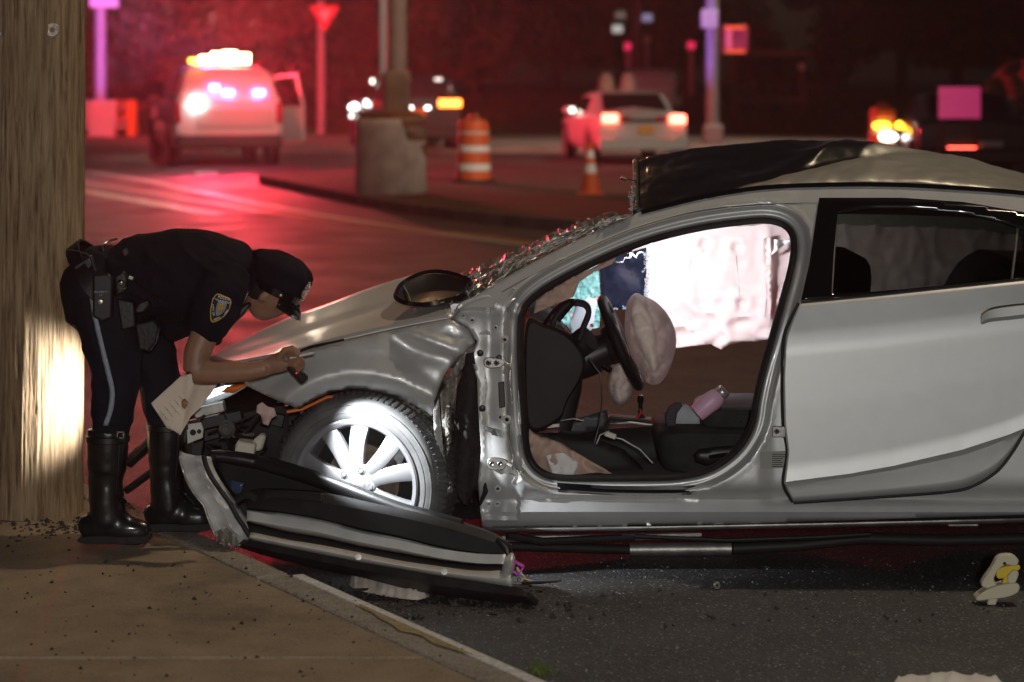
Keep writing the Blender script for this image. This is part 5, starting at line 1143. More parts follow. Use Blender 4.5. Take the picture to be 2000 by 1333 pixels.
# ---- trousers
ts = MB()
ts.ball(pt(204, 572, 8.35), (.152, .195, .172), None, 24, 16)
ts.tube([pt(212, 590, NL + .03), pt(218, 640, NL + .01), pt(224, 700, NL), pt(226, 745, NL), pt(222, 790, NL), pt(215, 848, NL)], [.140, .118, .094, .081, .074, .066], 18)
ts.tube([pt(240, 600, FL - .03), pt(270, 650, FL - .01), pt(300, 705, FL), pt(316, 760, FL), pt(326, 845, FL)], [.13, .11, .086, .076, .064], 18)
trou = blob('trousers', ts, M['cloth_navy2'], ofc, .007, 4, fold)
tb_ = bvh_of(trou)
# side stripe and cargo edge
stp = cr([(178, 566), (184, 610), (190, 640), (202, 690), (212, 730), (219, 765), (216, 800), (206, 832)], 5)
mb = MB(); mb.loft([[on(tb_, x - 5, y, .004) for x, y in stp], [on(tb_, x - 1, y, .006) for x, y in stp], [on(tb_, x + 5, y, .004) for x, y in stp]]); mb.build('side_stripe', mat('pale_blue_piping', (.30, .33, .40), .6, bump=.4, bscale=90), trou, solid=.002)
# ---- boots
def boot(top, ank, toe, d, w_top, heel, label=None):
    mb = MB(); (tx, ty), (ax, ay) = top, ank
    sec = [(tx, ty, w_top), (tx - 1, ty + 40, w_top * 1.0), (tx - 2, ty + 80, w_top * .94), ((tx + ax) / 2 - 1, (ty + ay) / 2 + 20, w_top * .86), (ax, ay - 20, w_top * .82), (ax + 2, ay + 8, w_top * .86), (ax + 5, toe[1] - 45, w_top * .86), (ax + 6, toe[1] - 26, w_top * .72)]
    mb.tube([pt(x, y, d) for x, y, r in sec], [r * k_ for x, y, r in sec], 20, flat=.95)
    (qx, qy) = toe
    mb.tube([pt(heel + 3, qy - 26, d), pt(heel + 12, qy - 30, d), pt(heel + 36, qy - 36, d), pt((heel + qx) / 2 + 12, qy - 35, d), pt(qx - 42, qy - 28, d), pt(qx - 18, qy - 24, d), pt(qx - 5, qy - 22, d), pt(qx + 1, qy - 20, d)], [.026, .044, .060, .060, .052, .046, .036, .018], 18, flat=.86)
    b = blob('boot', mb, M['leather'], ofc, .006, 5, lambda p, n: .0025 * mnoise.noise(p * 22) if abs(p.z - .3) < .12 else .0004 * mnoise.noise(p * 30))
    mb = MB(); o2 = cr([(heel + 3, qy - 14), (heel + 4, qy - 2), ((heel + qx) / 2, qy - 1), (qx - 8, qy - 2), (qx - 1, qy - 11), (qx - 6, qy - 16), ((heel + qx) / 2 + 10, qy - 14), ((heel + qx) / 2 - 10, qy - 16)], 3, True)
    mb.prism([pt(x, y, d - .046) for x, y in o2], (0, .092, 0)); mb.build('boot_sole', M['dark'], b, bevel=.006)
    bb_ = bvh_of(b)
    for i in range(6):                                     # laces
        t = i / 5; x = ax + 28 + t * 24; y = ay + 4 + t * 26; mb = MB(); mb.tube([on(bb_, x - 7, y - 2, .003, d), on(bb_, x, y - 3, .006, d), on(bb_, x + 6, y + 1, .003, d)], .003, 6); mb.build('lace', M['leather_dull'], b)
    mb = MB(); cx = pt(tx, ty + 6, d); mb.lathe([(w_top * k_ * 1.0, 0), (w_top * k_ * 1.06, .003), (w_top * k_ * 1.06, .022), (w_top * k_ * 1.0, .025)], cx + V((0, 0, -.035)), (0, 0, 1), 26, True); mb.build('boot_strap', M['leather_dull'], b)
    mb = MB(); c = on(bb_, tx + w_top * .6, ty + 12, .006, d)
    for a, e, ww, hh in ((0, .010, .026, .004), (0, -.010, .026, .004), (.011, 0, .004, .02), (-.011, 0, .004, .02)): mb.box(c + V((a, -.002, e)), (ww, .005, hh))
    mb.build('buckle', M['chrome'], b)
    mb = MB(); mb.tube([on(bb_, tx + w_top * .55, ty + 25, .0), on(bb_, tx + w_top * .5, ty + 70, .0), on(bb_, tx + w_top * .4, ty + 120, .0)], .0025, 6); mb.build('boot_seam', M['leather_dull'], b)
    return b
boot((211, 838), (206, 965), (290, 1064), NL, 41, 154)
boot((327, 815), (324, 955), (412, 1040), FL, 40, 282)
# ---- duty belt and kit
bc = pt(204, 556, 8.35); bn = V((.80, 0, .60)); b1 = V((0, 1, 0)); b2 = bn.cross(b1).normalized(); mb = MB(); cs = []
for q in range(48):
    a = 2 * math.pi * q / 48; o_ = b1 * math.cos(a) * .215 + b2 * math.sin(a) * .172; c = bc + o_; nn = o_.normalized(); cs.append([c - bn * .026, c - bn * .026 + nn * .008, c + bn * .026 + nn * .008, c + bn * .026])
mb.loft(cs + [cs[0]], closed=True); belt = mb.build('duty_belt', M['leather_dull'], ofc, angle=40)
mb = MB(); mb.tube([pt(201, 492, 8.26), pt(199, 482, 8.27), pt(210, 471, 8.30), pt(228, 467, 8.36)], .004, 6); mb.build('belt_keeper_buckle', mat('bright_steel', (.75, .74, .70), .25, 1.), belt)
def kit(name, out, d, th, m, bevel=.009, parent=None): return oslab(name, out, d, th, m, parent or belt, bevel)
rad = kit('radio', [(180, 536), (212, 534), (220, 545), (219, 622), (200, 630), (180, 620)], 8.115, .04, M['black'])
mb = MB(); mb.tube([pt(x, y, d) for x, y, d in ((186, 530, 8.13), (180, 508, 8.13), (170, 497, 8.13), (152, 491, 8.12), (131, 488, 8.11))], [.006, .0035, .003, .0028, .0026], 8); mb.build('antenna', M['rubber'], rad)
mb = MB(); mb.lathe([(.008, 0), (.008, .003), (.0001, .004)], pt(196, 590, 8.114), (0, -1, 0), 12); mb.build('snap_stud', mat('brass_stud', (.55, .45, .35), .3, .9), rad)
def text(s, p, size, m, parent, rot=(R(90), 0, 0), ext=.0006):
    c = bpy.data.curves.new('lettering', 'FONT'); c.body = s; c.size = size; c.align_x = 'CENTER'; c.align_y = 'CENTER'; c.extrude = ext; c.materials.append(m)
    o = bpy.data.objects.new('lettering', c); COL.objects.link(o); o.parent = parent; o.location = p - WL[parent]; o.rotation_euler = rot
    dg = bpy.context.evaluated_depsgraph_get(); me = bpy.data.meshes.new_from_object(o.evaluated_get(dg)); bpy.data.objects.remove(o)
    o = bpy.data.objects.new('lettering', me); COL.objects.link(o); o.parent = parent; o.location = p - WL[parent]; o.rotation_euler = rot; return o
dimw = mat('dim_print', (.30, .30, .30), .6); pw_ = mat('patch_white', (.75, .75, .72), .7)
text('PROPERTY', pt(197, 571, 8.113), .010, dimw, rad); text('OF', pt(197, 577, 8.113), .010, dimw, rad)
cuf = kit('pouch', [(222, 540), (240, 528), (250, 545), (246, 572), (226, 580)], 8.135, .05, M['leather_dull'])
for x, y, r in ((236, 552, .014), (234, 568, .007), (244, 563, .007)): mb = MB(); mb.ball(pt(x, y, 8.13), (r, .008, r * .8), None, 12, 8); mb.build('metal_stud', M['chrome'], cuf)
kit('pouch', [(262, 604), (270, 590), (290, 584), (294, 596), (282, 612), (264, 616)], 8.15, .05, M['leather_dull'])
kit('magazine_pouch', [(226, 582), (262, 590), (266, 640), (236, 648)], 8.14, .05, M['leather_dull'])
kit('holster', [(262, 632), (300, 624), (312, 640), (306, 668), (290, 690), (270, 684)], 8.16, .06, M['leather'])
kit('pouch', [(140, 520), (176, 498), (184, 520), (152, 548)], 8.16, .05, M['leather_dull'])
kit('torch_ring', [(238, 490), (246, 484), (252, 496), (243, 502)], 8.15, .02, M['leather_dull'], .002)
sb_ = bvh_of(shirt); q = [on(sb_, 258 + 58 * t, 545 + 42 * t + 4 * math.sin(t * 3), .006) for t in np.linspace(0, 1, 16)]
mb = MB(); hel = [];
for i in range(15 * 10):
    t = i / 10.; a = q[int(t)].lerp(q[int(t) + 1], t % 1); hel.append(a + V((0, -.004 * math.cos(i * 1.2), .005 * math.sin(i * 1.2))))
mb.tube(hel, .0022, 5); mb.build('coiled_cord', M['gloss_black'], rad)
mb = MB(); mb.tube([on(sb_, 252, 542, .006), on(sb_, 260, 545, .006)], .006, 6); mb.build('cord_plug', M['white'], rad)
# shoulder microphone on the chest
mic = oslab('shoulder_microphone', [(452, 622), (470, 600), (486, 590), (490, 598), (474, 618), (458, 632)], 8.19, .04, M['black'], ofc)
mb = MB(); mb.tube([pt(465, 608, 8.185), pt(475, 590, 8.18), pt(485, 568, 8.19)], .004, 6); mb.build('clip_strap', M['steel'], mic)
# ---- shield patch on the sleeve, built as stitched layers on the cloth
sleeve = bvh_of(shirt)
shield = cr([(411, 604), (416, 584), (424, 574), (437, 578), (451, 586), (448, 604), (438, 618), (424, 628), (412, 628)], 4, True)
def decal(name, out, lift, m, parent):
    c = np.mean(np.array(out), 0); vv, tri = panel_mesh([tuple(p) for p in out], step=4); return mk(name, [on(sleeve, a, b, lift) for a, b in vv], tri, m, parent, solid=.0012, angle=80)
pa = decal('shield_patch', shield, .004, mat('patch_gold', (.62, .40, .05), .6), shirt)
cpt = np.mean(np.array(shield), 0)
decal('patch_field', [cpt + (p - cpt) * .90 for p in shield], .0055, mat('patch_black', (.012, .012, .014), .8), pa)
ic = np.array((431, 602)); decal('patch_crest', [ic + (p - cpt) * .52 for p in shield], .007, mat('patch_blue', (.22, .26, .34), .7), pa)
decal('patch_seal', [ic + np.array((8 * math.cos(a), 9 * math.sin(a))) for a in np.linspace(0, 6.28, 15)[:-1]], .0085, mat('patch_bronze', (.36, .24, .08), .6, var=.6, vscale=220), pa)
for s, x, y, sz, ang in (('POLICE', 437, 583, .0125, -14), ('DEPARTMENT', 433, 589, .0105, -14), ('CITY OF', 416, 606, .0105, -84), ('NEW', 424, 623, .0105, 20), ('YORK', 441, 612, .0105, 52)):
    p = on(sleeve, x, y, .010); t = text(s, p, sz, pw_, pa); t.rotation_euler = (R(90), R(-ang), 0)
# ---- eight-point cap
cap_u = V((.42, 0, .907)); cf = V((.907, 0, -.42)); cs_v = V((0, 1, 0)); c0 = pt(535, 572, 8.31)
mb = MB(); rings = []
for h, rf, rs, oct_, sh_ in ((0, .092, .088, 0, 0), (.028, .094, .090, 0, .002), (.042, .099, .094, .03, .0), (.075, .112, .108, .08, -.008), (.100, .112, .108, .12, -.012), (.120, .094, .090, .12, -.010), (.138, .055, .055, .06, -.006), (.144, .002, .002, 0, -.004)):
    rings.append([c0 + cap_u * (h + .006 * nz(a * 1.3, h * 20)) + cf * (math.cos(a) * rf * (1 + oct_ * .5 * math.cos(8 * a)) + sh_) + cs_v * (math.sin(a) * rs * (1 + oct_ * .5 * math.cos(8 * a))) for a in np.linspace(0, 2 * math.pi, 65)[:-1]])
mb.loft(rings, closed=True); cap = mb.build('cap', M['cloth_navy'], ofc, angle=50)
mb = MB(); bandr = [[c0 + cap_u * h + cf * math.cos(a) * (.094 + e) + cs_v * math.sin(a) * (.090 + e) for a in np.linspace(0, 2 * math.pi, 49)[:-1]] for h, e in ((.0, .0), (.002, .003), (.026, .004), (.028, .0))]
mb.loft(bandr, closed=True); mb.build('cap_band', M['gloss_black'], cap)
mb = MB(); vis = []
for e, dn in ((0, 0), (.012, -.012), (.024, -.030), (.032, -.054)):
    vis.append([c0 + cf * math.cos(a) * (.092 + e * math.cos(a * .95)) + cs_v * math.sin(a) * (.090 + e * .35) + cap_u * (.004 + dn * (.5 + .5 * math.cos(a))) for a in np.linspace(-1.25, 1.25, 25)])
mb.loft(vis); mb.build('visor', M['gloss_black'], cap, solid=.003)
mb = MB(); bc_ = c0 + cap_u * .055 + cf * .104; wi_ = [bc_ + cs_v * (-.0) for _ in range(1)]
for i in range(70):
    a = random.uniform(0, 6.28); r = math.sqrt(random.random()); mb.ball(bc_ + cs_v * (-.035 + .030 * r * math.cos(a)) + cap_u * (.036 * r * math.sin(a)) + cf * (.002 - .010 * abs(-.035 + .03 * r * math.cos(a)) / .05), random.uniform(.003, .006), nu=6, nv=4)
mb.build('cap_badge', mat('badge_silver', (.72, .72, .70), .22, 1.), cap, smooth=False)
mb = MB(); mb.lathe([(.006, 0), (.006, .003), (.0001, .005)], c0 + cs_v * -.094 + cf * .03 + cap_u * .012, (0, -1, 0), 10); mb.build('strap_button', mat('brass', (.5, .4, .2), .3, 1.), cap)
# ---- torch, pen and paper: held things
tor = thing('torch', TORCH_A, 'small black torch gripped in the officer\'s hand, lighting the wheel', 'torch')
ax = (TORCH_B - TORCH_A).normalized(); mb = MB()
mb.lathe([(.0001, -.022), (.013, -.022), (.014, -.02), (.014, .0), (.0155, .004), (.0155, .034), (.018, .040), (.0185, .058), (.016, .060), (.0155, .056), (.0001, .055)], TORCH_A, ax, 20); mb.build('barrel', mat('anodised_black', (.03, .028, .026), .35, .3), tor, angle=35)
mb = MB(); mb.lathe([(.0001, .0562), (.0145, .0562), (.0145, .0572), (.0001, .0575)], TORCH_A, ax, 16); mb.build('torch_lens', emitter('torch_glow', (.92, .96, 1), 12.), tor)
mb = MB(); mb.ball(TORCH_A + ax * .02 + V((0, -.0155, 0)), .0022, nu=8, nv=6); mb.build('indicator', emitter('red_led', (1, .02, .02), 4.), tor)
pen = thing('pen', pt(597, 692, 8.07), 'thin white pen held beside the torch', 'pen')
pa_, pb_ = pt(566, 700, 8.075), pt(614, 689, 8.06); mb = MB(); mb.tube([pa_, pa_.lerp(pb_, .1), pa_.lerp(pb_, .9), pb_], [.003, .0042, .0042, .0015], 10); pb = mb.build('pen_barrel', M['white'], pen); mb = MB(); mb.tube([pa_.lerp(pb_, .1) + V((0, -.005, .002)), pa_.lerp(pb_, .4) + V((0, -.006, .002))], .0012, 5); mb.build('pen_clip', M['chrome'], pen)
sheet = thing('paper_sheet', pt(350, 850, 8.34), 'creased handwritten paper sheet held in the officer\'s far hand', 'paper')
po = [(295, 788), (352, 736), (380, 728), (425, 750), (412, 770), (388, 800), (372, 815), (352, 850), (340, 842), (326, 836)]
def pap_d(x, y): return 8.485 + .0009 * (x - 350) * (1 if x > 362 else -.25) * -.6 + .010 * math.sin((x + y) * .03) + .012 * math.exp(-((x - 368 + (y - 780) * .3) / 8.) ** 2)
pso = panel('leaf', po, pap_d, M['paper'], sheet, step=6, solid=.0008, angle=70)
ink = mat('ink', (.22, .17, .14), .8)
for i in range(11):
    mb = MB(); x0, y0 = 312 + i * 4.6, 792 - i * 3.6 + (8 if i % 2 else 0)
    L = random.randint(8, 26); pl = [(x0 + t * .62 * L + random.uniform(-.7, .7), y0 + 10 + t * .78 * L + random.uniform(-1, 1)) for t in np.linspace(0, 1, 9)]
    mb.tube([P(x, y, pap_d(x, y) - .0014) for x, y in pl], .0006, 4); mb.build('handwriting', ink, pso)
# ================================================================= timber utility pole in front of the wreck
pb0 = P(66, 1000, gd(1000, KZ)); PR = .181
pole = thing('utility_pole', V((pb0.x, pb0.y, KZ)), 'weathered round timber utility pole standing on the sidewalk behind the officer', 'pole')
def pole_r(a, z):
    q = V((math.cos(a) * 7, math.sin(a) * 7, z * .55)); g = mnoise.noise(q * 2.2); g2 = mnoise.noise(V((math.cos(a) * 21, math.sin(a) * 21, z * 1.1)))
    g3 = mnoise.noise(V((math.cos(a) * 55, math.sin(a) * 55, z * 2.2)))
    crack = max(0, .10 - abs(g2)) / .10; crack3 = max(0, .08 - abs(g3)) / .08
    m = .5 + .5 * mnoise.noise(V((a * 2, z * 1.7, 5)))
    r = PR - .004 * z + .004 * g - .009 * crack * m ** 1.5 - .0035 * crack3 * m
    for ka, kz, s in ((-1.15, 1.02, .05), (-.75, 1.62, .04), (-1.5, 2.1, .05)):
        e = ((a - ka) / .16) ** 2 + ((z - kz) / .07) ** 2; r += .006 * math.exp(-e) - .010 * math.exp(-e * 9)
    return r
zs = list(np.linspace(-.1, 2.35, 190)) + [2.6, 3., 4., 6., 9.]; NA = 300; vs = []; fs = []
aa = [2 * math.pi * k / NA - math.pi for k in range(NA)]
for z in zs:
    for a in aa: r = pole_r(a, z); vs.append(V((pb0.x + .009 * z + r * math.cos(a), pb0.y + r * math.sin(a), KZ + z)))
for i in range(len(zs) - 1):
    for k in range(NA): fs.append((i * NA + k, i * NA + (k + 1) % NA, (i + 1) * NA + (k + 1) % NA, (i + 1) * NA + k))
wm = bpy.data.materials.new('weathered_timber'); wm.use_nodes = True; n = wm.node_tree.nodes; L = wm.node_tree.links; b = n['Principled BSDF']; b.inputs['Roughness'].default_value = .88
tc = n.new('ShaderNodeTexCoord'); mp = n.new('ShaderNodeMapping'); mp.inputs['Scale'].default_value = (26, 26, 2.0); L.new(tc.outputs['Object'], mp.inputs[0])
n1 = n.new('ShaderNodeTexNoise'); n1.inputs['Scale'].default_value = 2.2; n1.inputs['Detail'].default_value = 9; n1.inputs['Distortion'].default_value = .35; n1.inputs['Roughness'].default_value = .68; L.new(mp.outputs[0], n1.inputs['Vector'])
n2 = n.new('ShaderNodeTexNoise'); n2.inputs['Scale'].default_value = 2.5; n2.inputs['Detail'].default_value = 4; L.new(tc.outputs['Object'], n2.inputs['Vector'])
r1 = n.new('ShaderNodeValToRGB'); e = r1.color_ramp.elements; e[0].position = .30; e[0].color = (.060, .036, .020, 1); e[1].position = .72; e[1].color = (.42, .30, .18, 1); x = e.new(.46); x.color = (.25, .165, .09, 1); x = e.new(.55); x.color = (.33, .23, .135, 1)
L.new(n1.outputs[0], r1.inputs[0]); mx = n.new('ShaderNodeMix'); mx.data_type = 'RGBA'; mx.blend_type = 'MULTIPLY'; mx.inputs[0].default_value = .45
r2 = n.new('ShaderNodeValToRGB'); r2.color_ramp.elements[0].position = .35; r2.color_ramp.elements[1].position = .62; r2.color_ramp.elements[0].color = (.55, .5, .44, 1); L.new(n2.outputs[0], r2.inputs[0]); L.new(r1.outputs[0], mx.inputs[6]); L.new(r2.outputs[0], mx.inputs[7]); L.new(mx.outputs[2], b.inputs['Base Color'])
bp = n.new('ShaderNodeBump'); bp.inputs['Strength'].default_value = .8; bp.inputs['Distance'].default_value = .006; L.new(n1.outputs[0], bp.inputs['Height']); L.new(bp.outputs[0], b.inputs['Normal'])
shaft = mk('shaft', vs, fs, wm, pole, angle=180)
pbv = bvh_of(shaft)
c = on(pbv, 102, 59, .002, 8.6); mb = MB(); mb.lathe([(.026, -.004), (.027, .0), (.024, .004), (.010, .003), (.006, -.002), (.0001, -.004)], c, V((.1, -1, 0)), 20); mb.build('pole_tag', mat('galvanised_disc', (.40, .34, .28), .5, .3, var=.3, vscale=60), pole)
c = on(pbv, 2, 66, .0, 8.6); mb = MB(); mb.tube([c, c + V((.0, -.03, -.002))], [.006, .009], 8); mb.build('nail', M['steel'], pole)
# ================================================================= vehicles
M['glass_car'] = mat('vehicle_glass', (.012, .013, .016), .06, coat=.3)
M['vwhite'] = mat('white_vehicle_paint', (.62, .62, .62), .3, coat=.5)
M['vdark'] = mat('dark_vehicle_paint', (.03, .03, .034), .25, coat=.6)
M['vgrey'] = mat('pale_grey_vehicle_paint', (.50, .49, .47), .35, coat=.4)
def tail(col, s): return emitter('tail_lamp', col, s)
def vehicle(name, loc, rz, label, paint, L_, W, H, belt, kind, parts):
    t = thing(name, loc, label, 'car', None, rz); w2 = W / 2
    if kind == 'suv': st = [(.0, .55, .95 * w2, belt, None), (.06, .40, w2, belt + .02, H - .25), (.35, .32, w2, belt + .02, H - .04), (.9, .30, w2, belt + .02, H), (2.2, .30, w2, belt, H), (2.9, .30, w2, belt - .01, H - .08), (3.7, .30, w2, belt - .02, None), (L_ - .6, .30, w2 * .98, belt - .06, None), (L_ - .1, .35, w2 * .92, belt - .2, None), (L_, .45, w2 * .85, belt - .35, None)]
    else: st = [(.0, .45, .92 * w2, belt - .08, None), (.12, .32, w2 * .98, belt + .02, None), (.75, .28, w2, belt + .03, None), (1.55, .25, w2, belt + .02, H - .02), (2.1, .25, w2, belt, H), (2.7, .25, w2, belt - .01, H - .03), (3.55, .25, w2, belt - .03, None), (L_ - .5, .28, w2 * .97, belt - .1, None), (L_ - .05, .35, w2 * .9, belt - .25, None), (L_, .4, w2 * .82, belt - .32, None)]
    def sec(s):
        y, zb, w_, bz, rf = s
        if rf is None: top = [(w_ * .96, bz + .02), (w_ * .80, bz + .06), (w_ * .4, bz + .085), (0, bz + .09)]
        else: top = [(w_ * .95, bz + .03), (w_ * .80, rf - .09), (w_ * .66, rf - .02), (0, rf)]
        h = [(w_ * .86, zb), (w_ * .98, zb + .14), (w_, zb + .34), (w_ * .985, bz)] + top
        return [V((-x, y, z)) for x, z in h] + [V((x, y, z)) for x, z in h[::-1][1:]]
    S_ = [sec(s) for s in st]; mb = MB(); mb.loft(S_); mb.add(S_[0], [tuple(range(len(S_[0])))]); mb.add(S_[-1], [tuple(range(len(S_[-1])))])
    body_ = mb.build('body', paint, t, local=True, angle=50)
    def edge(y, lo, hi, sgn, o=.006):
        for i in range(len(st) - 1):
            if st[i][0] <= y <= st[i + 1][0]: break
        f = (y - st[i][0]) / (st[i + 1][0] - st[i][0]); a = S_[i]; c = S_[i + 1]; kk = (4, 5) if sgn < 0 else (len(a) - 5, len(a) - 6)
        p = a[kk[0]].lerp(c[kk[0]], f); q = a[kk[1]].lerp(c[kk[1]], f); return [p.lerp(q, h) + V((sgn * o, 0, 0)) for h in (lo, hi)]
    wins = ((.45, 1.0), (1.06, 1.95), (2.02, 2.8)) if kind == 'suv' else ((1.5, 2.05), (2.12, 2.75))
    for sgn in (-1, 1):
        for y0, y1 in wins:
            a = edge(y0, .1, .95, sgn); c = edge(y1, .1, .95, sgn); mb = MB(); mb.quad(a[0], c[0], c[1], a[1]); mb.build('side_window', M['glass_car'], t, local=True, smooth=False, solid=.008)
        for y in ((.95, L_ - .95)): pass
        for yw in (.98, L_ - .98):
            rr = .38 if kind == 'suv' else .33; mb = MB(); c = V((sgn * (w2 - .10), yw, rr)); ax = V((sgn, 0, 0))
            mb.lathe([(rr * .62, .115), (rr * .7, .13), (rr * .95, .12), (rr, .08), (rr, -.1), (rr * .9, -.12), (.0001, -.12)], c, ax, 28); wh = mb.build('wheel', M['tyre'], t, local=True)
            mb = MB(); mb.lathe([(.0001, .10), (rr * .2, .115), (rr * .55, .10), (rr * .64, .118), (rr * .64, .09)], c, ax, 20); mb.build('rim', M['steel'], wh, local=True)
            mb = MB(); mb.lathe([(rr * 1.02, -.02), (rr * 1.16, .105), (rr * 1.22, .11), (rr * 1.2, -.02)], c, ax, 28, True); mb.build('wheel_arch', M['black'], t, local=True)
        mb = MB(); mb.ball(V((sgn * (w2 + .09), 2.95 if kind == 'suv' else 2.9, belt + .10)), (.12, .07, .08), None, 14, 8); mb.build('wing_mirror', paint, t, local=True)
    # rear glass, bumper, plate, windscreen
    if kind == 'suv': rg = [V((-w2 * .70, -.006 + .02, belt + .08)), V((w2 * .70, .014, belt + .08)), V((w2 * .62, .20, H - .17)), V((-w2 * .62, .20, H - .17))]; rg = [p + V((0, -.01 if p.z < belt + .1 else -.02, 0)) for p in rg]
    else: rg = [V((-w2 * .70, .80, belt + .13)), V((w2 * .70, .80, belt + .13)), V((w2 * .62, 1.42, H - .05)), V((-w2 * .62, 1.42, H - .05))]
    mb = MB(); mb.quad(*rg); mb.build('rear_window', M['glass_car'], t, local=True, smooth=False, solid=.01)
    fr = [V((-w2 * .74, (3.55 if kind == 'suv' else 3.45), belt + .12)), V((w2 * .74, (3.55 if kind == 'suv' else 3.45), belt + .12)), V((w2 * .62, 2.8, H - .02)), V((-w2 * .62, 2.8, H - .02))]
    mb = MB(); mb.quad(*fr); mb.build('windscreen', M['glass_car'], t, local=True, smooth=False, solid=.02)
    mb = MB(); zb = .46 if kind == 'suv' else .40; mb.box((0, -.06, zb), (W * .96, .18, .26)); mb.build('bumper', parts.get('bumper', M['black']), t, local=True, bevel=.05)
    for sx, sz, ww, hh, m in parts.get('lamps', ()):
        mb = MB(); mb.box((sx, -.03, sz), (ww, .10, hh)); mb.build('tail_lamp', m, t, local=True, bevel=.02)
    if 'plate' in parts:
        px_, pz_, m = parts['plate']; mb = MB(); mb.box((px_, -.04, pz_), (.31, .05, .16)); mb.build('number_plate', m, t, local=True, bevel=.01)
    for nm, c, sz, m in parts.get('boxes', ()): mb = MB(); mb.box(c, sz); mb.build(nm, m, t, local=True, bevel=min(sz) * .2)
    return t
plm = mat('orange_plate', (.80, .36, .05), .5); white_l = emitter('white_glow', (1, .95, .9), 9); blue_l = emitter('blue_lamp', (.30, .25, 1), 16)
amber = emitter('amber_lamp', (1, .45, .02), 10); redh = emitter('red_lamp', (1, .03, .03), 26); hot = emitter('white_hot_lamp', (1, .40, .16), 60)
dull_red = mat('red_lens', (.30, .01, .012), .25, coat=.4)
sp_loc = V(((447 - 1000) / F * 46.5, 46.5, 0)); sp_rz = R(14)
suv = vehicle('police_suv', sp_loc, sp_rz, 'white police truck with flashing red lightbar stopped by the far barrier', M['vwhite'], 5.2, 2.12, 1.92, 1.16, 'suv', dict(
    lamps=[(-.98, 1.02, .12, .40, dull_red), (.98, 1.02, .12, .40, dull_red)],
    boxes=[('lightbar', (0, 1.55, 1.99), (1.30, .30, .12), M['black']), ('lightbar_lens', (-.50, 1.40, 2.02), (.22, .06, .09), amber), ('lightbar_lens', (-.28, 1.40, 2.04), (.22, .06, .15), hot), ('lightbar_lens', (-.04, 1.40, 2.07), (.24, .06, .22), hot), ('lightbar_lens', (.20, 1.40, 2.08), (.26, .06, .26), hot), ('lightbar_lens', (.46, 1.40, 2.06), (.26, .06, .2), hot),
           ('marker_lamp', (-.58, .2, 1.96), (.12, .10, .05), amber), ('window_lamp', (-.28, -.04, 1.50), (.16, .05, .10), blue_l), ('window_lamp', (-.02, -.05, 1.40), (.20, .05, .09), blue_l), ('window_lamp', (.58, -.05, 1.40), (.20, .05, .09), blue_l),
           ('spot_lamp', (-.62, -.10, 1.20), (.24, .06, .24), emitter('scene_lamp', (1, .98, .95), 14)), ('tailgate', (.12, -.025, .92), (1.45, .03, .34), M['vgrey']), ('tow_hitch', (0, -.14, .36), (.2, .1, .1), M['dark']),
           ('roof_rack', (0, 1.0, 1.95), (1.5, .05, .05), M['black'])]))
mb = MB(); mb.quad(V((1.07, 1.75, .45)), V((1.62, 1.10, .45)), V((1.62, 1.10, 1.12)), V((1.07, 1.75, 1.12))); sd = mb.build('open_door', M['vwhite'], suv, local=True, smooth=False, solid=.08)
mb = MB(); mb.tube([V((1.07, 1.75, 1.12)), V((1.10, 1.72, 1.70)), V((1.50, 1.22, 1.74)), V((1.62, 1.10, 1.12))], .035, 8); mb.build('door_window_frame', M['vwhite'], sd, local=True)
mb = MB(); mb.box((-1.066, 2.4, .86), (.012, 3.2, .08)); mb.build('side_stripe', mat('blue_stripe', (.03, .06, .35), .4), suv, local=True)
mR = Matrix.Rotation(sp_rz, 3, 'Z')
light('lightbar_red', 'POINT', sp_loc + mR @ V((.20, 1.25, 2.16)), RED_W, (1, .03, .05), .16)
light('rear_red_fill', 'POINT', sp_loc + mR @ V((.3, -1.0, 2.0)), 160, (1, .05, .07), .1)  # added fill without a fitting, reddens the tailgate
light('lightbar_red_front', 'SPOT', sp_loc + mR @ V((.10, 1.80, 2.16)), RED_F, (1, .02, .05), .16, sp_loc + V((-2.5, 24, 5.0)), 70, 1.)  # added forward beam that reddens the trees behind the truck
light('window_blue', 'POINT', sp_loc + mR @ V((-.30, 1.20, 2.20)), BLUE_W, (.22, .20, 1), .08)
d2 = V(((815 - 1000) / F * 53., 53., 0))
vehicle('parked_suv', d2, R(10), 'dark estate car with one glowing tail lamp behind the concrete lamp post', M['vdark'], 4.8, 2.0, 1.76, 1.08, 'suv', dict(
    lamps=[(.72, 1.12, .50, .17, tail((1, .22, .03), 9)), (-.88, 1.10, .18, .15, dull_red)], plate=(.02, .92, plm),
    boxes=[('plate_lamp', (-.16, -.06, 1.03), (.10, .03, .05), white_l), ('plate_lamp', (.22, -.06, 1.02), (.10, .03, .05), white_l), ('roof_lamp', (.5, .25, 1.64), (.16, .05, .06), emitter('dim_glow', (1, .9, .8), 2.2)),
           ('chrome_glint', (-1.02, 4.1, .98), (.06, .18, .10), white_l), ('chrome_glint', (-1.02, 3.3, 1.04), (.06, .16, .10), white_l), ('chrome_glint', (-1.02, .9, 1.12), (.06, .14, .12), white_l), ('chrome_glint', (-.92, .6, 1.60), (.06, .12, .10), emitter('dim_glow', (1, .9, .75), 5)), ('chrome_glint', (-1.03, 3.9, .78), (.06, .2, .08), emitter('dim_glow', (1, .95, .85), 5))]))  # glowing boxes on the flank stand in for chrome reflections
d3 = V(((1256 - 1000) / F * 47., 47., 0))
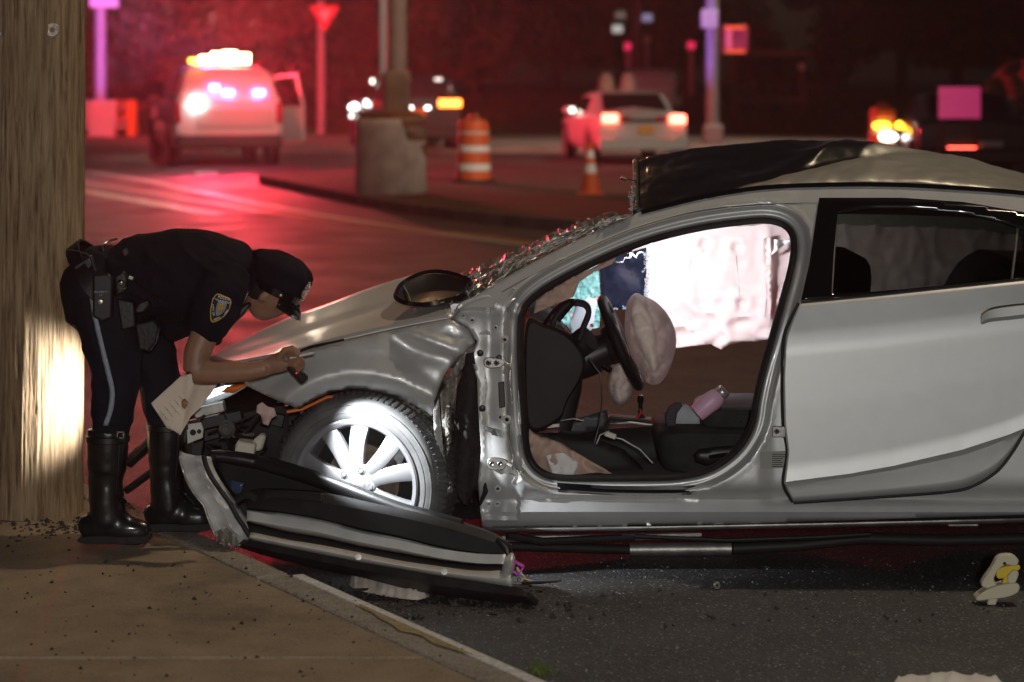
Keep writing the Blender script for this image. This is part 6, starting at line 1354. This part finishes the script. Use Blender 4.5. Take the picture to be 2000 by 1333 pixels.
vehicle('police_sedan', d3, R(7.5), 'silver police saloon driving off with both brake lamps glowing', M['vgrey'], 4.9, 1.86, 1.42, .92, 'sedan', dict(
    bumper=M['vgrey'], lamps=[(-.66, .90, .30, .17, tail((1, .10, .06), 16)), (.68, .88, .30, .17, tail((1, .10, .06), 16)), (-.36, .88, .22, .11, dull_red), (.36, .88, .22, .11, dull_red)], plate=(.06, .68, plm),
    boxes=[('bumper_chrome', (-.42, -.155, .56), (.34, .03, .10), M['vwhite']), ('bumper_chrome', (.72, -.155, .54), (.20, .03, .10), M['vwhite']), ('boot_trim', (0, -.03, .86), (.9, .05, .07), M['black']), ('mirror_glint_box', (-.95, 2.85, 1.02), (.10, .12, .10), emitter('mirror_glint', (1, .95, .8), 5.)), ('exhaust_tip', (.5, -.1, .28), (.12, .1, .06), M['steel'])]))  # small glow box beside the mirror is a glint put in as emission
d4 = V(((1905 - 1000) / F * 40., 40., 0))
vehicle('dark_pickup', d4, R(-4), 'black pickup mostly in darkness with a red lamp above the wreck roof', M['vdark'], 5.2, 2.0, 1.45, .95, 'sedan', dict(lamps=[(-.2, .46 + .02, .52, .14, tail((1, .08, .05), 10))], boxes=[('tailgate_badge', (.25, -.03, .60), (.4, .03, .1), M['vgrey'])]))
d5 = V(((1275 - 1000) / F * 66., 66., .3))
vehicle('parked_van', d5, R(4), 'pale parked van roof showing behind the silver police saloon', M['vwhite'], 4.6, 1.6, 1.62, 1.0, 'suv', dict(lamps=[(-.7, 1.0, .1, .3, dull_red), (.7, 1.0, .1, .3, dull_red)]))
for tx, ty, pw__ in ((-10.85, 63.5, 16000), (4.72, 57., 7000)):        # assumed blue beams, added at the lightbar to tint the two far posts
    light('added_blue_beam', 'SPOT', sp_loc + mR @ V((-.5 if tx < 0 else .55, 1.3, 2.2)), pw__, (.20, .18, 1), .08, (tx, ty, 3.2), 16, .6)
# ================================================================= street furniture
def post(mb, base, h, r, seg=14): mb.lathe([(r * 1.0, 0), (r * .86, h)], base, (0, 0, 1), seg)
def cobra(parent, top, head, m):
    mb = MB(); mb.tube([top + V((0, 0, -.5)), top + V((0, 0, .1)), top.lerp(head, .5) + V((0, 0, .35)), head + V((0, 0, .16))], [.06, .055, .045, .04], 8); mb.build('lamp_arm', m, parent)
    mb = MB(); mb.ball(head + V((0, 0, .16)), (.34, .16, .07), None, 16, 8); mb.build('lamp_head', m, parent)
    mb = MB(); mb.ball(head + V((0, 0, .11)), (.22, .11, .035), None, 14, 6); mb.build('lamp_glass', emitter('lamp_glow', (1, .82, .55), 12), parent)
M['stained'] = mat('stained_concrete', (.58, .54, .48), .85, var=.22, vscale=4, bump=.3, bscale=18)
M['rustbrown'] = mat('rust_stain', (.16, .075, .03), .85, var=.4, vscale=6, bump=.3, bscale=18)
lb0 = G(763, 378, .14); lp = thing('lamp_post', lb0, 'street lamp post set in a thick pale concrete drum on the median', 'lamp post')
kk = lb0.y / F
mb = MB(); mb.lathe([(70 * kk, -.05), (70 * kk, .12), (68 * kk, .9), (66 * kk, 143 * kk), (60 * kk, 148 * kk)], lb0, (0, 0, 1), 40); mb.build('concrete_drum', M['stained'], lp, angle=50)
mb = MB(); cols = []
for z, a0 in ((.50, .38), (.58, .34), (.66, .30), (.72, .16), (.80, .14), (.9, .12), (1.01, .10)):        # rust-brown stain running round the right flank
    cols.append([lb0 + V((math.cos(a) * (70 - 3 * z) * kk * 1.006, math.sin(a) * (70 - 3 * z) * kk * 1.006, z)) for a in np.linspace(-R(90) + R(200) * a0, R(40), 14)])
mb.loft(cols); mb.build('rust_stain', M['rustbrown'], lp, solid=.004)
mb = MB(); mb.box(lb0 + V((.09, 0, 148 * kk + 45 * kk)), (50 * kk, 50 * kk, 92 * kk)); mb.build('plinth', mat('brown_plinth', (.20, .14, .09), .8, var=.35, vscale=3), lp, bevel=.04)
mb = MB(); mb.lathe([(62 * kk, 0), (60 * kk, .07), (30 * kk, .11)], lb0 + V((0, 0, 146 * kk)), (0, 0, 1), 32); mb.build('drum_cap', M['rustbrown'], lp)
mb = MB(); post(mb, lb0 + V((.085, 0, 1.6)), 7.6, .135); mb.build('post', mat('brown_post', (.26, .20, .16), .6, var=.2, vscale=3), lp)
mb = MB(); mb.box(lb0 + V((-.10, -.06, 3.2)), (.10, .04, 3.2)); mb.build('pale_post_strip', mat('pale_grey_strip', (.45, .43, .45), .4), lp, bevel=.01)  # pale strip along the left edge of the post
cobra(lp, lb0 + V((.085, 0, 9.2)), LAMP_MEDIAN, M['greypaint'])  # lamp head above the view is assumed
# traffic drum(s)
M['drum_o'] = mat('orange_drum_plastic', (.62, .10, .02), .5, var=.12, vscale=4); M['refl'] = mat('reflective_white', (.72, .70, .68), .4)
def drum(base, label, s=1.):
    t = thing('traffic_drum', base, label, 'traffic drum', 'striped traffic drums')
    mb = MB(); mb.lathe([(.33, .0), (.33, .05), (.28, .06)], base, (0, 0, 1), 24); mb.build('rubber_base', M['rubber'], t)
    lv = [(.05, .18, 'drum_o'), (.18, .29, 'refl'), (.29, .46, 'drum_o'), (.46, .56, 'refl'), (.56, .73, 'drum_o'), (.73, .76, 'refl'), (.76, .90, 'drum_o')]
    for z0, z1, m in lv:
        r0, r1 = .262 - .04 * z0, .262 - .04 * z1; mb = MB(); mb.lathe([(r0 - .012, z0), (r0, z0 + .012), (r1, z1 - .012), (r1 - .012, z1)], base, (0, 0, 1), 28); mb.build('band', M[m], t)
    mb = MB(); mb.lathe([(.21, .89), (.20, .93), (.10, .95), (.0001, .95)], base, (0, 0, 1), 24); mb.build('drum_top', M['drum_o'], t)
    mb = MB(); mb.tube([base + V((-.08, 0, .94)), base + V((-.06, 0, 1.0)), base + V((.06, 0, 1.0)), base + V((.08, 0, .94))], .02, 8); mb.build('handle', M['drum_o'], t); return t
drum(G(925, 358, .14), 'orange and white striped traffic drum beside the concrete lamp post')
d2_ = drum(P(1724, 313, 43.), 'orange and white traffic drum with warning lamps and painted glints behind the buckled roof')
for px_, py_, m_ in ((1722, 246, amber), (1766, 245, amber), (1735, 268, white_l), (1775, 272, emitter('dim_glow', (1, .95, .85), 1.5))): mb = MB(); mb.ball(P(px_, py_, 42.7), (.16, .06, .07), None, 12, 8); mb.build('warning_lamp_and_glint', m_, d2_)  # white balls are glints put in as glow, amber ones are lamps
cb0 = G(1153, 382, .14); cn = thing('traffic_cone', cb0, 'orange traffic cone with white collar on the median behind the wreck', 'traffic cone')
mb = MB(); mb.box(cb0 + V((0, 0, .02)), (.36, .36, .04)); mb.build('cone_base', M['drum_o'], cn, bevel=.02)
for z0, z1, m in ((.03, .30, 'drum_o'), (.30, .42, 'refl'), (.42, .50, 'drum_o'), (.50, .60, 'refl'), (.60, .70, 'drum_o')):
    f_ = lambda z: .135 - .15 * z; mb = MB(); mb.lathe([(f_(z0), z0), (f_(z1), z1)], cb0, (0, 0, 1), 20); mb.build('cone_band', M[m], cn)
# yield sign
yd = 64.5; yb_ = V(((627 - 1000) / F * yd, yd, .15)); ys = thing('yield_sign', yb_, 'red triangular yield sign on a grey post on the far bank', 'sign')
mb = MB(); post(mb, yb_, 3.6, .11); mb.build('sign_post', M['greypaint'], ys)
tri_ = lambda s, y, c: [V((c.x - s, y, c.z + s * .55)), V((c.x + s, y, c.z + s * .55)), V((c.x, y, c.z - s * 1.15))]
cS = P(634, 28, yd - .2); mb = MB(); mb.prism(tri_(.41, yd - .2, cS), (0, .03, 0)); mb.build('sign_plate', mat('sign_red', (.60, .02, .02), .4), ys, bevel=.02)
mb = MB(); mb.prism(tri_(.19, yd - .235, cS), (0, .02, 0)); mb.build('sign_field', M['refl'], ys)
# left post with sign, barrier
lpd = 63.5; l0 = V(((196 - 1000) / F * lpd, lpd, .13)); lf = thing('assumed_street_lamp', l0, 'tall pale post with assumed street lamp behind the white barrier', 'lamp post')
mb = MB(); post(mb, l0, 8.6, .16); mb.build('post', M['greypaint'], lf); mb = MB(); mb.box(P(203, 2, lpd - .3), (.75, .05, .35)); mb.build('sign_plate', M['refl'], lf, bevel=.02); cobra(lf, l0 + V((0, 0, 8.6)), LAMP_FAR, M['greypaint'])  # lamp arm and head are assumed, above the view
def barrier(px, w_, m, label, ry=0.):
    b0 = G(px, 252); b0 = V(((px - 1000) / F * 63., 63., .14)); t = thing('road_barrier', b0, label, 'barrier', 'plastic road barriers at the far kerb'); hw = w_ / 2
    prof = [(-.30, 0), (-.30, .18), (-.16, .40), (-.12, .95), (.12, .95), (.16, .40), (.30, .18), (.30, 0)]; mb = MB(); mb.prism([b0 + V((-hw, y, z)) for y, z in prof], (w_, 0, 0)); mb.build('shell', m, t, bevel=.03)
    mb = MB(); mb.box(b0 + V((0, -.15, .62)), (w_ * .86, .04, .12)); mb.build('rib', m, t, bevel=.01)
barrier(205, 1.30, mat('white_barrier', (.60, .60, .62), .5), 'white plastic barrier at the far kerb beside the police truck'); barrier(246, .55, mat('orange_barrier', (.72, .24, .03), .5), 'orange plastic barrier end standing next to the white one')
barrier(120, 1.6, mat('white_barrier', (.60, .60, .62), .5), 'white plastic barrier half hidden by the timber pole')
# signal post with pedestrian head
sd_ = 57.; s0 = V(((1391 - 1000) / F * sd_, sd_, .13)); sg_ = thing('signal_post', s0, 'grey post carrying a red-lit pedestrian signal box behind the wreck', 'signal post')
mb = MB(); post(mb, s0 + V((0, 0, .4)), 8.6, .155); mb.build('post', M['greypaint'], sg_); mb = MB(); mb.box(s0 + V((.02, 0, .22)), (.46, .46, .46)); mb.build('post_base', M['greypaint'], sg_, bevel=.06)
mb = MB(); mb.box(P(1386, 37, sd_ - .25), (.40, .06, .44)); mb.build('button_plate', M['refl'], sg_, bevel=.02)
hc = P(1436, 77, sd_ - .05); hb = mat('signal_housing', (.45, .05, .03), .5); mb = MB(); mb.box(hc, (.62, .30, .66)); hb_o = mb.build('signal_head', hb, sg_, bevel=.05)
sgm = emitter('signal_red', (1, .10, .03), 1.2)
for zz in (.27, -.29): mb = MB(); mb.box(hc + V((-.02, -.16, zz)), (.46, .12, .07)); mb.build('signal_visor', sgm, hb_o)
mb = MB(); mb = MB(); mb.box(hc + V((-.16, -.155, 0)), (.13, .02, .44)); mb.build('signal_lens', emitter('signal_pink', (1, .12, .3), .8), hb_o)
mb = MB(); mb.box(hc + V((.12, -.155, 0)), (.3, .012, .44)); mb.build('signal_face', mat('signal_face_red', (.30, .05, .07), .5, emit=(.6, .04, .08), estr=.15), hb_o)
cobra(sg_, s0 + V((0, 0, 9.)), LAMP_RIGHT, M['greypaint'])  # assumed lamp put on this post, above the view, lights the far kerb
# far signal mast, delineators, fence
mm = V(((1245 - 1000) / F * 80., 80., .9)); fm = thing('signal_mast', mm, 'dark signal mast with small pale fittings far beyond the silver saloon', 'signal mast')
mb = MB(); post(mb, mm, 6, .22); mb.build('mast', mat('dark_mast', (.03, .03, .035), .5), fm)
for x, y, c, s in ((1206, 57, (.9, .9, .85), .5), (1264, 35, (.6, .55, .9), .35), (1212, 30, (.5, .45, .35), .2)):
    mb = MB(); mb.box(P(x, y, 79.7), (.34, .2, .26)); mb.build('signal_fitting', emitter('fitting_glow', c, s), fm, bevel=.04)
mb = MB(); mb.tube([P(1200, 50, 79.9), P(1245, 44, 79.9), P(1285, 34, 79.9)], .04, 6); mb.build('cross_arm', M['dark'], fm)
for i, (x, y0, y1, red) in enumerate(((1227, 92, 140, 1), (1264, 78, 130, 0), (1350, 90, 130, 1))):
    dd = 82.; p0 = P(x, y1 + 40, dd); t = thing('delineator_post', V((p0.x, dd, 1.0)), ('slim grey marker post with a red reflector, left of the signal mast' if i == 0 else 'slim pale marker post right beside the signal mast' if i == 1 else 'slim grey marker post with a red reflector next to the signal post'), 'marker post')
    mb = MB(); mb.tube([V((p0.x, dd, .9)), P(x, y0, dd)], .10, 8); mb.build('shaft', mat('marker_grey', (.35, .33, .34), .5), t)
    mb = MB(); mb.lathe([(.13, -.1), (.13, .14)], P(x, y0, dd - .02), (0, 0, 1), 10); mb.build('reflector', emitter('reflector_red_glow', (1, .03, .12), .9) if red else M['refl'], t)  # red shine of the reflector is put in as emission
for i, (x, y, c) in enumerate(((1184, 165, (.50, .38, .30)), (1226, 168, (.62, .40, .36)))):
    p0 = V(((x - 1000) / F * 62., 62., .14)); t = thing('wrapped_bollard', p0, ('tan wrapped bollard behind the silver police saloon' if i == 0 else 'pinkish wrapped bollard behind the silver police saloon roof'), 'bollard'); mb = MB(); mb.lathe([(.24, 0), (.26, .5), (.22, 1.2), (.20, 1.45), (.12, 1.62), (.0001, 1.66)], p0, (0, 0, 1), 16); mb.build('wrap', mat('wrap_cloth', c, .8, var=.3, vscale=5), t); mb = MB(); mb.lathe([(.27, .55), (.27, .62)], p0, (0, 0, 1), 16); mb.build('strap', M['dark'], t)
fn = thing('rail_fence', V((7.4, 70, .6)), 'dim two-rail fence with a ball-topped post beyond the signal post', 'fence')
for x, yt in ((1432, 105), (1568, 128)):
    p = P(x, yt, 70); mb = MB(); mb.tube([V((p.x, 70, .5)), p], .09, 8); mb.build('fence_post', mat('fence_brown', (.12, .09, .07), .8), fn)
mb = MB(); mb.ball(P(1566, 131, 69.9), .12, nu=12, nv=8); mb.build('post_ball', mat('ball_pale', (.75, .72, .66), .3), fn)
for y in (104, 196): mb = MB(); mb.box((P(1432, y, 70) + P(1575, y, 70)) / 2, (2.2, .06, .16)); mb.build('fence_rail', mat('fence_brown', (.16, .12, .10), .8), fn)
# square road-work sign and tarpaulin load at the right
rs = thing('roadwork_sign', V(((1874 - 1000) / F * 38, 38, 0)), 'square sign board at the right with pink emergency light put in as glow', 'sign')
cS = P(1874, 201, 38); mb = MB(); mb.box(cS, (.66, .03, .50)); mb.build('sign_board', mat('pink_board_baked_glow', (.5, .08, .18), .5, var=.3, vscale=2, emit=(.8, .05, .22), estr=.42), rs, bevel=.01)  # red light falling on the board is put in as emission
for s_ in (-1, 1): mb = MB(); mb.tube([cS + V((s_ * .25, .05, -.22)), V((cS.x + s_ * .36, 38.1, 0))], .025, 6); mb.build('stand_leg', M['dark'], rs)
td = 44.; tp = thing('tarpaulin_load', V(((1985 - 1000) / F * td, td, 0)), 'brown tarpaulin covered load rising at the right behind the sign', 'tarpaulin')
mb = MB(); o_ = [(1893, 232), (1905, 210), (1930, 160), (1960, 130), (1985, 118), (2060, 112), (2100, 250), (2000, 262), (1950, 245)]
vv, tr_ = panel_mesh(o_, step=9); mk('cover', [P(a, b, td + .3 * nz(a * .03, b * .03) - .004 * (a - 1893)) for a, b in vv], tr_, mat('brown_tarp', (.20, .12, .07), .8, var=.3, vscale=2), tp, solid=.06)
mb = MB(); mb.box(V(((2010 - 1000) / F * td, td + .2, .35)), (1.6, 1.2, .7)); mb.build('pallet', M['dark'], tp, bevel=.03)
# small distant lamp seen over the trees
fl = thing('distant_lamp', P(932, 45, 74), 'tiny pale lamp glimmering in the dark trees above the traffic drum', 'lamp')
mb = MB(); mb.ball(P(932, 45, 74), .10, nu=10, nv=8); mb.build('bulb', emitter('distant_glow', (.8, .78, .5), 1.6), fl); mb = MB(); mb.tube([P(932, 45, 74.1), V((P(932, 45, 74).x, 74.1, .8))], .04, 6); mb.build('stem', M['dark'], fl)
sdl = thing('assumed_street_lamp', V((10.2, 21.5, 0)), 'assumed tall grey street lamp, out of view, at the roadside beyond the wreck', 'lamp post')  # unseen lamp assumed here to light the far vehicles and median
mb = MB(); post(mb, V((10.2, 21.5, 0)), 9., .12); mb.build('post', M['greypaint'], sdl); cobra(sdl, V((10.2, 21.5, 9.)), ASSUMED_LAMP_SIDE + V((0, 0, .1)), M['greypaint'])
# assumed street lamp over the wreck (post outside the view) and assumed work light on its tripod behind the photographer
nl = thing('assumed_street_lamp', V((6.0, 11.4, 0)), 'assumed tall grey street lamp post, out of view, beside the rear of the wreck', 'lamp post')
mb = MB(); post(mb, V((6.0, 11.4, 0)), 7.8, .11); mb.build('post', M['greypaint'], nl); cobra(nl, V((6.0, 11.4, 7.8)), ASSUMED_LAMP_NEAR + V((0, 0, .10)), M['greypaint'])
wk = thing('assumed_work_light', V((ASSUMED_WORK.x, ASSUMED_WORK.y - .2, 0)), 'assumed unseen tripod work light behind the photographer shining on the wreck', 'work light')  # added frontal key light with no source in view, brightens the car side
mb = MB(); mb.tube([V((ASSUMED_WORK.x, ASSUMED_WORK.y - .2, .5)), V((ASSUMED_WORK.x, ASSUMED_WORK.y - .2, ASSUMED_WORK.z - .15))], .025, 8); mb.build('mast', M['steel'], wk)
for a in (0, 2.1, 4.2): mb = MB(); mb.tube([V((ASSUMED_WORK.x, ASSUMED_WORK.y - .2, .9)), V((ASSUMED_WORK.x + .6 * math.cos(a), ASSUMED_WORK.y - .2 + .6 * math.sin(a), .01))], .018, 6); mb.build('leg', M['black'], wk)
mb = MB(); mb.box(ASSUMED_WORK + V((0, -.16, 0)), (.42, .14, .30)); mb.build('lamp_housing', M['black'], wk, bevel=.02); mb = MB(); mb.box(ASSUMED_WORK + V((0, -.08, 0)), (.36, .02, .24)); mb.build('lamp_glass', emitter('assumed_work_glow', (1, .95, .86), 6), wk)
# ================================================================= dark trees along the far side
def leaf_mesh(seed, n, rx, rz, s):
    rnd = random.Random(seed); vs = []; fs = []
    cl = [(V((rnd.gauss(0, .5) * rx, rnd.gauss(0, .5) * rx, rz + rnd.uniform(-.85, .9) * rz)), rnd.uniform(.25, .5) * rx) for _ in range(26)]
    for i in range(n):
        c, r = cl[i % 26]; d = V((rnd.gauss(0, 1), rnd.gauss(0, 1), rnd.gauss(0, 1))).normalized() * r * rnd.random() ** .4; p = c + d
        if p.z < .1: p.z = .1 + rnd.random()
        a = V((rnd.gauss(0, 1), rnd.gauss(0, 1), rnd.gauss(0, 1))).normalized() * s * rnd.uniform(.6, 1.3); b = a.cross(V((rnd.gauss(0, 1), rnd.gauss(0, 1), rnd.gauss(0, 1)))).normalized() * s * .5; k = len(vs)
        vs += [p - a, p + b, p + a, p - b]; fs.append((k, k + 1, k + 2, k + 3))
    me = bpy.data.meshes.new('crown'); me.from_pydata([tuple(v) for v in vs], [], fs); me.materials.append(M['leaf']); return me, cl
LM = [leaf_mesh(11 + i, 7500, 2.6, 3.2, .20) for i in range(3)]
SM = leaf_mesh(40, 1800, 1.1, 1.5, .18)
def tree(x, y, z, sc, i, label, grp, small=False):
    t = thing('tree', (x, y, z), label, 'tree', grp, rz=i * 1.3); me, cl = SM if small else LM[i % 3]
    o = bpy.data.objects.new('crown', me); COL.objects.link(o); o.parent = t; o.scale = (sc, sc, sc); o.location = (0, 0, .3 if small else .9)
    mb = MB(); h = (3. if small else 6.) * sc; mb.tube([V((0, 0, -.2)), V((.1, 0, h * .3)), V((-.1, .1, h * .6)), V((0, 0, h))], [.20 * sc, .16 * sc, .11 * sc, .03 * sc], 8)
    for c, r in cl[:7]: mb.tube([V((0, .05, h * .3)), V((c.x * sc * .5, c.y * sc * .5, c.z * sc * .8 + .4)), V((c.x * sc, c.y * sc, c.z * sc + .6))], [.09 * sc, .05 * sc, .02 * sc], 6)
    mb.build('trunk', M['bark'], t, local=True)
tl = [(-17.5, 72, 1.15), (-14.6, 69, 1.0), (-12., 71, 1.1), (-9.6, 68.5, 1.0), (-7.2, 70, 1.1), (-5.0, 69, 1.0), (-2.4, 72, 1.1), (-19, 92, 1.25), (-15.5, 86, 1.1), (-11.5, 90, 1.3), (-8, 88, 1.15), (-4.5, 86, 1.2), (-1.2, 90, 1.2), (1.6, 87, 1.15), (4.4, 88, 1.2), (6.8, 93, 1.0), (13.9, 86, 1.2), (16.6, 90, 1.35), (19.5, 84, 1.3), (22.5, 90, 1.3)]
for i, (x, y, sc) in enumerate(tl): tree(x, y, .5 if y < 80 else 1.0, sc, i, 'leafy tree standing close behind the police truck and its barrier' if y < 80 and x < -5.5 else 'leafy tree standing behind the yield sign' if y < 80 else 'leafy dark tree in the back row on the far bank', 'trees along the far bank')
for i, (x, y, sc) in enumerate(((9.3, 92, .78), (10.2, 94, .68), (11.4, 95, .5), (12.2, 93, .55))): tree(x, y, 1.0, sc, i, 'small dark conifer-like tree outlined against the dim sky gap', 'small trees in the sky gap', True)
HAZE = .0012
# ---------------------------------------------------------------- humid night air
mb = MB(); mb.box((0, 85, 8.5), (300, 240, 19))
hz = mb.build('haze', M['paint'], smooth=False); hz.data.materials.clear()
hm = bpy.data.materials.new('night_air'); hm.use_nodes = True; n = hm.node_tree.nodes
for x in list(n):
    if x.type != 'OUTPUT_MATERIAL': n.remove(x)
pv = n.new('ShaderNodeVolumePrincipled'); pv.inputs['Density'].default_value = HAZE; pv.inputs['Color'].default_value = (.95, .95, .95, 1); pv.inputs['Anisotropy'].default_value = .74
hm.node_tree.links.new(pv.outputs[0], [x for x in n if x.type == 'OUTPUT_MATERIAL'][0].inputs['Volume'])
hz.data.materials.append(hm); tag(hz, 'thin humid night air lit by the lamps', 'haze', kind='stuff')
